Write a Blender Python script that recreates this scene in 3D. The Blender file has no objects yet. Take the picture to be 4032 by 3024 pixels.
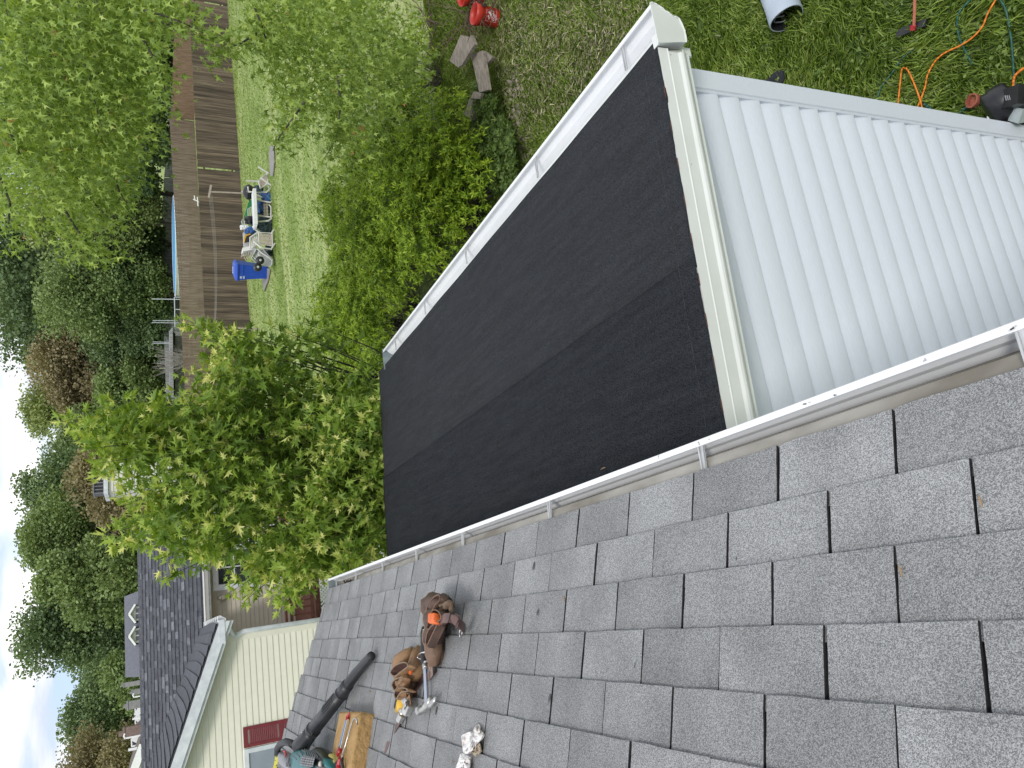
import bpy, math, random
import numpy as np
from mathutils import Vector, Matrix, noise as mnoise
rng = np.random.default_rng(7)
random.seed(7)
S = bpy.context.scene
COL = S.collection

# ------------------------------------------------------------------ camera
F = 3016.88                                    # focal length in photo pixels (4032 wide)
RW = np.array([[0.95544387, -0.29435693, -0.02193213],
               [0.14547085, 0.40491984, 0.90270602],
               [0.25683702, 0.86567541, -0.42969853]])
CAM = np.array([-0.2168769, -1.33579649, 1.27475284])
cd = bpy.data.cameras.new('camera'); cam = bpy.data.objects.new('camera', cd); COL.objects.link(cam)
cd.sensor_width = 36.0; cd.lens = F / 4032 * 36; cd.clip_start = 0.05; cd.clip_end = 3000
m = Matrix.Identity(4)
for r in range(3):
    m[r][0] = -RW[1][r]; m[r][1] = RW[0][r]; m[r][2] = -RW[2][r]; m[r][3] = CAM[r]
cam.matrix_world = m                            # the photograph lies on its side: world up points to its left edge
S.camera = cam

# ------------------------------------------------------------------ light
W = bpy.data.worlds.new('World'); S.world = W; W.use_nodes = True
nt = W.node_tree; N = nt.nodes; L = nt.links; N.clear()
wo = N.new('ShaderNodeOutputWorld'); bg = N.new('ShaderNodeBackground')
sky = N.new('ShaderNodeTexSky'); sky.sky_type = 'NISHITA'; sky.sun_disc = False
SUN_EL = math.radians(47); SUN_AZ = math.radians(196)     # from behind the camera, a little left
sky.sun_elevation = SUN_EL; sky.sun_rotation = SUN_AZ
tc = N.new('ShaderNodeTexCoord')
sx = N.new('ShaderNodeSeparateXYZ'); L.new(tc.outputs['Generated'], sx.inputs[0])
# project the view direction on a flat cloud deck
za = N.new('ShaderNodeMath'); za.operation = 'MAXIMUM'; za.inputs[1].default_value = 0.0; L.new(sx.outputs[2], za.inputs[0])
zb = N.new('ShaderNodeMath'); zb.operation = 'ADD'; zb.inputs[1].default_value = 0.13; L.new(za.outputs[0], zb.inputs[0])
dx = N.new('ShaderNodeMath'); dx.operation = 'DIVIDE'; L.new(sx.outputs[0], dx.inputs[0]); L.new(zb.outputs[0], dx.inputs[1])
dy = N.new('ShaderNodeMath'); dy.operation = 'DIVIDE'; L.new(sx.outputs[1], dy.inputs[0]); L.new(zb.outputs[0], dy.inputs[1])
cx = N.new('ShaderNodeCombineXYZ'); L.new(dx.outputs[0], cx.inputs[0]); L.new(dy.outputs[0], cx.inputs[1])
n1 = N.new('ShaderNodeTexNoise'); n1.inputs['Scale'].default_value = 1.15; n1.inputs['Detail'].default_value = 8; n1.inputs['Roughness'].default_value = 0.52
n1.inputs['Distortion'].default_value = 0.5
L.new(cx.outputs[0], n1.inputs['Vector'])
r1 = N.new('ShaderNodeValToRGB'); r1.color_ramp.elements[0].position = 0.36; r1.color_ramp.elements[1].position = 0.50
L.new(n1.outputs[0], r1.inputs[0])
n2 = N.new('ShaderNodeTexNoise'); n2.inputs['Scale'].default_value = 1.6; n2.inputs['Detail'].default_value = 6; n2.inputs['Roughness'].default_value = 0.5
mp = N.new('ShaderNodeMapping'); mp.inputs['Location'].default_value = (3.1, 7.7, 0); L.new(cx.outputs[0], mp.inputs[0]); L.new(mp.outputs[0], n2.inputs['Vector'])
r2 = N.new('ShaderNodeValToRGB'); r2.color_ramp.elements[0].position = 0.35; r2.color_ramp.elements[1].position = 0.62
r2.color_ramp.elements[0].color = (0.50, 0.55, 0.64, 1); r2.color_ramp.elements[1].color = (0.90, 0.89, 0.88, 1)
L.new(n2.outputs[0], r2.inputs[0])
sk = N.new('ShaderNodeMix'); sk.data_type = 'RGBA'; sk.blend_type = 'MULTIPLY'; sk.inputs[0].default_value = 1
sk.inputs[7].default_value = (0.10, 0.10, 0.10, 1); L.new(sky.outputs[0], sk.inputs[6])
bl = N.new('ShaderNodeMix'); bl.data_type = 'RGBA'; bl.inputs[0].default_value = 0.75; bl.inputs[7].default_value = (0.42, 0.52, 0.68, 1)
L.new(sk.outputs[2], bl.inputs[6])
mx = N.new('ShaderNodeMix'); mx.data_type = 'RGBA'
L.new(r1.outputs[0], mx.inputs[0]); L.new(bl.outputs[2], mx.inputs[6]); L.new(r2.outputs[0], mx.inputs[7])
L.new(mx.outputs[2], bg.inputs[0]); bg.inputs[1].default_value = 1.0
L.new(bg.outputs[0], wo.inputs[0])
sd = bpy.data.lights.new('sun', 'SUN'); so = bpy.data.objects.new('sun', sd); COL.objects.link(so)
sd.energy = 1.15; sd.angle = math.radians(12); sd.color = (1.0, 0.965, 0.91)
sv = Vector((math.sin(SUN_AZ) * math.cos(SUN_EL), math.cos(SUN_AZ) * math.cos(SUN_EL), math.sin(SUN_EL)))
so.rotation_euler = sv.to_track_quat('Z', 'Y').to_euler()
S.view_settings.view_transform = 'Standard'; S.view_settings.look = 'None'
S.view_settings.exposure = 0.62; S.view_settings.gamma = 1.0; S.view_settings.use_curve_mapping = False
S.render.engine = 'CYCLES'
S.render.resolution_x = 1024; S.render.resolution_y = 768

# ------------------------------------------------------------------ surveying helpers: sight lines from the photo's viewpoint cut real planes
AL = 0.362846                                  # pitch of the main roof
EXP, TAB, S0 = 0.1307417, 0.3048, -0.363666    # shingle exposure, tab width, first slot
UP = np.array([-math.cos(AL), 0, math.sin(AL)]); NR = np.array([math.sin(AL), 0, math.cos(AL)])
def ray(X, Y): return RW.T @ np.array([(1512 - Y) / F, (2016 - X) / F, 1.0])
def onp(X, Y, n, P0):
    d = ray(X, Y); n = np.array(n, float); return CAM + d * (n @ (np.array(P0, float) - CAM)) / (n @ d)
def onx(X, Y, x): return onp(X, Y, (1, 0, 0), (x, 0, 0))
def ony(X, Y, y): return onp(X, Y, (0, 1, 0), (0, y, 0))
def onz(X, Y, z): return onp(X, Y, (0, 0, 1), (0, 0, z))
def far(X, Y, s):
    d = ray(X, Y); return CAM + d * s / np.linalg.norm(d)
def rp(X, Y, h=0.0): return onp(X, Y, NR, NR * h)             # a point h above the main roof
GZ = -3.5
def terr(x, y):
    d = np.hypot(x, y); t = np.clip((d - 14) / 22, 0, 1); t2 = np.clip((d - 70) / 40, 0, 1)
    return GZ + 0.4 * t * t * (3 - 2 * t) + 0.9 * t2 * t2 * (3 - 2 * t2)
def ong(X, Y, h=0.0):
    z = GZ + h
    for _ in range(30):
        P = onz(X, Y, z); z = 0.5 * z + 0.5 * (float(terr(P[0], P[1])) + h)
    return P

# ------------------------------------------------------------------ materials
MATS = {}
def mat(name, c1, c2=None, scale=8.0, rough=0.7, bump=0.0, bscale=None, detail=4, stretch=(1, 1, 1), metal=0.0,
        spec=0.5, trans=0.0, tint=None, rand=0.0, lo=0.35, hi=0.65, speck=None, attr=None, coat=0.0, sheen=0.0):
    if name in MATS: return MATS[name]
    m = bpy.data.materials.new(name); m.use_nodes = True; MATS[name] = m
    nt = m.node_tree; n = nt.nodes; l = nt.links
    b = n['Principled BSDF']; b.inputs['Roughness'].default_value = rough; b.inputs['Metallic'].default_value = metal
    b.inputs['Specular IOR Level'].default_value = spec
    if coat: b.inputs['Coat Weight'].default_value = coat; b.inputs['Coat Roughness'].default_value = 0.2
    if sheen: b.inputs['Sheen Weight'].default_value = sheen
    c2 = c2 or tuple(v * 0.8 for v in c1)
    tc = n.new('ShaderNodeTexCoord'); mp = n.new('ShaderNodeMapping'); l.new(tc.outputs['Object'], mp.inputs[0])
    mp.inputs['Scale'].default_value = stretch
    if rand:
        oi = n.new('ShaderNodeObjectInfo'); vm = n.new('ShaderNodeVectorMath'); vm.operation = 'SCALE'
        vm.inputs[0].default_value = (37.0, 91.0, 53.0); l.new(oi.outputs['Random'], vm.inputs['Scale'])
        l.new(vm.outputs[0], mp.inputs['Location'])
    nz = n.new('ShaderNodeTexNoise'); nz.inputs['Scale'].default_value = scale; nz.inputs['Detail'].default_value = detail
    l.new(mp.outputs[0], nz.inputs['Vector'])
    rm = n.new('ShaderNodeValToRGB'); rm.color_ramp.elements[0].position = lo; rm.color_ramp.elements[1].position = hi
    rm.color_ramp.elements[0].color = (*c1, 1); rm.color_ramp.elements[1].color = (*c2, 1)
    l.new(nz.outputs[0], rm.inputs[0]); out = rm.outputs[0]
    if attr:
        at = n.new('ShaderNodeAttribute'); at.attribute_name = 'tint'
        ar = n.new('ShaderNodeValToRGB')
        els = ar.color_ramp.elements
        els[0].position = attr[0][0]; els[0].color = (*attr[0][1], 1)
        els[1].position = attr[-1][0]; els[1].color = (*attr[-1][1], 1)
        for p, c in attr[1:-1]:
            e = els.new(p); e.color = (*c, 1)
        l.new(at.outputs['Fac'], ar.inputs[0]); out = ar.outputs[0]
    if speck:                                   # (scale, dark, light, amount)
        vo = n.new('ShaderNodeTexVoronoi'); vo.inputs['Scale'].default_value = speck[0]; l.new(mp.outputs[0], vo.inputs['Vector'])
        hs = n.new('ShaderNodeSeparateColor'); l.new(vo.outputs['Color'], hs.inputs[0])
        sr = n.new('ShaderNodeValToRGB'); sr.color_ramp.elements[0].color = (*[speck[1]] * 3, 1); sr.color_ramp.elements[1].color = (*[speck[2]] * 3, 1)
        sr.color_ramp.elements[0].position = 0.15; sr.color_ramp.elements[1].position = 0.95
        l.new(hs.outputs[0], sr.inputs[0])
        mm = n.new('ShaderNodeMix'); mm.data_type = 'RGBA'; mm.blend_type = 'MULTIPLY'; mm.inputs[0].default_value = speck[3]
        l.new(out, mm.inputs[6]); l.new(sr.outputs[0], mm.inputs[7]); out = mm.outputs[2]
    if rand:
        if not rand: pass
        mr = n.new('ShaderNodeMapRange'); mr.inputs[3].default_value = 1 - rand; mr.inputs[4].default_value = 1 + rand
        l.new(oi.outputs['Random'], mr.inputs[0])
        mm = n.new('ShaderNodeVectorMath'); mm.operation = 'SCALE'; l.new(out, mm.inputs[0]); l.new(mr.outputs[0], mm.inputs['Scale']); out = mm.outputs[0]
    l.new(out, b.inputs['Base Color'])
    if bump:
        bn = n.new('ShaderNodeTexNoise'); bn.inputs['Scale'].default_value = bscale or scale; bn.inputs['Detail'].default_value = 3
        l.new(mp.outputs[0], bn.inputs['Vector'])
        bu = n.new('ShaderNodeBump'); bu.inputs['Strength'].default_value = bump; bu.inputs['Distance'].default_value = 0.01
        l.new(bn.outputs[0], bu.inputs['Height']); l.new(bu.outputs[0], b.inputs['Normal'])
    if trans:
        tr = n.new('ShaderNodeBsdfTranslucent'); ms = n.new('ShaderNodeMixShader'); ms.inputs[0].default_value = trans
        sc = n.new('ShaderNodeVectorMath'); sc.operation = 'MULTIPLY'; sc.inputs[1].default_value = (1.25, 1.2, 0.5); l.new(out, sc.inputs[0])
        l.new(sc.outputs[0], tr.inputs[0]); l.new(b.outputs[0], ms.inputs[1]); l.new(tr.outputs[0], ms.inputs[2])
        l.new(ms.outputs[0], n['Material Output'].inputs[0])
    return m

# ------------------------------------------------------------------ mesh helpers
WO = {}                                        # world origin of every thing
def tag(o, label=None, cat=None, group=None, kind=None):
    if label: o['label'] = label
    if cat: o['category'] = cat
    if group: o['group'] = group
    if kind: o['kind'] = kind
    return o
def thing(name, loc, label, cat, group=None):
    o = bpy.data.objects.new(name, None); COL.objects.link(o); o.location = Vector(loc); o.empty_display_size = 0.2
    WO[o.name] = np.array(loc, float)
    return tag(o, label, cat, group)
def link(name, me, mt, parent=None, origin=None, smooth=False):
    o = bpy.data.objects.new(name, me); COL.objects.link(o)
    if mt:
        for k in (mt if isinstance(mt, (list, tuple)) else [mt]): me.materials.append(k)
    if smooth: me.shade_smooth()
    if parent is not None:
        o.parent = parent; WO[o.name] = WO[parent.name]
    else:
        o.location = Vector(origin); WO[o.name] = np.array(origin, float)
    return o
class MB:
    def __init__(s): s.v = []; s.f = []; s.mi = []; s.cur = 0
    def add(s, v, f):
        b = len(s.v); s.v += [tuple(map(float, p)) for p in v]
        for q in f: s.f.append(tuple(b + i for i in q)); s.mi.append(s.cur)
        return s
    def hexa(s, a, b):                          # a: 4 corners of one face, b: 4 matching corners of the other
        return s.add(list(a) + list(b), [(3, 2, 1, 0), (4, 5, 6, 7), (0, 1, 5, 4), (1, 2, 6, 5), (2, 3, 7, 6), (3, 0, 4, 7)])
    def box(s, lo, hi):
        x0, y0, z0 = lo; x1, y1, z1 = hi
        return s.hexa([(x0, y0, z0), (x1, y0, z0), (x1, y1, z0), (x0, y1, z0)], [(x0, y0, z1), (x1, y0, z1), (x1, y1, z1), (x0, y1, z1)])
    def obox(s, c, ax, ay, az):                 # centre and three half vectors
        c, ax, ay, az = map(np.array, (c, ax, ay, az))
        a = [c - ax - ay - az, c + ax - ay - az, c + ax + ay - az, c - ax + ay - az]
        return s.hexa(a, [p + 2 * az for p in a])
    def slab(s, pts, up, th):                   # polygon given by pts, thickened along up
        pts = [np.array(p, float) for p in pts]; up = np.array(up, float) * th; n = len(pts)
        return s.add(pts + [p + up for p in pts], [tuple(range(n))[::-1], tuple(range(n, 2 * n))] + [(i, (i + 1) % n, n + (i + 1) % n, n + i) for i in range(n)])
    def bar(s, p, q, w, h=None, up=(0, 0, 1)):
        p, q = np.array(p, float), np.array(q, float); d = q - p; Ln = np.linalg.norm(d); d /= Ln; h = h or w
        up = np.array(up, float); r = np.cross(d, up)
        if np.linalg.norm(r) < 1e-3: r = np.cross(d, np.array([1.0, 0, 0]))
        r /= np.linalg.norm(r); u = np.cross(r, d)
        return s.obox((p + q) / 2, d * Ln / 2, r * w / 2, u * h / 2)
    def tube(s, pts, rad, n=8, cap=True, flat=None):
        pts = [np.array(p, float) for p in pts]; K = len(pts)
        if np.isscalar(rad): rad = [rad] * K
        ref = np.array([0.13, 0.21, 0.97]); rings = []
        for i, p in enumerate(pts):
            d = pts[min(i + 1, K - 1)] - pts[max(i - 1, 0)]; d /= (np.linalg.norm(d) + 1e-12)
            a = np.cross(d, ref)
            if np.linalg.norm(a) < 0.1: a = np.cross(d, np.array([1.0, 0, 0]))
            a /= np.linalg.norm(a); b = np.cross(d, a)
            rings.append([p + rad[i] * (math.cos(2 * math.pi * k / n) * a + math.sin(2 * math.pi * k / n) * b) for k in range(n)])
        v = [q for r in rings for q in r]
        f = [(i * n + k, i * n + (k + 1) % n, (i + 1) * n + (k + 1) % n, (i + 1) * n + k) for i in range(K - 1) for k in range(n)]
        if cap: f += [tuple(range(n))[::-1], tuple((K - 1) * n + k for k in range(n))]
        return s.add(v, f)
    def loft(s, rings, cap0=True, cap1=True, closed=True):
        n = len(rings[0]); K = len(rings); v = [q for r in rings for q in r]
        kk = n if closed else n - 1
        f = [(i * n + k, i * n + (k + 1) % n, (i + 1) * n + (k + 1) % n, (i + 1) * n + k) for i in range(K - 1) for k in range(kk)]
        if cap0: f.append(tuple(range(n))[::-1])
        if cap1: f.append(tuple((K - 1) * n + k for k in range(n)))
        return s.add(v, f)
    def lathe(s, prof, c, ax=(0, 0, 1), n=24, cap0=True, cap1=True):   # prof: (radius, height)
        c = np.array(c, float); ax = np.array(ax, float); ax /= np.linalg.norm(ax)
        a = np.cross(ax, (0.3, 0.9, 0.1)); a /= np.linalg.norm(a); b = np.cross(ax, a)
        return s.loft([[c + ax * h + r * (math.cos(2 * math.pi * k / n) * a + math.sin(2 * math.pi * k / n) * b) for k in range(n)] for r, h in prof], cap0, cap1)
    def sheet(s, prof, p, q, ex, ez, th):       # thin bent sheet: open profile (x,z) swept from p to q
        prof = np.array(prof, float); K = len(prof); nn = []
        for i in range(K):
            d = prof[min(i + 1, K - 1)] - prof[max(i - 1, 0)]; d /= np.linalg.norm(d); nn.append((-d[1], d[0]))
        o = prof + np.array(nn) * th; loop = list(prof) + list(o[::-1])
        p, q, ex, ez = map(lambda t: np.array(t, float), (p, q, ex, ez))
        return s.loft([[p + ex * a + ez * b for a, b in loop], [q + ex * a + ez * b for a, b in loop]])
    def mesh(s, name, org=(0, 0, 0)):
        me = bpy.data.meshes.new(name); o = np.array(org, float)
        me.from_pydata([tuple(np.array(p) - o) for p in s.v], [], s.f)
        if any(s.mi): me.polygons.foreach_set('material_index', s.mi)
        me.update(); return me
    def build(s, name, mt, parent=None, smooth=False, origin=None, label=None, cat=None, group=None, kind=None):
        if parent is None and origin is None:
            a = np.array(s.v); origin = (a[:, 0].mean(), a[:, 1].mean(), a[:, 2].min())
        org = WO[parent.name] if parent is not None else origin
        o = link(name, s.mesh(name, org), mt, parent, origin, smooth)
        return tag(o, label, cat, group, kind)
def npmesh(name, V, Fc, tint=None):             # many equal small polygons, fast; V (n,3), Fc (m,k)
    me = bpy.data.meshes.new(name); V = np.asarray(V, np.float32); m_, k = Fc.shape
    me.vertices.add(len(V)); me.vertices.foreach_set('co', V.ravel())
    me.loops.add(m_ * k); me.loops.foreach_set('vertex_index', Fc.astype(np.int32).ravel())
    me.polygons.add(m_); me.polygons.foreach_set('loop_start', np.arange(0, m_ * k, k, dtype=np.int32))
    me.polygons.foreach_set('loop_total', np.full(m_, k, np.int32))
    if tint is not None:
        at = me.attributes.new('tint', 'FLOAT', 'POINT'); at.data.foreach_set('value', np.asarray(tint, np.float32))
    me.update(); me.validate(); return me
def frames(D, roll=None):                       # D (n,3) long axes -> side and normal vectors
    D = D / np.linalg.norm(D, axis=1, keepdims=True)
    A = rng.normal(size=D.shape); A -= D * (A * D).sum(1, keepdims=True); A /= np.linalg.norm(A, axis=1, keepdims=True)
    return D, A, np.cross(D, A)
def leaves(P, D, size, shape, faces, tint, up=0.0):
    """P (n,3) stems, D axes, size (n,), shape (k,3): side, along, normal. returns V, F, tint"""
    D = D / np.linalg.norm(D, axis=1, keepdims=True)
    U = rng.normal(size=D.shape) * (1 - up) + np.array([0, 0, 1.0]) * up * 2
    A = np.cross(D, U); A /= np.linalg.norm(A, axis=1, keepdims=True) + 1e-9; Nn = np.cross(A, D)
    n = len(P); k = len(shape)
    V = P[:, None, :] + size[:, None, None] * (shape[None, :, 0:1] * A[:, None, :] + shape[None, :, 1:2] * D[:, None, :] + shape[None, :, 2:3] * Nn[:, None, :])
    Fc = (faces[None, :, :] + (np.arange(n) * k)[:, None, None]).reshape(-1, faces.shape[1])
    return V.reshape(-1, 3), Fc, np.repeat(tint, k)
_h = [(0.04, -0.02), (0.30, -0.12), (0.13, 0.13), (0.52, 0.42), (0.15, 0.36), (0.24, 0.72), (0.09, 0.60)]
MAPLE = np.array([(0, 0, 0), *[(x, y, 0.45 * x - .22 * y * y) for x, y in _h], (0, 1.05, -0.30), *[(-x, y, 0.45 * x - .22 * y * y) for x, y in _h[::-1]]])
MAPLE_F = np.array([[0, 1, 2, 3, 4, 5, 6, 7, 8], [0, 8, 9, 10, 11, 12, 13, 14, 15]])
STAR = np.array([(0, 0, 0), (0.28, -0.08, .1), (0.10, 0.14, .02), (0.44, 0.50, .16), (0.11, 0.48, -.04), (0, 1.1, -.3), (-0.11, 0.48, -.04), (-0.44, 0.50, .16), (-0.10, 0.14, .02), (-0.28, -0.08, .1)])
STAR_F = np.array([[0, 1, 2, 3, 4], [0, 4, 5, 6, 0], [0, 6, 7, 8, 9]])
STAR_F = np.array([[0, 1, 2, 3, 4, 5], [0, 5, 6, 7, 8, 9]])
LANCE = np.array([(0, 0, 0), (0.14, 0.45, .03), (0, 1, -.08), (-0.14, 0.45, .03)])
LANCE_F = np.array([[0, 1, 2, 3]])
TRI = np.array([(-0.5, 0, 0), (0.5, 0.1, 0.1), (0.42, 0.85, -0.1), (-0.35, 0.8, 0.12)])
TRI_F = np.array([[0, 1, 2, 3]])
def inpoly(px, py, poly):
    ins = np.zeros(len(px), bool); n = len(poly); j = n - 1
    for i in range(n):
        xi, yi = poly[i]; xj, yj = poly[j]
        c = ((yi > py) != (yj > py)) & (px < (xj - xi) * (py - yi) / (yj - yi + 1e-9) + xi); ins ^= c; j = i
    return ins
def sample_poly(poly, n):
    a = np.array(poly, float); lo, hi = a.min(0), a.max(0); out = []
    while len(out) < n:
        q = lo + rng.random((n * 3, 2)) * (hi - lo); q = q[inpoly(q[:, 0], q[:, 1], poly)]; out += list(q)
    return np.array(out[:n])

# material list
G_ = lambda v: (v, v, v * 1.02)
mShin = mat('asphalt_shingle', (0.215, 0.2155, 0.2165), (0.288, 0.289, 0.290), scale=4, rough=0.95, speck=(640, 0.38, 1.75, 0.75), rand=0.10, bump=0.35, bscale=420, detail=3, spec=0.3)
mDeck = mat('roof_underlayer', (0.012, 0.012, 0.014), (0.02, 0.02, 0.022), scale=60, rough=0.95)
mShinB = mat('shingle_field_beyond', (0.2, 0.203, 0.21), (0.27, 0.273, 0.282), scale=14, rough=0.95, speck=(330, 0.35, 1.7, 0.8))
mWhite = mat('white_aluminium', (0.86, 0.865, 0.87), (0.79, 0.80, 0.815), scale=3, rough=0.38, lo=0.3, hi=0.75)
mCream = mat('cream_white_trim', (0.70, 0.72, 0.69), (0.65, 0.67, 0.635), scale=5, rough=0.42, lo=.35, hi=.7)
mDirty = mat('dirty_aluminium', (0.20, 0.18, 0.145), (0.42, 0.40, 0.355), scale=9, rough=0.7, stretch=(1, 0.35, 1), bump=0.05, bscale=60, detail=8)
mSidW = mat('white_vinyl_siding', (0.68, 0.72, 0.785), (0.645, 0.685, 0.75), scale=26, rough=0.5, stretch=(1, 1, 14), bump=0.12, bscale=22, detail=5)
mFelt = mat('black_roll_felt', (0.0175, 0.019, 0.022), (0.0235, 0.0255, 0.029), scale=7, rough=0.93, stretch=(5, 0.5, 1), speck=(430, 0.1, 3.2, 0.9), bump=0.7, bscale=160, detail=7, spec=0.10, sheen=0.03)
mFeltD = mat('black_roll_felt_upper', (0.0185, 0.020, 0.0235), (0.0245, 0.0265, 0.030), scale=7, rough=0.95, stretch=(5, 0.5, 1), speck=(430, 0.1, 3.0, 0.9), bump=0.7, bscale=160, detail=7, spec=0.10)
mChalk = mat('chalk', (0.06, 0.06, 0.065), (0.03, 0.03, 0.034), scale=55, rough=0.95, lo=.4, hi=.6)
mRust = mat('rusty_edge', (0.05, 0.025, 0.02), (0.13, 0.06, 0.045), scale=40, rough=0.9)
mGutG = mat('grey_green_metal', (0.13, 0.17, 0.18), (0.2, 0.24, 0.25), scale=14, rough=0.6)
mDebris = mat('leaf_debris', (0.015, 0.014, 0.013), (0.06, 0.05, 0.04), scale=80, rough=0.95, bump=0.8)

# ------------------------------------------------------------------ the ground
def noise2(x, y, s, seed=0.0):
    return np.array([mnoise.noise(Vector((a * s + seed, b * s - seed, seed))) for a, b in zip(x, y)])
def ground():
    ax = np.concatenate([np.arange(-30, 60, 1.0), np.array([60, 66, 74, 84, 96, 110, 130, 160, 220, 320, 500, 900, 1500])])
    ax = np.concatenate([-np.array([1500, 800, 400, 200, 120, 80, 60, 48, 38]), ax])
    ay = np.concatenate([np.array([-600, -200, -80, -30, -16]), np.arange(-12, 62, 1.0), np.array([64, 70, 78, 88, 100, 120, 150, 200, 300, 500, 900, 1600])])
    X, Y = np.meshgrid(ax, ay); Z = terr(X, Y)
    nx = len(ax); ny = len(ay); V = np.stack([X.ravel(), Y.ravel(), Z.ravel()], 1)
    i, j = np.meshgrid(np.arange(nx - 1), np.arange(ny - 1)); a = (j * nx + i).ravel()
    Fc = np.stack([a, a + 1, a + nx + 1, a + nx], 1)
    me = npmesh('ground', V, Fc)
    m = bpy.data.materials.new('turf_soil'); m.use_nodes = True; n = m.node_tree.nodes; l = m.node_tree.links
    b = n['Principled BSDF']; b.inputs['Roughness'].default_value = 0.95; b.inputs['Specular IOR Level'].default_value = 0.15
    tc = n.new('ShaderNodeTexCoord')
    a1 = n.new('ShaderNodeTexNoise'); a1.inputs['Scale'].default_value = 0.45; a1.inputs['Detail'].default_value = 9; a1.inputs['Roughness'].default_value = 0.65
    l.new(tc.outputs['Object'], a1.inputs['Vector'])
    c1 = n.new('ShaderNodeValToRGB'); e = c1.color_ramp.elements
    e[0].position = 0.36; e[0].color = (0.175, 0.24, 0.065, 1); e[1].position = 0.64; e[1].color = (0.33, 0.38, 0.14, 1)
    e2 = e.new(0.5); e2.color = (0.235, 0.31, 0.095, 1)
    l.new(a1.outputs[0], c1.inputs[0])
    # mowing swaths with pale clippings, running roughly along the fence
    mp = n.new('ShaderNodeMapping'); mp.inputs['Rotation'].default_value = (0, 0, math.radians(-3)); mp.inputs['Scale'].default_value = (0.12, 1.5, 1)
    l.new(tc.outputs['Object'], mp.inputs[0])
    a2 = n.new('ShaderNodeTexNoise'); a2.inputs['Scale'].default_value = 0.8; a2.inputs['Detail'].default_value = 8; a2.inputs['Roughness'].default_value = 0.7; l.new(mp.outputs[0], a2.inputs['Vector'])
    c2 = n.new('ShaderNodeValToRGB'); c2.color_ramp.elements[0].position = 0.48; c2.color_ramp.elements[1].position = 0.66
    l.new(a2.outputs[0], c2.inputs[0])
    m1 = n.new('ShaderNodeMix'); m1.data_type = 'RGBA'; l.new(c2.outputs[0], m1.inputs[0]); l.new(c1.outputs[0], m1.inputs[6]); m1.inputs[7].default_value = (0.39, 0.43, 0.20, 1)
    # near the house: dark soil between real blades
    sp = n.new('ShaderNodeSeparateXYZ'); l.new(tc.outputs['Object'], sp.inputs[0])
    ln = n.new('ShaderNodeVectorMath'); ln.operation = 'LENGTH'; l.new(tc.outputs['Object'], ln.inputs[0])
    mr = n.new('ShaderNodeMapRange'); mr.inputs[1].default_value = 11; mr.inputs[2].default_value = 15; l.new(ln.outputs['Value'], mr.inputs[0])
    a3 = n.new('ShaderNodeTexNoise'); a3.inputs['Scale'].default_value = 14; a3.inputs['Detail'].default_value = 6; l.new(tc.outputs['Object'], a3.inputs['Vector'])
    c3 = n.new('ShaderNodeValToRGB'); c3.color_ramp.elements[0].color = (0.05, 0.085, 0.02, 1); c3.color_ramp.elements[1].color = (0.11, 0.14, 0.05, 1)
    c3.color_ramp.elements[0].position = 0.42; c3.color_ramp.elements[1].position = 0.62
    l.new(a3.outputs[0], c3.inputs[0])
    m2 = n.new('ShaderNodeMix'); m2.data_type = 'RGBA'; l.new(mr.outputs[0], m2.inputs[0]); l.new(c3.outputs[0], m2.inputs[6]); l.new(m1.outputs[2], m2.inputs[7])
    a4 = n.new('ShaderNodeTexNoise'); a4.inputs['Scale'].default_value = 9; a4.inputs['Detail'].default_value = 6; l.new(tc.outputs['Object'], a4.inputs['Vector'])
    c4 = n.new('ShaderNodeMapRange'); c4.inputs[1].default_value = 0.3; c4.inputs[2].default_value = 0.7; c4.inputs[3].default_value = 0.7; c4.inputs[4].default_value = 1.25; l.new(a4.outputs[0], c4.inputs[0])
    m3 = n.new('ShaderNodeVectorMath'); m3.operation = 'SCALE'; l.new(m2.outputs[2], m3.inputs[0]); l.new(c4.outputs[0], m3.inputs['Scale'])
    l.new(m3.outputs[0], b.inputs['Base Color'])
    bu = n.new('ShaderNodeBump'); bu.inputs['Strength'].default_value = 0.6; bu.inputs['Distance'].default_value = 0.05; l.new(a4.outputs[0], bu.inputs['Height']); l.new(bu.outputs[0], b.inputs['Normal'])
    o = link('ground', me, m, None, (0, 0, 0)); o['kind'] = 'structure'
ground()

# ------------------------------------------------------------------ our house
house = thing('house', (-3.0, 0, GZ), 'near house with grey shingle roof, white gutters and black felt lower roof beside it', 'house')
def s_end(t): return 5.035 + 0.2 * t
roof = MB()
y0, y1 = -3.2, 5.02
def RF(s, t, h=0.0): return UP * t + NR * h + np.array([0, s, 0])
roof.slab([RF(y0, -0.005, -0.03), RF(s_end(0) - .015, -0.005, -0.03), RF(s_end(3.6) - .015, 3.6, -0.03), RF(y0, 3.6, -0.03)], NR, 0.026)
roof = roof.build('roof', mDeck, house)
def tab_mesh(w, seed):
    r = random.Random(seed); b = MB(); n = 7
    le = EXP + 0.03
    lo = [(i / n * w, r.uniform(-.0012, .0012)) for i in range(n + 1)]
    ri = [(w + r.uniform(-.0011, .0008), i / 5 * le) for i in range(1, 5)]
    up_ = [(w, le), (0, le)]
    lf = [(r.uniform(-.0008, .0011), i / 5 * le) for i in range(4, 0, -1)]
    loop = lo + ri + up_ + lf
    zt = lambda x, y: 0.0105 * (1 - y / le) + 0.0015 + (0.0008 * math.sin(7 * x / w + seed))
    top = [(x, y, zt(x, y)) for x, y in loop]; bot = [(x, y, max(zt(x, y) - 0.0055, -0.004)) for x, y in loop]
    k = len(loop)
    b.add(top + bot, [tuple(range(k))]); b.cur = 1; n0 = len(b.f)
    b.f += [(i, k + i, k + (i + 1) % k, (i + 1) % k) for i in range(k)]; b.mi += [1] * k
    return b.mesh('shingle')
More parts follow.
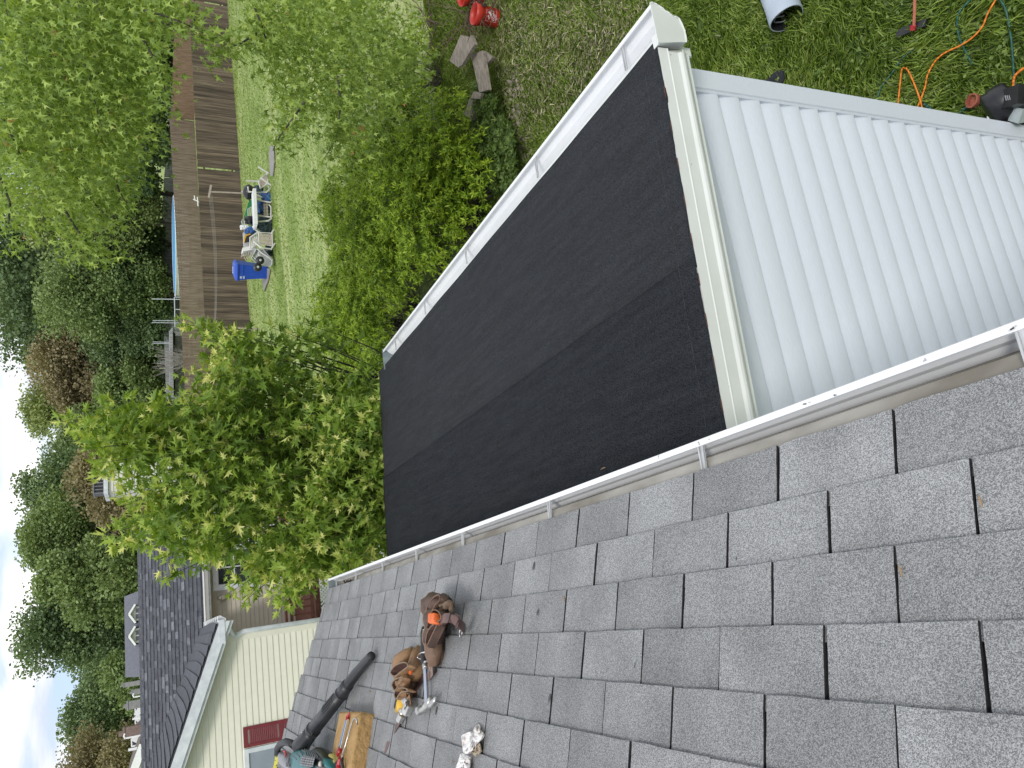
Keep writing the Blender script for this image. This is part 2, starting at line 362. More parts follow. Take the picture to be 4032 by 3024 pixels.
SL = 0.0065
tabs = [tab_mesh(TAB - SL, i) for i in range(6)]
for t_ in tabs: t_.materials.append(mShin); t_.materials.append(mDeck)
def put_tab(me, s, t, jit=True):
    o = bpy.data.objects.new('shingle', me); COL.objects.link(o); o.parent = roof
    m = Matrix.Identity(4); p = RF(s, t) - WO[house.name]
    a = random.uniform(-.004, .004) if jit else 0
    X = Vector((0, 1, 0)); Y = Vector(UP); Z = Vector(NR)
    X2 = X * math.cos(a) + Y * math.sin(a); Y2 = Y * math.cos(a) - X * math.sin(a)
    for r in range(3): m[r][0] = X2[r]; m[r][1] = Y2[r]; m[r][2] = Z[r]; m[r][3] = p[r]
    o.matrix_local = m
for k in range(13):
    off = 0.0 if k % 2 == 0 else 0.5
    t = k * EXP; se = s_end(t)
    j = -4 if k % 2 == 0 else -4.5
    while True:
        s = S0 + j * TAB + SL / 2 + random.uniform(-.0025, .0025)
        if s + TAB - SL > se:
            w = se - s
            if w > 0.03: me = tab_mesh(w, 90 + k); me.materials.append(mShin); me.materials.append(mDeck); put_tab(me, s, t, False)
            break
        put_tab(random.choice(tabs), s, t); j += 1
b = MB(); t = 13 * EXP
b.slab([RF(-3.2, t, 0), RF(s_end(t), t, 0), RF(s_end(3.6), 3.6, 0), RF(-3.2, 3.6, 0)], NR, 0.008)
b.slab([RF(-3.2, 0, 0), RF(S0 - 4.6 * TAB, 0, 0), RF(S0 - 4.6 * TAB, t, 0), RF(-3.2, t, 0)], NR, 0.008)
b.build('shingle_field', mShinB, roof)
# fascia, wall under the eave, apron, gutter
b = MB(); b.box((-0.06, -3.2, -0.20), (-0.035, 5.02, -0.015)); b.build('fascia', mCream, house)
b = MB(); b.box((-0.40, -3.2, GZ - 0.1), (-0.37, 4.75, -0.2)); b.box((-0.40, 4.72, GZ - 0.1), (-5.0, 4.75, 0.0)); b.build('wall', mSidW, house)
b = MB(); b.box((-0.40, -3.2, -0.205), (-0.061, 5.0, -0.195)); b.build('soffit', mCream, house)
b = MB(); b.sheet([(-0.03, -0.004), (0.0, -0.010), (0.034, -0.026), (0.037, -0.034)], (0, -3.2, 0), (0, 4.22, 0), (1, 0, 0), (0, 0, 1), 0.0012)
b.build('gutter_apron', mDirty, house)
GL = 5.055
b = MB(); b.sheet([(0.052, -0.088), (0.064, -0.07), (0.066, -0.05), (0.074, -0.034), (0.0835, -0.022), (0.0835, -0.006), (0.0815, -0.003), (0.067, -0.0045), (0.066, -0.012)],
                  (0, -3.2, 0), (0, GL, 0), (1, 0, 0), (0, 0, 1), 0.0012)
gut = b.build('gutter', mWhite, house)
b = MB(); b.sheet([(-0.03, -0.02), (-0.03, -0.092), (0.02, -0.094), (0.053, -0.088)], (0, -3.2, 0), (0, GL, 0), (1, 0, 0), (0, 0, 1), 0.0014)
b.build('gutter_bottom', mDirty, gut)
def hanger(bld, c, w, x0, x1, z0, z1):
    """a stamped strap with two raised ribs, tapering to the lip"""
    for s0_, s1_, zz in ((-1, 1, 0.0), (-1, -0.6, 0.004), (0.6, 1, 0.004)):
        a = []
        for (x, z, ww) in ((x0, z0, w * 0.75), (x1, z1, w)):
            a.append([(x, c + s0_ * ww, z + zz), (x, c + s1_ * ww, z + zz), (x, c + s1_ * ww, z + zz + 0.002), (x, c + s0_ * ww, z + zz + 0.002)])
        bld.hexa(a[0], a[1])
mHang = mat('galvanised_hanger', (0.62, 0.63, 0.63), (0.42, 0.42, 0.42), scale=60, rough=0.4, stretch=(0.3, 2, 1), metal=0.3)
for y in (4.775, 4.113, 3.4, 2.694, 1.985, 1.10, 0.223, -0.62, -1.5):
    b = MB(); hanger(b, y, 0.011, -0.02, 0.072, -0.006, -0.012); b.build('gutter_hanger', mHang, gut)
prof = [(-0.03, -0.094), (0.052, -0.09), (0.066, -0.07), (0.068, -0.05), (0.076, -0.034), (0.0845, -0.022), (0.0845, 0.0), (-0.03, 0.0)]
b = MB(); b.loft([[(x, GL + d, z) for x, z in prof] for d in (0.0, 0.003)]); b.build('end_cap', mWhite, gut)
b = MB(); b.loft([[(x * .94, GL + d, z * .94) for x, z in prof] for d in (-0.004, -0.0015)]); b.build('cap_lining', mGutG, gut)
b = MB()
for X, Y, L_ in ((3168, 1590, .014), (3187, 1585, .004), (3284, 1549, .012), (2750, 1742, .012), (2791, 1728, .003), (2592, 1800, .009), (3990, 1292, .02), (3640, 1420, .008), (2120, 1990, .006), (1850, 2085, .006)):
    c = onz(X, Y, -.0022)
    for q in range(4): d = rng.normal(size=2) * .0025; b.slab([(c[0] + d[0] - .0012, c[1] + d[1] - L_ / 5, -.0022), (c[0] + d[0] + .0014, c[1] + d[1] - L_ / 7, -.0022), (c[0] + d[0] + .0008, c[1] + d[1] + L_ / 5, -.0022), (c[0] + d[0] - .0014, c[1] + d[1] + L_ / 6, -.0022)], (0, 0, 1), .0005)
b.build('scuff', mat('grey_scuff', (.35, .36, .36), (.5, .5, .5), scale=90), gut, kind='stuff')
b = MB()
for _ in range(60):
    c = np.array([random.uniform(0.0, 0.03), random.uniform(4.22, 4.78), -0.085 + random.uniform(0, .035)])
    v = rng.normal(size=(2, 3)); v[:, 2] *= 0.3; b.slab([c, c + v[0] * .012, c + (v[0] + v[1]) * .012, c + v[1] * .012], (0, 0, 1), .003)
b.build('leaf_debris', mDebris, gut, kind='stuff')
# lower roof -------------------------------------------------------
def fz(x): return -0.601 + 0.0527 * (1.814 - x)            # felt surface
FA = np.array([-0.0527, 0, -1.0])
def felt(x0, x1, ya, yb, lift, seed, name):
    nx = int(abs(x1 - x0) / 0.03) + 1; ny = 150
    xs = np.linspace(x0, x1, nx); ys = np.linspace(0, 1, ny); V = []; r = random.Random(seed)
    for j, t in enumerate(ys):
        for i, x in enumerate(xs):
            ya_ = ya + 0.012 * mnoise.noise(Vector((x * 3.5, seed, 0))) + 0.004 * mnoise.noise(Vector((x * 19, seed, 4))) if j == 0 else ya
            yb_ = yb + 0.012 * mnoise.noise(Vector((x * 3, seed, 9)))
            y = ya_ + (yb_ - ya_) * t
            xx = x + (0.0045 * mnoise.noise(Vector((y * 2.2, 3, seed))) if i in (0, nx - 1) else 0) + 0.012 * (y - 2.8) / 2.1 * 0.6
            z = fz(x) + lift + 0.0035 * mnoise.noise(Vector((x * 1.6, y * 1.1, seed))) + 0.0022 * mnoise.noise(Vector((x * 7, y * .7, seed)))
            if name == 'felt_sheet_upper' and x > 0.72:      # buckles where the lap is nailed
                for yc in (4.62, 4.18, 3.72, 3.18, 2.62, 1.98):
                    z += 0.006 * math.exp(-((y - yc - (x - .8) * .15) / 0.013) ** 2) * min(1, (x - 0.72) / 0.08)
            V.append((xx, y, z))
    n = len(V); V += [(x, y, z - 0.004) for x, y, z in V]
    q = [(j * nx + i, j * nx + i + 1, (j + 1) * nx + i + 1, (j + 1) * nx + i) for j in range(ny - 1) for i in range(nx - 1)]
    e = [(i, i + 1) for i in range(nx - 1)] + [((ny - 1) * nx + i + 1, (ny - 1) * nx + i) for i in range(nx - 1)] + \
        [((j + 1) * nx, j * nx) for j in range(ny - 1)] + [(j * nx + nx - 1, (j + 1) * nx + nx - 1) for j in range(ny - 1)]
    b = MB(); b.add(V, q + [(b2, a2, a2 + n, b2 + n) for a2, b2 in e]); b.build('felt_sheet', mFelt if name == 'felt_sheet_lower' else mFeltD, lower, smooth=True)
b = MB(); b.slab([(-0.36, 0.72, fz(-0.36) - 0.05), (1.80, 0.72, fz(1.80) - 0.05), (1.80, 5.04, fz(1.8) - 0.05), (-0.36, 5.04, fz(-.36) - .05)], (0, 0, 1), 0.038)
lower = b.build('lower_roof', mDeck, house)
felt(0.82, 1.822, 0.695, 5.08, -0.004, 3, 'felt_sheet_lower')
felt(-0.36, 0.865, 0.695, 5.10, 0.0006, 8, 'felt_sheet_upper')
# snapped chalk lines, broken
for (ya, k) in ((0.785, 46), (5.0, 20)):
    b = MB(); x = 0.08
    while x < 1.78:
        ln_ = random.uniform(.01, .05); x2 = min(x + ln_, 1.78); y = ya + 0.004 * mnoise.noise(Vector((x * 4, ya, 0)))
        up_ = 0.0035 if x > .84 else 0.0055
        z = lambda q: fz(q) + up_ + (0.0 if x > .84 else 0.0)
        b.slab([(x, y - .0011, z(x)), (x2, y - .0011, z(x2)), (x2, y + .0011, z(x2)), (x, y + .0011, z(x))], (0, 0, 1), .0004); x = x2 + random.choice([.002, .004, .015])
    b.build('chalk_line', mChalk, lower, kind='stuff')
# near rake trim: two flanges and a lower bead, running down the slope
e_ = np.array([1, 0, -0.0527]); ez = np.array([0, 0, 1.0])
p, q = np.array([-0.30, 0.69, fz(-.30)]), np.array([1.778, 0.69, fz(1.778)])
b = MB(); b.sheet([(0.030, -0.010), (0.004, -0.008), (0.0, -0.004), (-0.003, -0.045), (-0.006, -0.049)], p + [0, 0, 0.0], q, (0, 1, 0), ez, 0.0015)
rk = b.build('rake_flange', mCream, lower)
b = MB(); b.sheet([(0.003, -0.046), (-0.002, -0.050), (-0.004, -0.098), (-0.012, -0.108), (-0.014, -0.118)], p - [0, 0, 0], q - e_ * 0.012, (0, 1, 0), ez, 0.0015)
b.build('rake_board', mCream, lower)
b = MB(); b.sheet([(-0.013, -0.117), (-0.010, -0.128), (0.004, -0.146), (0.010, -0.150), (0.012, -0.165)], p, q + e_ * 0.004, (0, 1, 0), ez, 0.0015)
b.build('rake_bead', mCream, lower)
b = MB(); b.slab([(-.36, 0.70, fz(-.36) - .166), (1.79, .70, fz(1.79) - .166), (1.79, .955, fz(1.79) - .166), (-.36, .955, fz(-.36) - .166)], (0, 0, 1), 0.004); b.build('rake_soffit', mCream, lower)
b = MB()
for x in np.arange(0.1, 1.7, 0.16):                      # torn underlay and rust showing along the felt's edge
    b.slab([(x, .6885, fz(x) - .001), (x + .05, .6885, fz(x + .05) - .001), (x + .05, .693, fz(x + .05) - .001), (x, .692, fz(x) - .001)], (0, 0, 1), .0022)
b.build('rust_edge', mRust, lower, kind='stuff')
for px, py in ((2300 + 752 / 2.212, 476 / 2.212), (2300 + 803 / 2.212, 536 / 2.212), (2300 + 933 / 2.212, 1430 / 2.212), (2300 + 903 / 2.212, 686 / 2.212), (2400 + 1043 / 2.212, 1500 + 52 / 2.212)):
    c = ony(px, py, 0.688); b = MB(); b.lathe([(.0035, 0), (.0035, .003), (.001, .004)], c + [0, 0.002, 0], (0, -1, 0), n=8); b.build('nail_head', mHang, lower)
# lower gutter
def LG(x, z, y): return np.array([x - 0.0031 * (y - 0.67), y, z])
pr2 = [(1.836, -0.735), (1.90, -0.738), (1.925, -0.72), (1.931, -0.69), (1.945, -0.660), (1.966, -0.635), (1.971, -0.612), (1.971, -0.600), (1.955, -0.600), (1.954, -0.606)]
b = MB(); b.sheet([(x, z) for x, z in pr2][::1], LG(0, 0, 0.674) , LG(0, 0, 4.86), (1, 0, 0), (0, 0, 1), 0.0012)
b.sheet([(1.836, -0.618), (1.836, -0.735)], LG(0, 0, .674), LG(0, 0, 4.86), (1, 0, 0), (0, 0, 1), .0012)
g2 = b.build('lower_gutter', mWhite, lower)
for y in (0.905, 1.775, 2.83, 3.70, 4.50):
    yy = y; b = MB(); hanger(b, yy, 0.011, 1.836, 1.955, -0.606, -0.610); b.build('gutter_hanger', mHang, g2)
cap = [(1.780, -0.592), (1.812, -0.738), (1.862, -0.742), (1.872, -0.742), (1.926, -0.728), (1.932, -0.694), (1.948, -0.664), (1.967, -0.636), (1.974, -0.612), (1.974, -0.596)]
b = MB(); b.loft([[(x, y, z) for x, z in cap[::-1]] for y in (0.668, 0.672)])
for i in range(1, len(cap) - 1):                          # crimped rim
    a, c = cap[i], cap[i + 1]; b.tube([(a[0], .668, a[1]), ((a[0] + c[0]) / 2, .6655, (a[1] + c[1]) / 2), (c[0], .668, c[1])], 0.0035, n=6)
b.build('end_cap', mCream, g2, label='bent white end cap with a crimped rim facing the viewer')
b = MB(); b.loft([[(x - .0, y, z) for x, z in cap[::-1]] for y in (4.862, 4.866)]); b.build('end_cap', mGutG, g2)
b = MB(); b.hexa([(1.783, .672, -.600), (1.812, .672, -.738), (1.812, .71, -.738), (1.783, .71, -.600)], [(1.836, .672, -.600), (1.836, .672, -.738), (1.836, .71, -.738), (1.836, .71, -.600)])
b.build('fascia_return', mCream, lower)
b = MB(); b.box((1.796, .72, -.80), (1.8345, 4.95, -.612)); b.build('fascia', mCream, lower)
# addition walls
ww = MB(); ww.box((-0.36, 0.977, GZ - .1), (1.80, 0.985, -0.78)); ww.box((1.80, 0.97, GZ - .1), (1.825, 4.9, -0.78)); ww.box((-.36, 4.88, GZ - .1), (1.80, 4.9, -.78))
awall = ww.build('addition_wall', mSidW, house)
def wx(z): return 1.831 + (1.893 - 1.831) * (-1.005 - z) / (3.464 - 1.005)
z = -1.118 + 0.127 * 2
k = 0
while z > GZ + 0.05:
    zb_ = z - 0.127; x1 = wx(z) + .004
    b = MB(); r = random.uniform(-.0006, .0006)
    b.loft([[(x, 0.976, z + .004)] + [(x, 0.938 + .035 * (1 - t) ** 2.0 + r * t, z - .002 - .122 * t) for t in np.linspace(0, 1, 9)] + [(x, 0.9385 + r, zb_ - .001), (x, 0.976, zb_ + .001)] for x in (-0.36, x1)])
    o = b.build('siding_board', mSidW, awall, smooth=True); z = zb_; k += 1
    for p_ in o.data.polygons: p_.use_smooth = abs(p_.normal.z) < .8 and abs(p_.normal.x) < .5
    o.data.set_sharp_from_angle(angle=math.radians(35))
b = MB(); zt, zb_ = -0.76, GZ - 0.05
def cx_(z): return 1.937 + (1.994 - 1.937) * (-1.013 - z) / 2.503
for (d0, y0_, y1_) in ((0.0, 0.928, 0.99),):
    b.loft([[(wx(z_), 0.934, z_), (wx(z_) + .004, .928, z_), (cx_(z_) - .004, .928, z_), (cx_(z_), .934, z_), (cx_(z_), .99, z_), (wx(z_), .99, z_)] for z_ in (zt, zb_)])
b.build('corner_post', mSidW, awall)
b = MB(); b.loft([[(wx(z_) - .012, 0.9375, z_), (wx(z_) - .001, 0.933, z_), (wx(z_) - .001, .96, z_), (wx(z_) - .012, .96, z_)] for z_ in (zt, zb_)]); b.build('channel_trim', mSidW, awall)

# ------------------------------------------------------------------ foliage builders
cG = [(0.0, (0.06, 0.115, 0.020)), (0.4, (0.165, 0.275, 0.040)), (0.75, (0.35, 0.47, 0.085)), (1.0, (0.72, 0.72, 0.27))]
mMaple = mat('maple_leaf', (0, 0, 0), attr=cG, rough=0.5, trans=0.35, spec=0.35)
mMaple2 = mat('big_maple_leaf', (0, 0, 0), attr=[(0.0, (0.081, 0.134, 0.025)), (0.45, (0.215, 0.320, 0.061)), (0.85, (0.407, 0.527, 0.122)), (0.97, (0.601, 0.695, 0.234)), (1.0, (0.483, 0.270, 0.112))], rough=0.5, trans=0.35, spec=0.35)
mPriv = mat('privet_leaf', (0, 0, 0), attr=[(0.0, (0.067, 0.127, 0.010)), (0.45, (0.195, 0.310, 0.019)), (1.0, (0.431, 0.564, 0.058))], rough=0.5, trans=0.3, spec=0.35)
mHerb = mat('herb_leaf', (0, 0, 0), attr=[(0.0, (0.045, 0.085, 0.016)), (0.6, (0.11, 0.18, 0.03)), (1.0, (0.24, 0.32, 0.08))], rough=0.55, trans=0.25)
mBark = mat('bark', (0.045, 0.04, 0.033), (0.10, 0.09, 0.075), scale=20, rough=0.95, stretch=(1, 1, .2), bump=0.5)
mTwig = mat('dead_twig', (0.16, 0.12, 0.09), (0.10, 0.055, 0.04), scale=12, rough=0.9)
mBlade = mat('grass_blade', (0, 0, 0), attr=[(0.0, (0.110, 0.191, 0.026)), (0.5, (0.324, 0.457, 0.083)), (0.8, (0.524, 0.647, 0.209)), (1.0, (0.635, 0.619, 0.389))], rough=0.6, trans=0.3, spec=0.3)
def curve(p, q, sag, n=6):
    p, q = np.array(p, float), np.array(q, float)
    return [p + (q - p) * t + np.array([0, 0, sag]) * 4 * t * (1 - t) for t in np.linspace(0, 1, n)]

def maple_near():
    base = np.array([2.35, 8.2, GZ]); th = thing('maple_tree', base, 'young bright green maple close behind the lower roof, with upright pale shoot tips', 'tree')
    tr = MB(); fork = base + np.array([-0.05, -.1, 1.3])
    tr.tube([base - [0, 0, .1], base + [0, 0, .6], fork], [.085, .07, .06])
    poly = [(230, 1640), (260, 1740), (330, 1850), (370, 1930), (420, 1900), (480, 1990), (500, 2060), (390, 2110), (420, 2180), (540, 2170), (620, 2140), (620, 2250), (700, 2240), (800, 2200),
            (850, 2260), (960, 2270), (1000, 2230), (1050, 2310), (1120, 2350), (1200, 2280), (1300, 2240), (1400, 2230), (1520, 2190), (1520, 1560), (1460, 1480), (1360, 1450), (1280, 1500), (1200, 1560),
            (1100, 1590), (1050, 1520), (1150, 1440), (1050, 1370), (900, 1330), (800, 1270), (700, 1265), (740, 1370), (830, 1500), (740, 1480), (690, 1500), (640, 1570), (560, 1590), (480, 1620), (400, 1560), (400, 1610), (300, 1630)]
    tips = [(235, 1655, 7.9), (300, 1700, 8.2), (372, 1850, 7.6), (430, 1640, 8.6), (395, 2118, 7.7), (620, 2205, 7.4), (705, 1268, 8.0), (800, 1300, 8.1), (640, 2280, 7.8), (450, 1960, 8.0), (900, 2335, 7.0),
            (1085, 2405, 6.9), (960, 2370, 7.3), (1070, 1290, 8.2), (1180, 1270, 8.3), (1150, 1320, 8.0), (700, 1480, 8.4), (395, 1580, 8.7), (520, 1640, 8.3), (1200, 1980, 7.2), (1300, 2290, 6.9), (1130, 2080, 7.0),
            (980, 1940, 7.0), (880, 1730, 7.5), (760, 1960, 7.6), (540, 1790, 8.0), (1440, 1900, 7.0), (1460, 1700, 7.1), (1440, 2150, 6.8)]
    for X, Y in sample_poly(poly, 330): tips.append((X, Y, 7.0 + 2.2 * random.random()))
    for X, Y in sample_poly([(1230, 1520), (1400, 1440), (1525, 1470), (1525, 2200), (1400, 2240), (1280, 2290), (1180, 2250)], 95): tips.append((X, Y, 6.6 + 1.3 * random.random()))
    for X, Y in sample_poly([(960, 2230), (1080, 2380), (1200, 2310), (1310, 2265), (1250, 2150), (1000, 2150)], 26): tips.append((X, Y, 6.7 + .6 * random.random()))
    P, D, SZ, T = [], [], [], []; lv = []
    for i, (X, Y, d) in enumerate(tips):
        q = far(X, Y, d)
        h = min(0.85, max(.15, (q[2] - fork[2]) / 6)); j = fork + (q - fork) * random.uniform(.25, .5); j[2] = fork[2] + (q[2] - fork[2]) * .35
        path = [fork] + curve(j, q, -0.25 if i < 29 else -0.15, 5)
        if i < 110: tr.tube(path, [.03, .018, .012, .008, .005, .002], n=5, cap=False)
        a, b_ = np.array(path[2]), q; Lg = np.linalg.norm(b_ - a)
        m_ = 44 if i < 29 else 36
        for k in range(m_):
            t = 1 - abs(random.gauss(0, .45)) * min(1.0, 0.9 / (Lg + .01)); t = max(t, 0.0)
            ax = a + (b_ - a) * t; rad = 0.05 + 0.18 * min(1, (1 - t) * Lg * 1.4)
            v = rng.normal(size=3); v /= np.linalg.norm(v)
            v[2] = v[2] * .7
            pp = ax + v * rad * random.uniform(.3, 1)
            dd = v + np.array([0, 0, -0.55 + 0.75 * (t > .92)]) + (b_ - a) / Lg * .4
            sz = random.uniform(.068, .13) * (0.75 if t > .95 else 1)
            P.append(pp); D.append(dd); SZ.append(sz)
            tt = random.betavariate(2, 2.4) * .8 + (0.36 if t > .94 else 0.12 * t) + (0.04 if d < 7.4 else 0)
            T.append(min(1, tt * (1.0 if random.random() > .03 else 1.3)))
    P, D, SZ, T = map(np.array, (P, D, SZ, T))
    tr.build('trunk', mBark, th)
    # the leaves that show largest are parts of their own; they are cut from the same set
    d = np.linalg.norm(P - CAM, axis=1); idx = np.argsort(d / SZ)[:220]; keep = np.ones(len(P), bool); keep[idx] = False
    V, Fc, Tt = leaves(P[keep], D[keep], SZ[keep], MAPLE, MAPLE_F, T[keep], up=.06)
    me = npmesh('crown', V - base, Fc, Tt); o = link('crown', me, mMaple, th); o['kind'] = 'stuff'
    mm_ = [npmesh('leaf', MAPLE, MAPLE_F, np.full(16, t)) for t in (.2, .4, .55, .7, .9)]
    for q in mm_: q.materials.append(mMaple)
    for i in idx:
        o = bpy.data.objects.new('leaf', mm_[min(4, int(T[i] * 5))]); COL.objects.link(o); o.parent = th
        Dn = Vector(D[i]).normalized(); A = Dn.cross(Vector((random.gauss(0, .6), random.gauss(0, .6), 1))).normalized(); Nn = A.cross(Dn)
        m = Matrix.Identity(4)
        for r in range(3): m[r][0] = A[r] * SZ[i]; m[r][1] = Dn[r] * SZ[i]; m[r][2] = Nn[r] * SZ[i]; m[r][3] = P[i][r] - base[r]
        o.matrix_local = m
maple_near()

def maple_big():
    base = np.array([15.2, 9.6, GZ]); th = thing('maple_tree', base, 'large overhanging maple with drooping leafy branches at the edge of the lawn', 'tree')
    tr = MB(); tr.tube([base - [0, 0, .2], base + [0, 0, 2.2], base + [-.2, .2, 5.0], base + [-.5, .6, 9]], [.28, .23, .19, .1], n=10)
    up = [(-40, -40), (630, -40), (590, 100), (560, 200), (560, 350), (540, 500), (520, 620), (440, 700), (390, 800), (350, 880), (300, 860), (250, 820), (180, 720), (100, 800), (-40, 880)]
    lo = [(1010, -30), (1060, 150), (1090, 300), (1110, 420), (1180, 500), (1240, 540), (1320, 560), (1420, 560), (1480, 500), (1560, 380), (1620, 240), (1500, 60), (1450, -30)]
    clus = []
    for X, Y in sample_poly(up, 430): clus.append((X, Y, random.uniform(9.0, 15), .30, 52))
    for X, Y in sample_poly(lo, 165):
        dmax = np.linalg.norm(onz(X, Y, GZ + .5) - CAM); clus.append((X, Y, min(random.uniform(9.0, 12.5), dmax), .24, 34))
    # sprigs that stand out: drooping chains (tip last)
    for ch in [((560, 40), (640, 60), (720, 90), (800, 130), (835, 165)), ((600, -10), (650, 30), (745, 30), (770, 90)), ((1010, 130), (950, 170), (890, 190), (850, 215), (832, 222)),
               ((250, 820), (300, 900), (345, 960), (395, 985), (360, 1030)), ((230, 860), (270, 950), (290, 1000)), ((300, 700), (370, 800), (430, 860), (480, 830)), ((450, 700), (470, 760), (500, 800)),
               ((1200, 400), (1150, 470), (1100, 540), (1075, 590)), ((1330, 300), (1340, 420), (1330, 520), (1310, 570), (1280, 620)), ((1000, 20), (1040, 130), (1060, 210), (1030, 160)),
               ((560, 150), (600, 220), (640, 300), (650, 360)), ((0, 450), (60, 560), (90, 640)), ((0, 700), (40, 800), (30, 900))]:
        d = random.uniform(8.2, 9.6); pts = [far(X, Y, d) for X, Y in ch]; tr.tube(pts, [.014, .011, .008, .006, .004][:len(pts)], n=5, cap=False)
        for k in range(len(ch) - 1):
            for t in (0, .33, .66): a = np.array(ch[k]) * (1 - t) + np.array(ch[k + 1]) * t; clus.append((a[0], a[1], d, .12, 16))
    P, D, SZ, T = [], [], [], []
    for i, (X, Y, d, r, n) in enumerate(clus):
        c = far(X, Y, d)
        if i % 3 == 0 and i < 335 and c[2] > GZ + .8:
            h = np.clip((c[2] - GZ) * .8, 1.5, 8.5); j = base + np.array([-.2, .2, h]); tr.tube([j] + curve(j + (c - j) * .35 + [0, 0, .7], c, .35, 5), [.06, .045, .03, .018, .01, .004], n=5, cap=False)
        v = rng.normal(size=(n, 3)) * r * .8; v[:, 2] *= .8
        P.append(c + v); dd = v * 1.2 + rng.normal(size=(n, 3)) * .35; dd[:, 2] -= .55; D.append(dd); SZ.append(rng.uniform(.05, .105, n))
        T.append(np.clip(rng.beta(2.2, 2.3, n) * .85 + (.14 if d < 10.5 else 0), 0, .97))
    P, D, SZ, T = np.concatenate(P), np.concatenate(D), np.concatenate(SZ), np.concatenate(T)
    red = rng.random(len(T)) < .004; T[red] = 1.0
    tr.build('trunk', mBark, th)
    V, Fc, Tt = leaves(P, D, SZ, STAR, STAR_F, T, up=.05)
    o = link('crown', npmesh('crown', V - base, Fc, Tt), mMaple2, th); o['kind'] = 'stuff'
maple_big()

def shrub(base, rx, ry, h, n, label, name='shrub', mt=None, leaf=(.06, .095), kind_shape=LANCE, group='leafy shrubs growing beside the lower roof', stems=9):
    th = thing(name, base, label, 'shrub', group); base = np.array(base, float)
    tr = MB(); c = base + np.array([0, 0, h * .5])
    u = rng.normal(size=(n, 3)); u /= np.linalg.norm(u, axis=1, keepdims=True); u[:, 2] = np.abs(u[:, 2]) * 1.0 - .25
    bump = 1 + .22 * np.sin(u[:, 0] * 7 + base[0] * 3) * np.sin(u[:, 1] * 6 + base[1]) + .12 * np.sin(u[:, 2] * 13 + u[:, 0] * 9)
    rr = (rng.random(n) ** .35) * bump
    tipsP = c + u * rr[:, None] * np.array([rx, ry, h * .55])
    tipsP[:, 2] = np.maximum(tipsP[:, 2], base[2] + .08)
    for k in range(stems * 3):
        q = tipsP[random.randrange(n)]; tr.tube(curve(base + [random.gauss(0, .08), random.gauss(0, .08), 0], q, -.1, 5), [.012, .01, .007, .005, .003], n=4, cap=False)
    tr.build('stem', mBark, th)
    m_ = 8; ax = u + np.array([0, 0, .8]); ax /= np.linalg.norm(ax, axis=1, keepdims=True)
    _, A, B = frames(ax)
    P, D, T = [], [], []
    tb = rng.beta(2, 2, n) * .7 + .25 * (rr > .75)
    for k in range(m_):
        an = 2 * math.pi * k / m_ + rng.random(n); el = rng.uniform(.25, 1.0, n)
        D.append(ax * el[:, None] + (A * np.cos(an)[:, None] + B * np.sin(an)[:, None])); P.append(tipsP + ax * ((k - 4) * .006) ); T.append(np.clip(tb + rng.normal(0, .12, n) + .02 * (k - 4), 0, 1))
    P, D, T = np.concatenate(P), np.concatenate(D), np.concatenate(T)
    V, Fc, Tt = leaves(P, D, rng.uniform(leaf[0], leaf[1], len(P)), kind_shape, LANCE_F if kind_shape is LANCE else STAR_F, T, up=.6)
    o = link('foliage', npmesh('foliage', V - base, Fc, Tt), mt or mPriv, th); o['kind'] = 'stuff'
    return th
shr = [((1700, 620), .95, 1.5, 520, 'bushy lime green shrub nearest the grey planter boards'), ((1560, 560), 1.0, 1.6, 520, 'tall lime green shrub under the drooping maple branches'),
       ((1800, 720), .8, 1.1, 420, 'low lime green shrub beside the white lower gutter'), ((1680, 860), .95, 1.6, 520, 'rounded lime green shrub halfway along the lower gutter'),
       ((1520, 800), 1.0, 1.5, 500, 'dense green shrub at the middle of the hedge row'), ((1560, 1010), .95, 1.6, 500, 'lime green shrub whose top meets the lower gutter'),
       ((1440, 1010), 1.0, 1.7, 520, 'yellow-green shrub bordering the lawn side of the row'), ((1460, 1190), .95, 1.7, 520, 'lime green shrub near the far end of the lower gutter'),
       ((1340, 1180), 1.0, 1.6, 480, 'far yellow-green shrub standing out against the lawn'), ((1400, 1370), 1.0, 1.7, 480, 'green shrub partly under the young maple'),
       ((1330, 800), .85, 1.3, 300, 'loose light shrub at the lawn edge in front of the junk pile'), ((1440, 640), .8, 1.3, 320, 'thin twiggy shrub beneath the big maple'),
       ((1500, 1500), 1.0, 1.6, 420, 'green shrub hidden behind the black felt roof edge'), ((1480, 900), 1.0, 2.0, 520, 'tallest lime green shrub in the middle of the bank'), ((1400, 880), 1.0, 1.9, 480, 'bushy bright shrub on the lawn side, right of the bare twigs'),
       ((1610, 740), .95, 1.8, 520, 'bright green shrub behind the ground cover and boards'), ((1370, 1270), 1.0, 2.0, 480, 'tall yellow-green shrub at the far end of the bank, by the young maple'), ((1620, 300), .9, 1.0, 240, 'sparse dark shrub among the dead twigs')]
for (XY, r, h, n, lb) in shr:
    P = onz(XY[0], XY[1], GZ + h * .55); shrub((P[0], P[1], float(terr(P[0], P[1]))), r, r, h, int(n * 1.9), lb)
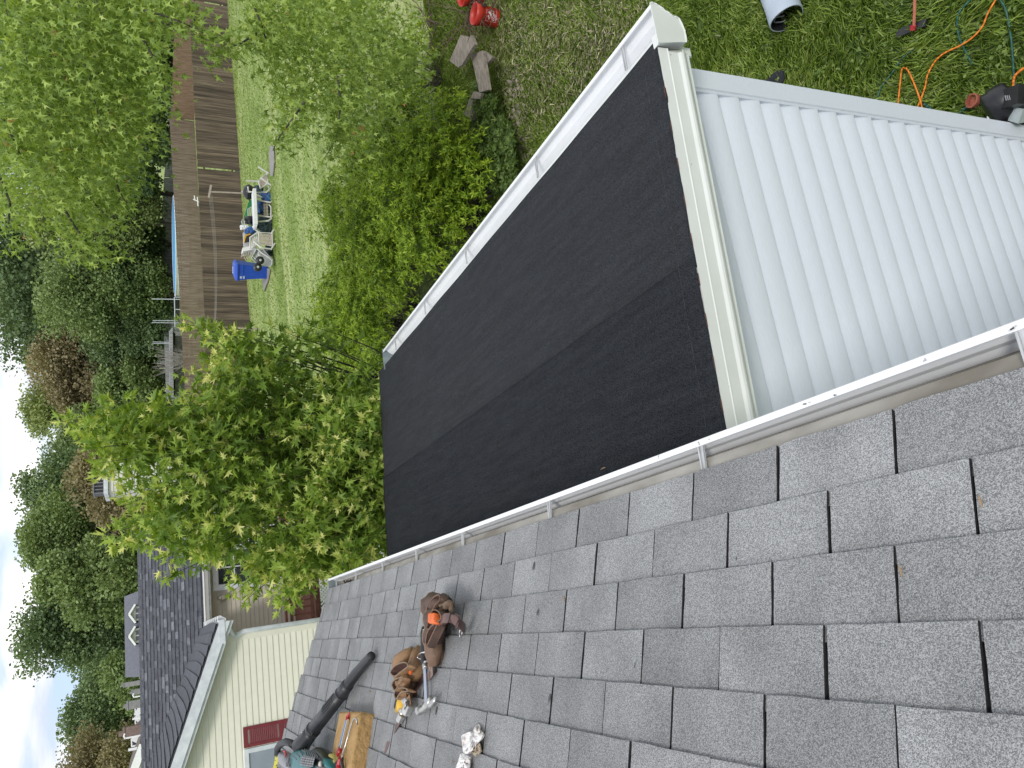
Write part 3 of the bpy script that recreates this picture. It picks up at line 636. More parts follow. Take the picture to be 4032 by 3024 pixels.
# low herbs at the foot
herb_poly = [(1870, 320), (1960, 400), (2030, 560), (2050, 720), (1960, 760), (1880, 660), (1850, 500)]
pp = sample_poly(herb_poly, 420); P = np.array([onz(X, Y, GZ + random.uniform(.05, .38)) for X, Y in pp])
k = 9; D = rng.normal(size=(len(P) * k, 3)); D[:, 2] = np.abs(D[:, 2]) * .5; T = rng.beta(2, 2.4, len(P) * k)
V, Fc, Tt = leaves(np.repeat(P, k, 0) + D * .03, D, rng.uniform(.05, .10, len(P) * k), STAR, STAR_F, T, up=.7)
org = P.mean(0); org[2] = GZ
o = link('ground_cover', npmesh('ground_cover', V - org, Fc, Tt), mHerb, None, org); tag(o, 'dark green leafy ground cover below the shrubs, beside the planter boards', 'plants', kind='stuff')

# ------------------------------------------------------------------ grass
def project(P):
    q = (P - CAM) @ RW.T; return 2016 - F * q[:, 1] / q[:, 2], 1512 - F * q[:, 0] / q[:, 2], q[:, 2]
def sn(x, y, s, a=0.0): return (np.sin(x * s + a) * np.cos(y * s * 1.13 + 2 * a) + .6 * np.sin(x * s * 2.3 + 1.7 + y * s * 1.9 + a) + .4 * np.sin(x * s * 4.9 - y * s * 4.1 + a)) / 2
def grass(n, x0, x1, y0, y1, size, w, name, label, dry=None):
    x = rng.uniform(x0, x1, n); y = rng.uniform(y0, y1, n); z = terr(x, y)
    P = np.stack([x, y, z], 1); X, Y, zz = project(P)
    ok = (X > 800) & (X < 4250) & (Y > -160) & (Y < 2400) & (zz > 0)
    clump = sn(x, y, 2.1) + .5 * sn(x, y, 6.5, 2.0)
    ok &= ~((x < 1.95) & (y > .9) & (y < 5)) & (rng.random(n) < .75 + .5 * clump)
    P, x, y, X, Y, clump = P[ok], x[ok], y[ok], X[ok], Y[ok], clump[ok]; n = len(P)
    an = sn(x, y, 1.3, 1.0) * 2.4 + rng.normal(0, .75, n); D = np.stack([np.cos(an), np.sin(an), rng.uniform(.35, 1.3, n)], 1)
    T = np.clip(.38 + .22 * clump + rng.normal(0, .17, n), 0, .86)
    if dry is not None:
        dr = dry(X, Y); isd = rng.random(n) < dr; T[isd] = rng.uniform(.78, 1, isd.sum()); D[isd, 2] *= .3
    sz = rng.uniform(size * .6, size * 1.25, n)
    shape = np.array([(-.5 * w, 0, 0), (.5 * w, 0, 0), (.42 * w, .5, .0), (0.05 * w, 1.0, -.32), (-.42 * w, .5, .0)]); shape[:, 0] /= 1
    V, Fc, Tt = leaves(P, D, sz, shape, np.array([[0, 1, 2, 3, 4]]), T, up=.5)
    o = link(name, npmesh(name, V, Fc, Tt), mBlade, None, (0, 0, 0)); tag(o, label, 'grass', kind='stuff')
def dry_near(X, Y):                             # the worn strip of dead grass behind the gutter corner
    d = np.exp(-(((X - 2150) / 330) ** 2 + ((Y - 140) / 330) ** 2)) * .55 + np.exp(-(((X - 1980) / 120) ** 2)) * .25 * (Y < 800)
    bare = np.exp(-((Y - (300 + (X - 2900) * .19)) / 60) ** 2) * (X > 2900) * .22
    return np.clip(d + bare + .015, 0, .8)
grass(430000, 1.9, 12.5, -3.0, 9.5, .095, .075, 'grass', 'long mown grass between the white wall and the buckets', dry_near)
grass(140000, 4, 34, 8, 42, .085, .16, 'far_grass', 'short lawn grass between the shrubs and the brown fence', lambda X, Y: np.full(len(X), .10))
# clover and plantain leaves between the blades
pp = sample_poly([(2700, 0), (4032, 0), (4032, 440), (3300, 400), (2800, 250)], 130); P = np.array([onz(X, Y, GZ + random.uniform(.03, .07)) for X, Y in pp])
D = rng.normal(size=(len(P) * 3, 3)); D[:, 2] *= .2
disc = np.array([(0, 0, 0), (.4, .35, 0), (.3, .85, 0), (0, 1, 0), (-.3, .85, 0), (-.4, .35, 0)])
V, Fc, Tt = leaves(np.repeat(P, 3, 0), D, rng.uniform(.014, .026, len(P) * 3), disc, np.array([[0, 1, 2, 3, 4, 5]]), rng.uniform(.45, 1, len(P) * 3), up=.85)
o = link('clover', npmesh('clover', V, Fc, Tt), mHerb, None, (0, 0, 0)); tag(o, 'small clover leaves dotted through the long grass', 'plants', kind='stuff')
# dead brown clippings on the worn strip
pp = sample_poly([(1900, 0), (2560, 0), (2400, 220), (2150, 520), (2060, 600), (1960, 330)], 5200); P = np.array([onz(X, Y, GZ + random.uniform(.0, .045)) for X, Y in pp])
D = rng.normal(size=(len(P), 3)); D[:, 2] *= .25
V, Fc, Tt = leaves(P, D, rng.uniform(.03, .09, len(P)), np.array([(-.06, 0, 0), (.06, 0, 0), (.05, .9, .05), (-.05, 1, 0)]), LANCE_F, rng.uniform(0, 1, len(P)), up=.6)
mStraw = mat('dead_clippings', (0, 0, 0), attr=[(0.0, (0.10, 0.085, 0.05)), (0.5, (0.24, 0.20, 0.13)), (0.85, (0.38, 0.33, 0.22)), (1.0, (0.50, 0.50, 0.28))], rough=0.9)
o = link('dead_clippings', npmesh('dead_clippings', V, Fc, Tt), mStraw, None, (0, 0, 0)); tag(o, 'dry brown clippings covering the worn strip behind the gutter corner', 'clippings', kind='stuff')

# ------------------------------------------------------------------ fences
mPlank = mat('brown_fence_board', (0.058, 0.043, 0.030), (0.155, 0.118, 0.084), scale=2.4, rough=0.92, stretch=(9, 9, .7), rand=0.42, detail=9, bump=0.3, bscale=20)
mPlankR = mat('reddish_fence_board', (0.19, 0.115, 0.075), (0.32, 0.215, 0.15), scale=2.4, rough=0.92, stretch=(6, 6, .6), detail=9)
mPlankShade = mat('shaded_fence_board', (0.12, 0.088, 0.062), (0.22, 0.17, 0.13), scale=1.8, rough=0.92, stretch=(6, 6, .5), detail=9)  # darker board colour paints in the shade of the run facing another way
mPlankG = mat('grey_fence_board', (0.18, 0.18, 0.185), (0.32, 0.325, 0.335), scale=2.2, rough=0.92, stretch=(5, 5, .5), detail=9)
def fence(path, h, w, mt, label, parts, thk=.02, sagz=0.0, rail=True, kerb=False, group=None, hfun=None):
    P0 = np.array(path[0]); th = thing('fence', P0, label, 'fence', group); meshes = {}
    row = MB(); n_tot = 0
    for a, b_ in zip(path[:-1], path[1:]):
        a, b_ = np.array(a, float), np.array(b_, float); d = b_ - a; Ln = np.linalg.norm(d[:2]); u = d / Ln; nrm = np.array([u[1], -u[0], 0]); n = int(Ln / w)
        for i in range(n):
            p = a + u * (i + .5) * w + nrm * random.uniform(-.006, .006); hh = (hfun(p) if hfun else h) + random.uniform(-.012, .012)
            if parts and n_tot < 300:
                k = random.randrange(4)
                if k not in meshes:
                    m_ = MB(); ww_ = w / 2 - random.uniform(.0015, .004); H = 1.0
                    m_.hexa([(-ww_, -thk / 2, 0), (ww_, -thk / 2, 0), (ww_, thk / 2, 0), (-ww_, thk / 2, 0)], [(-ww_, -thk / 2, H), (ww_, -thk / 2, H), (ww_, thk / 2, H), (-ww_, thk / 2, H)])
                    m_.v = [v for v in m_.v]; meshes[k] = m_.mesh('fence_board'); meshes[k].materials.append(mt)
                o = bpy.data.objects.new('fence_board', meshes[k]); COL.objects.link(o); o.parent = th
                o.location = Vector(p - P0); o.rotation_euler = (0, random.uniform(-.003, .003), math.atan2(u[1], u[0])); o.scale = (1, 1, hh); n_tot += 1
            else:
                row.obox(p + [0, 0, hh / 2], u * (w / 2 - .008), nrm * thk / 2, (0, 0, hh / 2)); n_tot += 1
        if rail:
            r = MB()
            for zz in (.35, h - .3): r.obox((a + b_) / 2 + nrm * (-.035 if (nrm @ (CAM - a)) > 0 else .035) + [0, 0, zz], d / 2, nrm * .02, (0, 0, .045))
            r.build('rail', mt, th)
        if kerb:
            r = MB(); r.obox((a + b_) / 2 + nrm * .06 + [0, 0, .06], d / 2, nrm * .02, (0, 0, .11)); r.build('kick_board', mPlankG, th)
    if row.v: row.build('board_row', mt, th, kind='stuff')
    return th
A = [ong(893, -60), ong(896, 27), ong(922, 350), ong(945, 678), ong(972, 1105), ong(990, 1330), ong(1002, 1640), ong(1010, 1850)]
fence(A, 1.95, .15, mPlank, 'brown weathered board fence along the back of the lawn, behind the junk pile', True)
b = MB()
for a_, b_ in zip(A[:3], A[1:4]):
    d = b_ - a_; u = d / np.linalg.norm(d); nrm = np.array([u[1], -u[0], 0]); b.obox((a_ + b_) / 2 + nrm * .12 + [0, 0, .1], d / 2, nrm * .05, (0, 0, .12))
b.build('landscape_timber', mPlankG, label='long grey timber edging lying along the foot of the brown fence', cat='timber edging')
def fpx(pts, dist): return [(lambda p: np.array([p[0], p[1], float(terr(p[0], p[1]))]))(far(X, Y, dist_)) for (X, Y), dist_ in zip(pts, dist)]
def topz(X, Y, p):                              # height of a sight line above the ground at plan distance of p
    d = ray(X, Y); s = np.hypot(p[0] - CAM[0], p[1] - CAM[1]) / np.hypot(d[0], d[1]); return CAM[2] + s * d[2]
B1 = fpx([(720, -60), (715, 470)], (66, 78)); h1 = topz(673, 470, B1[1]) - B1[1][2]
fence(B1, h1, .16, mPlankR, 'reddish cedar fence section beyond the brown fence, nearest the big maple', False)
B2 = fpx([(715, 471), (760, 1400), (770, 1900)], (78.0, 66, 62))
def hB(p):
    X, Y, _ = project(np.array([p])); Yc = float(Y[0]); return topz(667 + (Yc - 470) * (719 - 667) / 908, Yc, p) - p[2]
fence(B2, h1, .16, mPlankShade, 'neighbour fence with its shaded side coloured darker, between the two back yards', False, hfun=hB)
C1 = fpx([(680, 300), (660, 700), (650, 970), (665, 1300), (680, 2000)], (112, 108, 105, 100, 96))
def hC(p):
    X, Y, _ = project(np.array([p])); Yc = float(Y[0]); xs = np.interp(Yc, [470, 700, 970, 1288, 1600, 2000], [665, 646, 631, 649, 655, 665]); return topz(xs, Yc, p) - p[2]
fence(C1, 2, .2, mPlankG, 'silvery grey fence behind the swimming pool', False, hfun=hC)

# ------------------------------------------------------------------ trees of the background
def bg_tree(Yc, Xt, hw, dist, pal, label, n=9000, leaf=.42, base_frac=.16, dens=1.0, trunk_r=.3, name='tree', wild=.3):
    top = far(Xt, Yc, dist); gx = far(607, Yc, dist); base = np.array([gx[0], gx[1], float(terr(gx[0], gx[1]))]); H = top[2] - base[2]; R = hw / F * dist
    th = thing(name, base, label, 'tree', 'trees beyond the back fences'); tr = MB()
    lean = random.uniform(-.03, .03) * H
    nl = 34; u = rng.normal(size=(nl, 3)); u /= np.linalg.norm(u, axis=1, keepdims=True)
    rad = rng.uniform(.5, .98, nl); zc = base[2] + H * (base_frac + 1) / 2; hz = H * (1 - base_frac) / 2
    c = np.array([base[0], base[1], zc]) + u * rad[:, None] * np.array([R, R, hz]) * np.array([.85, .85, .86])
    for q in range(7):
        a_ = q * .9 + base[0]; rr_ = (0, .35, .4, .45, .6, .62, .66)[q]; c[q] = [base[0] + R * rr_ * math.cos(a_), base[1] + R * rr_ * math.sin(a_), top[2] - hz * (.20, .26, .3, .34, .5, .55, .6)[q]]
    lr = rng.uniform(.30, .50, nl) * min(R, hz) * 1.0
    tr.tube([base - [0, 0, .2], base + [lean * .3, 0, H * .35], base + [lean, 0, H * .75]], [trunk_r, trunk_r * .7, trunk_r * .25], n=7)
    for k in range(16):
        q = c[k]; j = base + [lean * .3, 0, H * random.uniform(.18, .5)]; tr.tube(curve(j, q, .3, 5), [trunk_r * .35, trunk_r * .25, trunk_r * .16, trunk_r * .1, trunk_r * .04], n=5, cap=False)
    tr.build('trunk', mBark, th)
    n = int(n * dens * 2.4); leaf *= .6; li = rng.integers(0, nl, n); v = rng.normal(size=(n, 3)); v /= np.linalg.norm(v, axis=1, keepdims=True)
    bm = 1 + wild * (np.sin(v[:, 0] * 5 + li) * np.sin(v[:, 1] * 6 + li * 2) + .5 * np.sin(v[:, 2] * 11 + li))
    rr = rng.random(n) ** .4 * bm
    P = c[li] + v * (lr[li] * rr)[:, None] * np.array([1, 1, .8])
    P[:, 2] = np.minimum(P[:, 2], top[2] + .3)
    tl = rng.normal(0, .10, nl)[li]
    T = np.clip(.42 + tl + rng.normal(0, .14, n) + .10 * v[:, 2], 0, 1)
    V, Fc, Tt = leaves(P, v + rng.normal(size=(n, 3)) * .6, rng.uniform(leaf * .55, leaf * 1.2, n), TRI, TRI_F, T, up=.35)
    o = link('crown', npmesh('crown', V - base, Fc, Tt), pal, th); o['kind'] = 'stuff'
def pal(name, a, b_, c): return mat(name, (0, 0, 0), attr=[(0.0, a), (.5, b_), (1.0, c)], rough=0.6, trans=0.2, spec=0.25)
pD = pal('dark_foliage', (0.085, 0.135, 0.065), (0.16, 0.235, 0.105), (0.27, 0.35, 0.165))
pM = pal('mid_foliage', (0.115, 0.17, 0.06), (0.22, 0.30, 0.11), (0.35, 0.44, 0.18))
pL = pal('light_foliage', (0.14, 0.19, 0.06), (0.27, 0.335, 0.115), (0.42, 0.48, 0.19))
pB = pal('brownish_foliage', (0.16, 0.14, 0.075), (0.29, 0.25, 0.14), (0.42, 0.36, 0.21))
bgt = [(2985, 235, 165, 82, pB, 'brownish budding tree at the left edge behind the far chimneys', 8000, .30, .30), (2790, 245, 150, 90, pD, 'dark green tree above the far chimneys, right of the brownish one', 9000, .36, .2),
       (2650, 400, 120, 60, pM, 'shorter leafy tree behind the neighbour ridge near the grey chimney', 6000, .3, .2),
       (2410, 55, 190, 64, pD, 'tall dark tree rising over the two dormers', 15000, .30, .2), (2260, 120, 150, 60, pM, 'broad green tree right of the tall dark one, over the ridge', 11000, .3, .12),
       (2070, 42, 165, 66, pM, 'big rounded tree behind the cream chimney, left half', 14000, .3, .12), (1880, 36, 150, 70, pD, 'airy dark tree with sky gaps above the cream chimney', 8500, .3, .3),
       (1880, 260, 160, 58, pB, 'olive-brown tree directly behind the cream chimney', 9000, .3, .1),
       (1600, 66, 125, 120, pL, 'pale green tree topping the skyline right of the airy one', 8000, .5, .2), (1700, 190, 110, 110, pM, 'small green tree between the brownish crown and the chimney', 6000, .45, .15),
       (1440, 125, 170, 112, pB, 'brownish-tan crown above the red-roofed shed', 11000, .5, .2), (1390, 60, 90, 135, pL, 'pale treetop peeking behind the tan crown', 5000, .55, .3),
       (1080, -170, 340, 118, pD, 'huge dark evergreen-looking tree at centre of the skyline', 20000, .62, .1), (1160, 150, 190, 100, pM, 'mid green tree in front of the huge dark one', 14000, .42, .1),
       (1330, 330, 150, 108, pD, 'dark bushy tree just left of the shed', 9000, .45, .05), (880, 70, 150, 98, pL, 'yellow-green tree right of the huge dark one', 12000, .42, .1),
       (960, 330, 150, 104, pD, 'shady dark tree behind the pool', 9000, .45, .05), (760, 250, 170, 100, pM, 'green tree behind the grey fence corner', 11000, .42, .08),
       (560, 120, 210, 95, pM, 'tall green tree behind the big maple branches', 13000, .42, .05), (330, 60, 220, 92, pD, 'dark tree filling the gaps of the big maple', 13000, .42, .05),
       (90, 40, 230, 90, pM, 'green tree at the top corner behind the maple', 12000, .42, .05), (600, 420, 180, 90, pD, 'low dark tree above the reddish fence', 8000, .4, .02), (380, 430, 190, 92, pD, 'low dark tree behind the reddish fence, right part', 8000, .4, .0), (150, 430, 200, 94, pM, 'low green tree behind the reddish fence at the top edge', 8000, .4, .0),
       (1550, 380, 130, 104, pM, 'low green tree behind the white shed', 7000, .45, .05), (1780, 420, 150, 100, pD, 'low dark tree hidden by the young maple', 7000, .45, .05)]
bgt += [(2340, 170, 210, 92, pM, 'wide green tree behind the tall dark one, filling the skyline', 9000, .42, .05), (2010, 120, 190, 96, pM, 'wide green tree behind the chimney trees, filling the skyline', 9000, .42, .05), (2680, 330, 190, 96, pD, 'low dark tree above the slim grey chimney', 8000, .42, .05), (2900, 330, 190, 110, pM, 'hazy green tree filling the skyline gap left of the dark far tree', 8000, .5, .05), (2560, 300, 190, 100, pD, 'dark low tree behind the tall dark one, over the dormer roof', 8000, .45, .05), (2180, 190, 170, 95, pM, 'green tree filling the gap behind the two tall ridge trees', 8000, .45, .05),
        (1980, 240, 170, 105, pD, 'dark tree filling the gap behind the airy one', 8000, .45, .05), (1500, 250, 200, 128, pM, 'far green treetops behind the tan crown', 9000, .55, .05), (1240, 180, 190, 130, pM, 'far green treetops left of the huge dark tree', 9000, .55, .05), (830, 330, 220, 112, pD, 'deep shade tree behind the pale green one', 9000, .45, .02), (1050, 380, 200, 106, pD, 'dark undergrowth tree directly above the pool', 9000, .42, .0), (1280, 450, 150, 103, pD, 'dark undergrowth tree above the pale poles', 7000, .42, .0)]
for (Yc, Xt, hw, dist, p_, lb, n, lf, bf) in bgt: bg_tree(Yc, Xt, hw, dist, p_, lb, n=n, leaf=lf, base_frac=bf)

# ------------------------------------------------------------------ neighbour house
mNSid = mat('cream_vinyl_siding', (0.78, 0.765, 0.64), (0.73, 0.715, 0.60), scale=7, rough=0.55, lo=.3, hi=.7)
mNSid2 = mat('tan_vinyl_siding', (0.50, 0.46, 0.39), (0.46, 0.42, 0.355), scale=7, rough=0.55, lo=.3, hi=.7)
mNRoof = mat('dark_architectural_shingle', (0.055, 0.058, 0.068), (0.085, 0.088, 0.10), scale=6, rough=0.95, rand=0.2, speck=(60, .6, 1.5, .5))
mNRoofL = mat('grey_architectural_tab', (0.105, 0.11, 0.125), (0.15, 0.155, 0.17), scale=9, rough=0.95, rand=0.3, speck=(60, .6, 1.5, .5))
mGlass = mat('window_glass', (0.02, 0.025, 0.03), (0.05, 0.055, 0.06), scale=3, rough=0.08, spec=0.9)
mBlind = mat('window_blind', (0.30, 0.345, 0.39), (0.26, 0.30, 0.34), scale=3, rough=0.3)
mRed = mat('dark_red_shutter', (0.20, 0.025, 0.035), (0.16, 0.02, 0.028), scale=9, rough=0.5)
mDeckR = mat('reddish_deck_stain', (0.17, 0.055, 0.035), (0.11, 0.035, 0.025), scale=9, rough=0.6)
mTrimB = mat('weathered_white_trim', (0.70, 0.73, 0.76), (0.56, 0.59, 0.63), scale=8, rough=0.5, detail=7)
YG, YL = 13.6, 18.4
nh = thing('neighbour_house', (0.5, YG, GZ), 'cream-sided neighbour house with dark shingle roof, white gutters and a red shutter', 'house')
RA, RB = ony(857, 2455, YG - .3), ony(664.6, 3024, YG - .3)
sl = (RB[2] - RA[2]) / (RA[0] - RB[0])
EL = ony(799, 2350, YL - .35); ze = EL[2]                     # main eave line
d_ = ray(557, 2650)                                           # ridge from the sight line
def roof_hit(X, Y): return onp(X, Y, (0, -sl, 1), (0, YL - .35, ze + .02))
RG = roof_hit(557, 2650); ridge_z = ony(557, 2650, RG[1])[2]
xw = RA[0]                                                    # wing eave x
def wing_z(x): return RA[2] + sl * (xw - x)
xwall = ony(892, 2508, YG)[0]
xR = ony(800, 1985, YL - .35)[0]
xr_ridge = xw - (ridge_z - RA[2]) / sl
print('neighbour', RA, RB, 'slope', sl, 'eave', EL, 'ridge', RG, 'xR', xR, 'xwall', xwall, 'wing ridge x', xr_ridge)
def siding(parent, y, xl, xrf, z0, z1, ex, mt, depth=.012, face=-1):
    z = z1
    while z > z0:
        zb = max(z - ex, z0); b = MB()
        xa0, xa1 = xl(z), xrf(z); xb0, xb1 = xl(zb), xrf(zb)
        if xb1 - xb0 > .05:
            xa1 = max(xa1, xa0 + .01)
            def ring(z_, x0, x1, dy): return [(x0, y + face * dy, z_), (x1, y + face * dy, z_), (x1, y + .02, z_), (x0, y + .02, z_)]
            b.loft([ring(z, xa0, xa1, .001), ring(zb + .02, xb0 * .99 + xa0 * .01, xb1, depth), ring(zb + .004, xb0, xb1, depth), ring(zb, xb0, xb1, .002)])
            b.build('siding_board', mt, parent)
        z = zb
XL0 = -7.0
# wing gable wall
b = MB(); b.slab([(XL0, YG + .03, GZ - .2), (xwall, YG + .03, GZ - .2), (xwall, YG + .03, wing_z(xwall) - .25), (XL0, YG + .03, wing_z(XL0) - .25)], (0, 1, 0), .1)
b.box((xwall - .1, YG + .13, GZ - .2), (xwall, YL, wing_z(xwall) - .25)); b.box((XL0, YG + .13, GZ - .2), (XL0 + .1, YL, 2)); gw = b.build('gable_wall', mNSid, nh)
siding(gw, YG, lambda z: XL0, lambda z: min(xwall, xw - (z + .22 - RA[2]) / sl), GZ + .1, wing_z(-3.9), .1016, mNSid)
b = MB(); b.box((xwall - .09, YG - .018, GZ), (xwall + .012, YG + .08, wing_z(xwall) - .2)); b.build('corner_post', mNSid, gw)
# long wall
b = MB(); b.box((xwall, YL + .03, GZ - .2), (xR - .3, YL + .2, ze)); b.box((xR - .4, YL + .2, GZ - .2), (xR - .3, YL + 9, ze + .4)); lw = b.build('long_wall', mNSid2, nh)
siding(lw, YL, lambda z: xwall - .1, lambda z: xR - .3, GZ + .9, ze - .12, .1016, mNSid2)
# roofs
def slab_roof(name, pts, up=(0, 0, 1), mt=mNRoof, th=.06, parent=None):
    b = MB(); b.slab(pts, up, th); return b.build(name, mt, parent or nh)
yr, zr = RG[1], ze + sl * (RG[1] - (YL - .35))
mroof = slab_roof('main_roof', [(XL0 - 3, YL - .35, ze - .04), (xR, YL - .35, ze - .04), (xR, yr, zr - .04), (XL0 - 3, yr, zr - .04)])
slab_roof('rear_roof', [(XL0 - 3, yr, zr - .04), (xR, yr, zr - .04), (xR, yr + (yr - YL), ze - .04), (XL0 - 3, yr + (yr - YL), ze - .04)])
b = MB(); b.add([(xR - .3, YL, ze - .02), (xR - .3, yr + (yr - YL), ze - .02), (xR - .3, yr, zr - .05), (xR - .34, YL, ze - .02), (xR - .34, yr + (yr - YL), ze - .02), (xR - .34, yr, zr - .05)],
                [(0, 1, 2), (5, 4, 3), (0, 3, 4, 1), (1, 4, 5, 2), (2, 5, 3, 0)]); b.build('gable_end', mNSid, nh)
Ls = math.hypot(yr - YL + .35, zr - ze); nc = 17; ew = Ls / nc; us = np.array([0, (yr - YL + .35) / Ls, (zr - ze) / Ls]); ns = np.cross([1, 0, 0], us)
def valley_x(y): return xw - (ze + sl * (y - YL + .35) - RA[2]) / sl      # where the wing roof meets the main one
ntab = 0; rest = MB()
for i in range(nc):
    p = np.array([0, YL - .35, ze + .021]) + us * (i * ew); y = p[1]; x0 = valley_x(y + ew) - .6
    b = MB(); c = np.array([(x0 + xR) / 2, p[1], p[2]]) + us * ew / 2
    hx = (xR - x0) / 2 + .02
    a = [(x0, *(p + ns * .022)[1:]), (xR + .02, *(p + ns * .022)[1:]), (xR + .02, *(p + us * ew + ns * .004)[1:]), (x0, *(p + us * ew + ns * .004)[1:])]
    b.slab(a, ns, -.02); b.build('shingle_course', mNRoof, mroof)
    x = x0 + random.uniform(0, .2)
    while x < xR - .15:
        w = random.choice([.12, .16, .2, .26]); X, Y, _ = project(np.array([[x, p[1], p[2]]])) 
        if -20 < Y[0] < 3060 and random.random() < .8:
            q = p + ns * .0225; e2 = .018; sl2 = (ns * -.016)
            quad = [(x, *(q)[1:]), (x + w, *(q)[1:]), (x + w, *(q + us * ew * .95 + sl2)[1:]), (x, *(q + us * ew * .95 + sl2)[1:])]
            if ntab < 290 and Y[0] > 2120:
                bb = MB(); bb.slab(quad, ns, .007); bb.build('shingle', mNRoofL if random.random() < .55 else mNRoof, mroof); ntab += 1
            else: rest.slab(quad, ns, .007)
        x += w + random.choice([.1, .2, .28, .4])
if rest.v: rest.build('shingle_row', mNRoofL, mroof, kind='stuff')
b = MB()
for k in range(int((xR + 6) / .26)):
    x = -6 + k * .26; b.slab([(x, yr - .12, zr - .035), (x + .25, yr - .12, zr - .030), (x + .25, yr, zr + .04), (x, yr, zr + .035)], (0, 0, 1), .025); b.slab([(x, yr + .12, zr - .035), (x + .25, yr + .12, zr - .030), (x + .25, yr, zr + .04), (x, yr, zr + .035)], (0, 0, 1), .024)
b.build('ridge_cap', mNRoof, mroof)
# wing roof (right slope) with sagging courses
Yv = lambda x: YL - .35 + (wing_z(x) - ze) / sl
xl_ = XL0
Lw = math.hypot(xw - xl_, sl * (xw - xl_))
wr = slab_roof('wing_roof', [(xw, YG - .3, RA[2] - .02), (xl_, YG - .3, wing_z(xl_) - .02), (xl_, yr + 2, wing_z(xl_) - .02), (xw, yr + 2 if False else YL - .3, RA[2] - .02)], th=.03)
nw = 42; uw = np.array([-1, 0, sl]); uw = uw / np.linalg.norm(uw); nwv = np.array([sl, 0, 1]); nwv = nwv / np.linalg.norm(nwv)
for i in range(nw):
    p = np.array([xw, 0, RA[2] + .012]) + uw * i * Lw / nw; q = p + uw * Lw / nw
    if p[0] < -6.5: break
    ye, ye2 = max(min(Yv(p[0]), yr + 1), YG), max(min(Yv(q[0]), yr + 1), YG); b = MB()
    K = 7; up_ = []; lo_ = []
    for j in range(K + 1):
        t = j / K; sag = .035 * math.sin(math.pi * t) + .02 * math.sin(i * 1.7 + 5 * t)
        lo_.append(p - uw * sag + np.array([0, YG - .33 + (ye - YG + .33) * t, 0]) + nwv * .018); up_.append(q - uw * sag + np.array([0, YG - .33 + (ye2 - YG + .33) * t, 0]) + nwv * .002)
    b.slab(lo_ + up_[::-1], nwv, -.016) if False else b.add([tuple(v) for v in lo_ + up_ + [v - nwv * .016 for v in lo_]],
        [(j, j + 1, K + 2 + j, K + 1 + j) for j in range(K)] + [(2 * (K + 1) + j, 2 * (K + 1) + j + 1, j + 1, j) for j in range(K)])
    b.build('shingle_course', mNRoof, wr)
# rake board, eave return, gutters
for nm, dz0, dz1, dy in (('rake_board', -.03, -.20, .0), ('rake_shadow_board', -.20, -.26, .045)):
    b = MB(); b.hexa([(xw + .02, YG - .33 + dy, RA[2] + dz0), (XL0, YG - .33 + dy, wing_z(XL0) + dz0 + .0), (XL0, YG - .33 + dy, wing_z(XL0) + dz1), (xw + .02, YG - .33 + dy, RA[2] + dz1)],
                     [(xw + .02, YG - .29 + dy, RA[2] + dz0), (XL0, YG - .29 + dy, wing_z(XL0) + dz0), (XL0, YG - .29 + dy, wing_z(XL0) + dz1), (xw + .02, YG - .29 + dy, RA[2] + dz1)]); b.build(nm, mTrimB, nh)
P1, P2, P3, P4 = ony(860, 2442, YG - .34), ony(884, 2442, YG - .34), ony(889, 2534, YG - .34), ony(864, 2534, YG - .34)
b = MB(); b.slab([P1, P2, P3, P4], (0, 1, 0), .36); b.build('eave_return', mTrimB, nh)
b = MB(); zg = RA[2] - .02
b.sheet([(0.0, -.11), (.07, -.11), (.105, -.05), (.125, -.03), (.125, 0)], (xw - .0, YG - .33, zg), (xw, YL - .4, zg), (1, 0, 0), (0, 0, 1), .004); wg = b.build('wing_gutter', mWhite, nh)
for k in range(9):
    y = YG - .1 + k * .53; b = MB(); b.box((xw - .02, y - .03, zg + .001), (xw + .125, y + .03, zg + .006)); b.build('gutter_hanger', mWhite, wg)
b = MB(); b.sheet([(0.0, -.11), (-.07, -.11), (-.105, -.05), (-.125, -.03), (-.125, 0)], (xw + .05, YL - .35, ze + .0), (xR, YL - .35, ze), (0, 1, 0), (0, 0, 1), .004); b.build('long_gutter', mWhite, nh)
b = MB(); b.box((xwall, YL - .34, ze - .17), (xR, YL - .31, ze - .005)); b.build('fascia', mTrimB, nh)
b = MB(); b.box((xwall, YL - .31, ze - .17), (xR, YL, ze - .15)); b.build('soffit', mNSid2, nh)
dpts = [ony(X, Y, YG - .22 + dy) for X, Y, dy in ((884, 2450, 0), (898, 2456, .02), (905, 2475, .1), (915, 2497, .16), (930, 2503, .16), (960, 2500, .16))] 
dn = MB(); dn.tube([dpts[0], dpts[1], dpts[2], dpts[3], dpts[4], [xwall + .05, YG - .05, dpts[5][2]], [xwall + .05, YG - .05, GZ + .3]], .042, n=8); dn.build('downspout', mTrimB, nh, smooth=True)
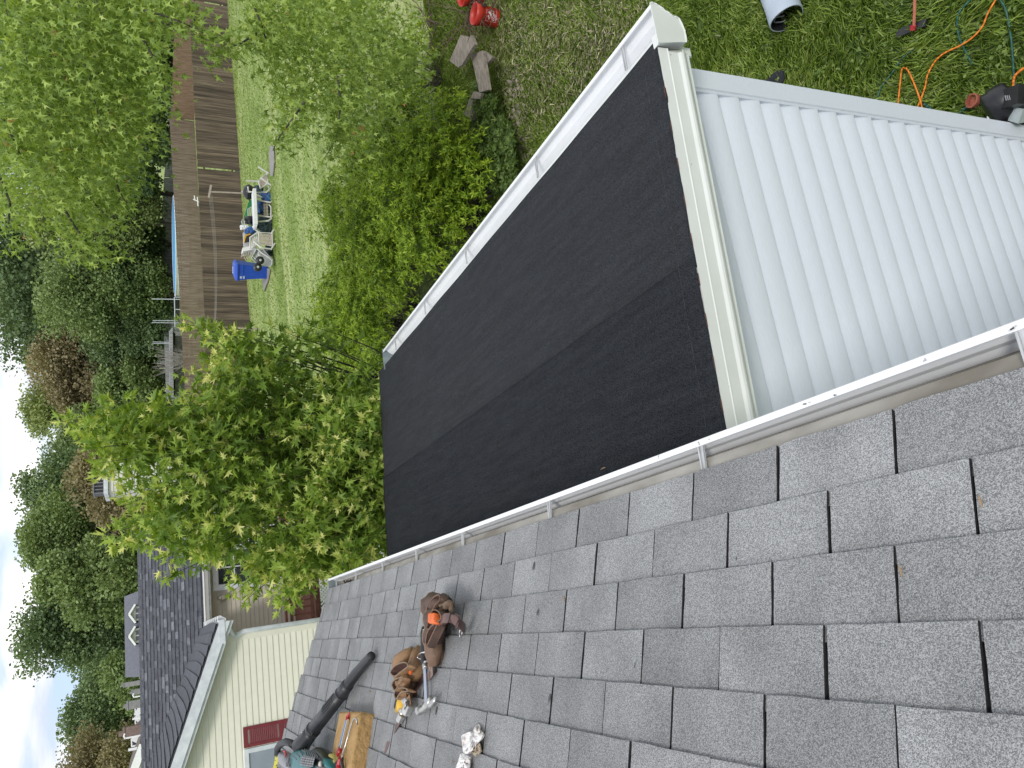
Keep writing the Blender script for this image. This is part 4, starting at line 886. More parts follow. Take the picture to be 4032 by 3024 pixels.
# shutter and window in the gable wall
def S_(X, Y, d=0.0): return ony(X, Y, YG - .03 - d)
a, c = S_(957, 2862), S_(1160, 2935)
sx0, sx1 = S_(1040, 2930)[0], S_(1040, 2848)[0]; sz1, sz0 = S_(958, 2890)[2], S_(958, 2890)[2] - 1.25
sh = MB(); sh.box((sx0, YG - .035, sz0), (sx0 + .05, YG - .012, sz1)); sh.box((sx1 - .05, YG - .035, sz0), (sx1, YG - .012, sz1))
for zz in (sz1 - .07, sz0 + .0, (sz0 + sz1) / 2 - .03): sh.box((sx0 + .05, YG - .034, zz), (sx1 - .05, YG - .012, zz + .07))
sh = sh.build('shutter', mRed, nh)
for k in range(34):
    z = sz0 + .09 + k * (sz1 - sz0 - .18) / 34
    if abs(z - (sz0 + sz1) / 2) < .05: continue
    b = MB(); b.slab([(sx0 + .05, YG - .030, z), (sx1 - .05, YG - .030, z), (sx1 - .05, YG - .014, z + .02), (sx0 + .05, YG - .014, z + .02)], (0, 0, 1), .006); b.build('louvre', mRed, sh)
wx1 = sx0 - .02; wx0 = wx1 - 1.2
b = MB()
for lo, hi in (((wx1 - .07, YG - .045, sz0), (wx1, YG, sz1)), ((wx0, YG - .045, sz0), (wx0 + .07, YG, sz1)), ((wx0 + .07, YG - .045, sz1 - .07), (wx1 - .07, YG, sz1)), ((wx0 + .07, YG - .045, sz0), (wx1 - .07, YG, sz0 + .07)), ((wx0 + .07, YG - .035, (sz0 + sz1) / 2 - .02), (wx1 - .07, YG, (sz0 + sz1) / 2 + .02))): b.box(lo, hi)
wn = b.build('window', mTrimB, nh)
b = MB(); b.box((wx0 + .07, YG - .022, sz0 + .07), (wx1 - .07, YG - .016, sz1 - .07)); b.build('pane', mBlind, wn)
# french door, lamp, deck on the long wall
def Lw_(X, Y, d=0.0): return ony(X, Y, YL - d)
dl = Lw_(940, 2316)[0]; dr_ = dl + 1.9; dz1 = Lw_(838, 2300)[2]; dz0 = dz1 - 2.15
b = MB()
for x0, x1 in ((dl, dl + .13), (dl + .9, dl + 1.02), (dr_ - .13, dr_)): b.box((x0, YL - .05, dz0), (x1, YL - .014, dz1))
for z0_, z1_ in ((dz1 - .12, dz1), (dz0, dz0 + .22)):
    for x0, x1 in ((dl + .13, dl + .9), (dl + 1.02, dr_ - .13)): b.box((x0, YL - .049, z0_), (x1, YL - .014, z1_))
fd = b.build('french_door', mTrimB, nh)
for i in range(2):
    for j in range(5):
        for k in range(2):
            x0 = dl + .13 + i * .89 + k * .385; z0_ = dz0 + .22 + j * (dz1 - dz0 - .34) / 5; b = MB(); b.box((x0 + .012, YL - .028, z0_ + .012), (x0 + .373, YL - .02, z0_ + (dz1 - dz0 - .34) / 5 - .012)); b.build('pane', mGlass, fd)
b = MB()
for i in range(2):
    b.box((dl + .13 + i * .89 + .373, YL - .035, dz0 + .22), (dl + .13 + i * .89 + .397, YL - .018, dz1 - .12))
    for j in range(1, 5): z0_ = dz0 + .22 + j * (dz1 - dz0 - .34) / 5; b.box((dl + .13 + i * .89, YL - .033, z0_ - .012), (dl + .9 + i * .89, YL - .016, z0_ + .012))
b.build('muntin', mTrimB, fd)
mBronze = mat('bronze_lamp', (0.10, 0.06, 0.045), (0.06, 0.04, 0.03), scale=20, rough=0.4, metal=.5)
lp = Lw_(880, 2352, .12); b = MB(); b.lathe([(.03, .0), (.06, .02), (.065, .05), (.03, .09), (.012, .12)], lp + [0, 0, .0], n=10); b.tube([lp + [0, 0, .1], lp + [0, .06, .05], lp + [0, .11, -.1]], .012, n=6); b.lathe([(.045, 0), (.045, .02)], lp + [0, .105, -.12], (0, -1, 0), n=10)
lamp = b.build('wall_lamp', mBronze, nh); b = MB(); b.lathe([(.03, -.02), (.06, -.09), (.065, -.13), (.05, -.20), (.01, -.24)][::-1], lp + [0, 0, .16], n=12); b.build('lamp_glass', mat('seeded_glass', (0.35, 0.33, 0.28), (0.25, 0.22, 0.18), rough=.15), lamp)
def D_(X, Y): return ony(X, Y, 15.6)
dk = thing('deck', (2.0, 15.6, GZ), 'red-stained wooden deck with railing and white lattice skirt behind the young maple', 'deck')
r0, r1 = D_(1180, 2462)[0], D_(1200, 1760)[0]; zt_, zb_ = D_(1122, 2400)[2], D_(1238, 2400)[2]
b = MB(); b.box((r0, 15.55, zt_ - .04), (r1, 15.69, zt_)); b.build('top_rail', mDeckR, dk)
b = MB(); b.box((r0, 15.59, zb_), (r1, 15.65, zb_ + .07)); b.box((r0, 15.59, zt_ - .16), (r1, 15.65, zt_ - .1)); b.build('rail', mDeckR, dk)
x = r0
while x < r1:
    b = MB(); b.box((x, 15.56, GZ), (x + .1, 15.66, zt_ - .041)); b.build('post', mDeckR, dk); x += 1.45
x = r0 + .2
while x < r1:
    b = MB(); b.box((x, 15.605, zb_ + .07), (x + .03, 15.635, zt_ - .16)); b.build('baluster', mDeckR, dk); x += .14
b = MB(); b.box((r0 + .9, 15.60, zb_ + .075), (r0 + 1.35, 15.604, zt_ - .3)); b.build('panel', mat('brown_panel', (0.16, .08, .06), (.12, .06, .045), stretch=(9, 1, 1)), dk)
b = MB(); b.box((r0, 15.66, zb_ - .14), (r1, YL, zb_ - .05)); b.build('floor', mDeckR, dk)
b = MB(); zl0, zl1 = GZ + .05, zb_ - .14
n_ = int((r1 - r0) / .075)
for sgn in (1, -1):
    for k in range(-14, n_ + 14):
        xa = r0 + k * .075; H = zl1 - zl0; xb = xa + sgn * H
        t0 = np.clip((r0 - xa) / (xb - xa), 0, 1); t1 = np.clip((r1 - xa) / (xb - xa), 0, 1); lo_, hi_ = min(t0, t1), max(t0, t1)
        if hi_ - lo_ < .05: continue
        pa, pb = np.array([xa + (xb - xa) * lo_, 15.58 + .006 * sgn, zl0 + H * lo_]), np.array([xa + (xb - xa) * hi_, 15.58 + .006 * sgn, zl0 + H * hi_]); b.bar(pa, pb, .03, .008, up=(0, 1, 0))
b.build('lattice', mWhite, dk, kind='stuff')
# chimney of the neighbour house
YC = 21.0
def C_(X, Y): return ony(X, Y, YC)
cx0, cx1 = C_(450, 1932)[0], C_(450, 1826)[0]; ctop = C_(425, 1880)[2]
ch = MB(); ch.box((cx0, YC + .012, ze), (cx1, YC + 1.1, ctop)); chm = ch.build('chimney', mNSid, nh)
z = ctop - .02
while z > ctop - 2.2:
    b = MB(); b.loft([[(cx0 - d, YC - d, z_), (cx1 + d, YC - d, z_), (cx1 + d, YC + 1.1 + d, z_), (cx0 - d, YC + 1.1 + d, z_)] for z_, d in ((z, .002), (z - .105, .014), (z - .115, .002))]); b.build('siding_board', mat('pale_siding', (.66, .66, .58), (.62, .62, .55)), chm); z -= .122
b = MB(); b.box((cx0 - .07, YC - .07, ctop), (cx1 + .07, YC + 1.17, ctop + .10)); b.build('chimney_trim', mTrimB, chm)
k0, k1 = C_(385, 1943)[0] + .05, C_(385, 1868)[0]; kt = C_(368, 1900)[2]
b = MB(); b.box((k0, YC + .25, ctop + .1), (k1, YC + .75, kt)); b.build('chimney_cap', mat('black_cap', (.02, .02, .024), (.03, .03, .035), rough=.4), chm)
b = MB()
for x in np.linspace(k0, k1, 6): b.box((x - .012, YC + .22, ctop + .12), (x + .012, YC + .245, kt + .02))
b.box((k0 - .02, YC + .2, kt), (k1 + .02, YC + .8, kt + .03)); b.build('cap_cage', mat('grey_cage', (.12, .12, .13), (.2, .2, .21), rough=.4), chm)

# ------------------------------------------------------------------ far roofs seen over the neighbour's ridge
mFarW = mat('far_white_siding', (.66, .66, .64), (.58, .58, .56)); mFarR = mat('far_grey_roof', (.10, .105, .125), (.15, .155, .175), scale=9, detail=9, rough=.95); mBrownR = mat('far_brown_roof', (.12, .095, .085), (.17, .14, .125), scale=5, rough=.95)
def far_house(pxs, dist, label, mroof_, gable=False, depth=7.0):
    """pxs: ridge left px, ridge right px (Y), ridge X, eave X"""
    (ya, yb, xr_, xe) = pxs; a = far(xr_, ya, dist); b_ = far(xr_, yb, dist); base = (float((a[0] + b_[0]) / 2), float(a[1]), float(terr(a[0], a[1])))
    th = thing('far_house', base, label, 'house'); ey = a[1] - depth / 2; ez_ = ony(xe, (ya + yb) / 2, ey)[2]; zr_ = a[2]
    if not gable:
        x0, x1 = a[0], b_[0]
        b = MB(); b.slab([(x0, ey, ez_), (x1, ey, ez_), (x1, a[1], zr_), (x0, a[1], zr_)], (0, 0, 1), .12); b.slab([(x0, a[1], zr_), (x1, a[1], zr_), (x1, a[1] + depth / 2, ez_), (x0, a[1] + depth / 2, ez_)], (0, 0, 1), .12); b.build('roof', mroof_, th)
        b = MB(); b.box((x0 + .4, ey + .5, base[2] - 1), (x1 - .4, a[1] + depth / 2 - .5, ez_)); b.build('wall', mFarW, th)
    else:
        xm = (a[0] + b_[0]) / 2; x0, x1 = a[0], b_[0]
        b = MB(); b.slab([(x0, ey, ez_), (xm, ey, zr_), (xm, ey + depth, zr_), (x0, ey + depth, ez_)], (0, 0, 1), .15); b.slab([(xm, ey, zr_), (x1, ey, ez_), (x1, ey + depth, ez_), (xm, ey + depth, zr_)], (0, 0, 1), .15); b.build('roof', mroof_, th)
        b = MB(); b.bar((x0, ey - .05, ez_), (xm, ey - .05, zr_), .08, .32); b.bar((xm, ey - .052, zr_), (x1, ey - .052, ez_), .08, .32); b.build('rake_board', mWhite, th)
        b = MB(); b.add([(x0 + .3, ey + .2, ez_), (x1 - .3, ey + .2, ez_), (xm, ey + .2, zr_ - .15), (x0 + .3, ey + .3, ez_), (x1 - .3, ey + .3, ez_), (xm, ey + .3, zr_ - .15)], [(0, 1, 2), (5, 4, 3), (0, 3, 4, 1), (1, 4, 5, 2), (2, 5, 3, 0)])
        b.box((x0 + .3, ey + .2, base[2] - 1), (x1 - .3, ey + depth - .3, ez_)); b.build('wall', mFarW, th)
        b = MB(); b.box((xm - .5, ey + .12, ez_ + .1), (xm + .5, ey + .19, ez_ + .55)); v = b.build('window', mWhite, th); b = MB(); b.box((xm - .42, ey + .1, ez_ + .16), (xm + .42, ey + .115, ez_ + .49)); b.build('pane', mGlass, v)
    return th, ey, ez_, zr_
fh, ey, ez_, zr_ = far_house((2665, 2347, 504, 575), 46, 'far house with grey roof and two white dormers above the neighbour ridge', mFarR, depth=8)
for Yc in (2420, 2507):
    p = ony(508, Yc, ey + .3); w = .33; d0 = ey + .3; zt2 = p[2]; zb2 = zt2 - .24
    dm = MB(); dm.box((p[0] - w, d0, zb2 - .9), (p[0] + w, d0 + 3, zb2)); dm = dm.build('dormer', mFarW, fh)
    b = MB(); b.slab([(p[0] - w - .1, d0 - .15, zb2 - .03), (p[0], d0 - .15, zt2), (p[0], d0 + 3, zt2), (p[0] - w - .1, d0 + 3, zb2 - .03)], (0, 0, 1), .09); b.slab([(p[0], d0 - .15, zt2), (p[0] + w + .1, d0 - .15, zb2 - .03), (p[0] + w + .1, d0 + 3, zb2 - .03), (p[0], d0 + 3, zt2)], (0, 0, 1), .09); b.build('dormer_roof', mFarR, dm)
    b = MB(); b.bar((p[0] - w - .1, d0 - .18, zb2 - .03), (p[0], d0 - .18, zt2), .05, .09); b.bar((p[0], d0 - .182, zt2), (p[0] + w + .1, d0 - .182, zb2 - .03), .05, .09); b.build('dormer_trim', mWhite, dm)
    b = MB(); b.add([(p[0] - w, d0 - .01, zb2 - .02), (p[0] + w, d0 - .01, zb2 - .02), (p[0], d0 - .01, zt2 - .05), (p[0] - w, d0 + .1, zb2 - .02), (p[0] + w, d0 + .1, zb2 - .02), (p[0], d0 + .1, zt2 - .05)], [(0, 1, 2), (5, 4, 3), (0, 3, 4, 1), (1, 4, 5, 2), (2, 5, 3, 0)]); b.build('dormer_face', mFarW, dm)
    for sx in (-1, 1): b = MB(); b.box((p[0] + sx * .13 - .10, d0 - .03, zb2 - .34), (p[0] + sx * .13 + .10, d0 - .01, zb2 - .05)); b.build('pane', mGlass, dm)
far_house((3150, 2900, 522, 566), 44, 'far white gabled house at the left edge above the neighbour ridge', mBrownR, gable=True, depth=8)
far_house((2905, 2855, 527, 560), 52, 'small far brown-roofed gable between the vents and the gabled house', mBrownR, gable=True, depth=6)
far_house((2850, 2755, 541, 570), 58, 'far low gable with white rake boards behind the grey chimneys', mFarR, gable=True, depth=6)
far_house((2660, 2590, 494, 560), 70, 'tiny far white gable tip behind the dormer roof', mFarR, gable=True, depth=5)
mGC = mat('grey_chimney', (.30, .30, .29), (.22, .22, .215), scale=5)
def vent(X0, X1, Yc, wpx, dist, label, mt, cat='chimney', cap=True, hook=False):
    t = far(X0, Yc, dist); bt = far(X1 + 25, Yc, dist); bt[0:2] = t[0:2]; w = wpx / F * dist / 2; b = MB(); b.box((t[0] - w, t[1] - w, bt[2]), (t[0] + w, t[1] + w, t[2]))
    if cap: b.box((t[0] - w * 1.15, t[1] - w * 1.15, t[2]), (t[0] + w * 1.15, t[1] + w * 1.15, t[2] + w * .35)); b.tube([t + [0, 0, w * .35], t + [0, 0, w * 1.1]], w * .5, n=8)
    if hook: b.tube([t, t + [0, 0, w * 2], t + [w * 3, 0, w * 3.4], t + [w * 6, 0, w * 2.4]], w * 1.1, n=6)
    b.build('chimney' if cat == 'chimney' else 'vent_pipe', mt, label=label, cat=cat)
vent(488, 540, 2698, 15, 50, 'slim grey chimney next to the dormer house', mGC)
vent(523, 545, 2726, 17, 47, 'short squat grey chimney right of the larger one', mGC)
vent(505, 545, 2778, 26, 52, 'wide grey block chimney with a pale flue cap', mGC)
vent(492, 545, 2886, 34, 48, 'brown brick chimney near the left edge', mat('brick_brown', (.17, .12, .10), (.24, .18, .15), scale=12))
vent(533, 552, 2744, 4, 45, 'small white hooked vent between the chimneys', mWhite, 'vent', False, True)
vent(500, 530, 2906, 5, 45, 'white hooked vent pipe beside the brown chimney', mWhite, 'vent', False, True)
vent(505, 527, 2953, 8, 42, 'straight white vent pipe above the gabled far house', mWhite, 'vent', False)
vent(521, 540, 2832, 5, 43, 'tiny white pointed roof vent over the low gable', mWhite, 'vent', False)

# ------------------------------------------------------------------ beyond the fences
def gpt(X, Y, dist): p = far(X, Y, dist); return np.array([p[0], p[1], float(terr(p[0], p[1]))])
pc = gpt(680, 970, 88); rim = topz(684, 970, pc); R_ = 175 / F * 88
po = thing('swimming_pool', pc, 'round above-ground pool with white wall and blue liner in front of the grey fence', 'pool')
b = MB(); b.lathe([(R_, 0), (R_, rim - pc[2])], pc, n=40, cap0=False, cap1=False); b.build('pool_wall', mWhite, po)
b = MB(); b.lathe([(R_ + .12, rim - pc[2] - .04), (R_ - .10, rim - pc[2] - .02)], pc, n=40, cap0=False, cap1=False); b.build('pool_rim', mWhite, po)
b = MB(); b.lathe([(R_ - .10, rim - pc[2] - .025), (R_ - .13, rim - pc[2] - .4)], pc, n=40, cap0=False, cap1=False); b.build('pool_liner', mat('blue_liner', (.05, .25, .55), (.07, .3, .62), rough=.5), po)
b = MB(); b.lathe([(.01, rim - pc[2] - .07), (R_ - .11, rim - pc[2] - .07)], pc, n=40, cap0=False, cap1=False); b.build('water', mat('pool_water', (.10, .36, .62), (.16, .46, .72), scale=2, rough=.55), po)
mPale = mat('pale_pole', (.50, .53, .56), (.42, .45, .48), rough=.5)
def poleset(segs, dist, w, name, label, cat, mt=mPale):
    b = MB(); 
    for (X0, Y0, X1, Y1) in segs: b.tube([far(X0, Y0, dist), far(X1, Y1, dist)], w, n=6)
    return b.build(name, mt, label=label, cat=cat)
poleset([(597, 1177, 720, 1179), (687, 1170, 690, 1322), (687, 1170, 720, 1170), (690, 1218, 720, 1219)], 84, .05, 'goal_frame', 'white tube goal frame left of the swimming pool', 'goal')
poleset([(597, 1270, 722, 1272), (601, 1262, 700, 1263)], 86, .04, 'net_pole', 'pair of tall thin pale poles beside the goal frame', 'pole')
poleset([(601, 1346, 668, 1348), (603, 1352, 668, 1353)], 90, .04, 'net_pole', 'second pair of thin pale poles above the grey shelter', 'pole')
def px_slab(px4, dist, thick, name, mt, label=None, cat=None, parent=None):
    pts = [far(X, Y, dist) for X, Y in px4]; d = far(px4[0][0], px4[0][1], dist) - CAM; d[2] = 0; d /= np.linalg.norm(d)
    b = MB(); b.slab(pts, d, thick); return b.build(name, mt, parent, label=label, cat=cat)
st = thing('shelter', gpt(700, 1400, 82), 'long low grey shelter roof behind the dark fence', 'shelter')
px_slab([(668, 1305), (680, 1290), (684, 1560), (670, 1560)], 82, 2.5, 'roof', mPlankG, parent=st); px_slab([(687, 1322), (740, 1322), (740, 1560), (687, 1560)], 84, 1.6, 'wall', mat('grey_mesh', (.10, .10, .11), (.20, .20, .21), scale=3, detail=9), parent=st)
px_slab([(678, 1300), (690, 1315), (690, 1560), (678, 1560)], 83.5, 1.5, 'shade_slab', mDeck, parent=st)  # shade under the shelter roof, built as a dark slab
sd_ = thing('shed', gpt(640, 1370, 116), 'small white shed with a reddish shingle roof behind the grey fence', 'shed')
a, c = far(577, 1325, 116), far(577, 1423, 116); e1, e2 = far(617, 1313, 113), far(617, 1420, 113)
b = MB(); b.slab([e1, a, c, e2], (0, 0, 1), .1); bk = a + (a - e1) * [1, 1, -1]; bk2 = c + (c - e2) * [1, 1, -1]; b.slab([a, bk, bk2, c], (0, 0, 1), .1); b.build('roof', mat('red_roof', (.24, .11, .09), (.31, .16, .135), scale=4, stretch=(1, 1, 4)), sd_)
w1, w2 = e1 + (a - e1) * .1, e2 + (c - e2) * .1; b = MB(); b.slab([w1, w2, [w2[0], w2[1], sd_.location[2]], [w1[0], w1[1], sd_.location[2]]], (a - e1) * [1, 1, 0] / np.linalg.norm(a - e1), 4.0); b.build('wall', mFarW, sd_)
q = far(634, 1385, 112.4); b = MB(); b.obox(q, (.55, 0, 0), (0, .05, 0), (0, 0, .35)); b.build('window', mGlass, sd_)
for (x0, x1, ya, yb, lb) in ((616, 655, 1279, 1312, 'plain white garden shed right of the red-roofed shed'), (620, 665, 1452, 1496, 'white outbuilding seen past the bare shrub')):
    s_ = thing('shed', gpt(640, ya, 118), lb, 'shed'); px_slab([(x0 + 4, ya), (x0 + 4, yb), (x1 + 20, yb), (x1 + 20, ya)], 118, 3, 'wall', mFarW, parent=s_); px_slab([(x0, ya - 2), (x0, yb + 2), (x0 + 4, yb + 2), (x0 + 4, ya - 2)], 117.8, 3.4, 'roof', mFarR, parent=s_)
bs = thing('shrub', gpt(700, 1425, 74), 'bare grey-twigged shrub in front of the long shelter', 'shrub'); b = MB(); o_ = np.array(bs.location)
for _ in range(42):
    an = random.uniform(0, 6.28); e = o_ + [math.cos(an) * random.uniform(.3, 1.7), math.sin(an) * random.uniform(.3, 1.7), random.uniform(1.8, 4.2)]; mid = (o_ + e) / 2 + rng.normal(size=3) * .2; b.tube([o_ + rng.normal(size=3) * .1, mid, e], [.035, .025, .01], n=4, cap=False)
    for _ in range(3): b.tube([mid, mid + (e - mid) * random.uniform(.4, 1) + rng.normal(size=3) * .35], [.015, .006], n=3, cap=False)
b.build('branch', mat('grey_twig', (.34, .32, .30), (.22, .2, .18)), bs)
for Yc, Xc, lb in ((1078, 620, 'small brownish bush at the grey fence, right of the pool'), (1155, 620, 'small brownish bush at the grey fence, left of the pool'), (1225, 622, 'small brownish bush between the pale poles')):
    p = gpt(Xc, Yc, 118); top_ = topz(Xc - 22, Yc, p); th = thing('bush', p, lb, 'bush'); n = 1500; v = rng.normal(size=(n, 3)); v /= np.linalg.norm(v, axis=1, keepdims=True); H = (top_ - p[2]) / 2
    P = p + [0, 0, H * 1.25] + v * rng.random((n, 1)) ** .4 * np.array([1.3, 1.3, H * .8]); V, Fc, Tt = leaves(P, v, rng.uniform(.2, .4, n), TRI, TRI_F, rng.beta(2, 2, n), up=.3); o = link('foliage', npmesh('foliage', V - p, Fc, Tt), pB, th); o['kind'] = 'stuff'
pr = gpt(630, 915, 112); b = MB(); n = 260
for _ in range(n):
    X = 633; Y = random.uniform(868, 958); p = far(645, Y, random.uniform(111, 113)); tp = far(random.uniform(560, 605), Y + random.uniform(-9, 9), 112); b.tube([p, (p + tp) / 2 + rng.normal(size=3) * .1, tp], [.03, .03, .07], n=3, cap=False)
b.build('reeds', mat('dry_reed', (.30, .27, .19), (.20, .2, .12)), label='stand of dry tan reeds behind the grey fence at the pool', cat='reeds', kind='stuff')

# ------------------------------------------------------------------ clothesline
mPoleT = mat('weathered_pole', (.42, .36, .30), (.33, .28, .23), scale=9, rough=.8)
def tpost(gX, gY, tX, tY, arm0, arm1, label):
    g = ong(gX, gY); dist_h = np.hypot(g[0] - CAM[0], g[1] - CAM[1])
    def at(X, Y): d = ray(X, Y); s = dist_h / np.hypot(d[0], d[1]); return CAM + d * s
    th = thing('clothesline_post', g, label, 'clothesline post', 'clothesline posts'); b = MB(); b.tube([g - [0, 0, .1], at(tX, tY)], .032, n=8); b.build('post', mPoleT, th); b = MB(); b.bar(at(*arm0), at(*arm1), .07); b.build('crossarm', mPoleT, th)
    return [at(arm0[0] + (arm1[0] - arm0[0]) * t, arm0[1] + (arm1[1] - arm0[1]) * t) for t in (.06, .35, .65, .94)]
q1 = tpost(1024, 1296, 846, 1288, (841, 1310), (850, 1261), 'T-shaped clothesline post on the lawn beside the young maple'); q2 = tpost(1035, 764, 826, 755, (822, 778), (831, 728), 'T-shaped clothesline post standing behind the junk pile')
for a, c, lb in zip(q1, q2, ('lowest', 'second lowest', 'second highest', 'highest')):
    b = MB(); b.tube(curve(a, c, -.12, 12), .003, n=4); b.build('clothesline', mat('line_wire', (.45, .42, .38), (.4, .38, .35)), label=f'{lb} of the thin clothesline wires stretched between the two posts', cat='clothesline', group='clothesline wires')

# ------------------------------------------------------------------ junk pile
mWP = mat('old_white_paint', (.62, .61, .57), (.50, .49, .45), scale=9, rough=.5, detail=8); mTan = mat('tan_strap', (.44, .38, .32), (.36, .31, .26), scale=9, rough=.7); mBlk = mat('black_plastic', (.012, .012, .014), (.022, .022, .025), scale=12, rough=.35)
mBlue = mat('blue_bin_plastic', (.012, .060, .38), (.016, .075, .44), scale=3, rough=.42); mBlueD = mat('blue_tarp', (.02, .07, .24), (.05, .14, .36), scale=9, rough=.5, bump=.6, bscale=8); mTeal = mat('dark_teal_bag', (.015, .03, .04), (.07, .11, .13), scale=6, rough=.35, bump=.8, bscale=7)
mGrn = mat('green_slide_plastic', (.02, .17, .06), (.03, .24, .09), rough=.45); mGreyP = mat('grey_white_plastic', (.42, .43, .43), (.56, .57, .56), scale=3, rough=.5); mYel = mat('yellow_fabric', (.62, .36, .02), (.5, .28, .02), rough=.8); mWhP = mat('white_plastic', (.74, .74, .73), (.66, .66, .65), rough=.45)
gb = ong(1074, 860); YJ = gb[1] + .35
def J(x, y, o, d=0.0): return ony(900 + x / 5.29, o + y / 5.29, YJ + d)
A1, A2, A3, A4 = 560, 700, 860, 970
def jbars(segs, w, name, mt, lb=None, cat=None, parent=None, group=None):
    b = MB()
    for s_ in segs:
        pts = [J(*q) for q in s_]
        b.tube(pts, w, n=6)
    return b.build(name, mt, parent, label=lb, cat=cat, group=group)
# boards lying under the pile
mPly = mat('weathered_ply', (.30, .28, .26), (.19, .18, .16), scale=3, stretch=(1, 6, 1), detail=9)
for pol_, lb_ in ((((1061, 600), (1068, 572), (1080, 580), (1082, 640), (1076, 695), (1066, 690)), 'sheet of weathered grey plywood lying right of the junk pile'), (((1052, 1055), (1066, 1060), (1058, 1105), (1041, 1148), (1036, 1105)), 'pointed end of grey plywood sticking out under the blue bin')):
    b = MB(); b.slab([ong(X, Y, .03) for X, Y in pol_], (0, 0, 1), .03); b.build('weathered_plywood', mPly, label=lb_, cat='plywood')
def chair(dx, o, segsf, segss, lb):
    th = thing('lawn_chair', J(*segsf[0][0]) * [1, 1, 0] + [0, 0, float(terr(15, 30))], lb, 'chair', 'strap lawn chairs in the junk pile'); jbars(segsf, .034, 'frame', mWP, parent=th)
    b = MB()
    for q in segss: b.bar(J(*q[0]), J(*q[1]), .065, .012, up=(0, 1, 0))
    b.build('strap', mTan, th, kind='stuff'); return th
z_ = 0
def grid_straps(c4, o, nu, nv, d=0.0):          # straps woven across a quad of zoomed pixel corners
    A_, B_, C_2, D_2 = [np.array(c, float) for c in c4]; out = []
    for i in range(nu): t = (i + .5) / nu; p, q = A_ + (B_ - A_) * t, D_2 + (C_2 - D_2) * t; out.append(((p[0], p[1], o, d), (q[0], q[1], o, d)))
    for i in range(nv): t = (i + .5) / nv; p, q = A_ + (D_2 - A_) * t, B_ + (C_2 - B_) * t; out.append(((p[0], p[1], o, d - .012), (q[0], q[1], o, d - .012)))
    return out
chair(0, A1, [[(620, 510, A1, -.3), (890, 685, A1, -.3)], [(665, 740, A1, -.5), (915, 915, A1, -.5), (880, 952, A1, -.5)], [(370, 805, A1, 0), (630, 820, A1, 0)], [(625, 820, A1, 0), (800, 645, A1, .1), (850, 700, A1, -.2)], [(625, 820, A1, 0), (665, 955, A1, -.2), (820, 850, A1, -.3)], [(800, 640, A1, 0), (835, 955, A1, -.2)]],
      grid_straps([(650, 830), (800, 670), (840, 850), (680, 940)], A1, 5, 4, -.1), 'tipped-over white chair with woven tan straps, rightmost of the pile')
chair(0, A2, [[(405, 195, A2, -.2), (415, 290, A2, -.4), (790, 305, A2, -.4), (910, 190, A2, -.4)], [(580, 370, A2, -.1), (700, 405, A2, -.3)], [(580, 370, A2, -.1), (590, 740, A2, -.1)], [(590, 470, A2, -.3), (880, 515, A2, -.4), (925, 465, A2, -.4)], [(600, 785, A2, -.3), (895, 820, A2, -.4), (940, 770, A2, -.4)], [(840, 560, A2, -.3), (885, 610, A2, -.35), (885, 800, A2, -.35)]],
      grid_straps([(720, 540), (820, 520), (830, 790), (730, 790)], A2, 2, 4, -.3), 'white framed chair with sling straps beneath the long white table edge')
chair(0, A3, [[(500, 170, A3, -.2), (625, 290, A3, -.3), (640, 300, A3, -.3)], [(450, 620, A3, -.2), (450, 400, A3, -.3), (610, 290, A3, -.4), (910, 310, A3, -.5), (920, 570, A3, -.5), (640, 540, A3, -.4), (630, 290, A3, -.4)], [(520, 480, A3, -.4), (680, 610, A3, -.5), (890, 640, A3, -.5), (970, 520, A3, -.5)], [(895, 310, A3, -.5), (965, 215, A3, -.5)], [(600, 70, A3, -.3), (830, 50, A3, -.4), (900, 0, A3, -.4)], [(480, 400, A3, -.25), (500, 620, A3, -.25)], [(510, 370, A3, -.25), (530, 600, A3, -.25)], [(550, 345, A3, -.25), (560, 580, A3, -.25)], [(590, 320, A3, -.25), (610, 560, A3, -.25)]],
      grid_straps([(650, 320), (900, 330), (905, 560), (660, 535)], A3, 5, 3, -.45), 'upright white chair with a tan slatted lattice seat in the middle of the pile')
b = MB(); b.bar(J(525, 290, A2, -.45), J(560, 1020, A2, -.45), .115, .5, up=(0, 1, 0)); b.bar(J(560, 1020, A2, -.45), J(560, 1050, A2, -.45), .08, .3, up=(0, 1, 0)); tb_ = b.build('folding_table', mWhP, label='long narrow white folding table across the top of the junk', cat='table')
gc = J(425, 300, A2, .2); th = thing('kettle_grill', gc * [1, 1, 0] + [0, 0, float(terr(15, 30))], 'shiny black kettle grill with a wooden lid knob behind the white table', 'grill')
b = MB(); b.lathe([(.01, -.26), (.15, -.22), (.26, -.1), (.29, 0)], gc, n=20, cap1=False); b.build('bowl', mBlk, th, smooth=True)
b = MB(); b.lathe([(.295, .0), (.27, .1), (.18, .19), (.06, .225), (.01, .23)], gc, n=20); b.lathe([(.305, -.012), (.305, .012)], gc, n=20); b.build('lid', mBlk, th, smooth=True)
b = MB(); b.tube([gc + [0, 0, .22], gc + [0, 0, .29]], [.05, .03], n=8); b.build('knob', mTan, th)
b = MB(); [b.tube([gc + [math.cos(a) * .15, math.sin(a) * .15, -.2], gc + [math.cos(a) * .3, math.sin(a) * .3, -.75]], .012, n=5) for a in (0, 2.1, 4.2)]; b.build('leg', mPale, th)
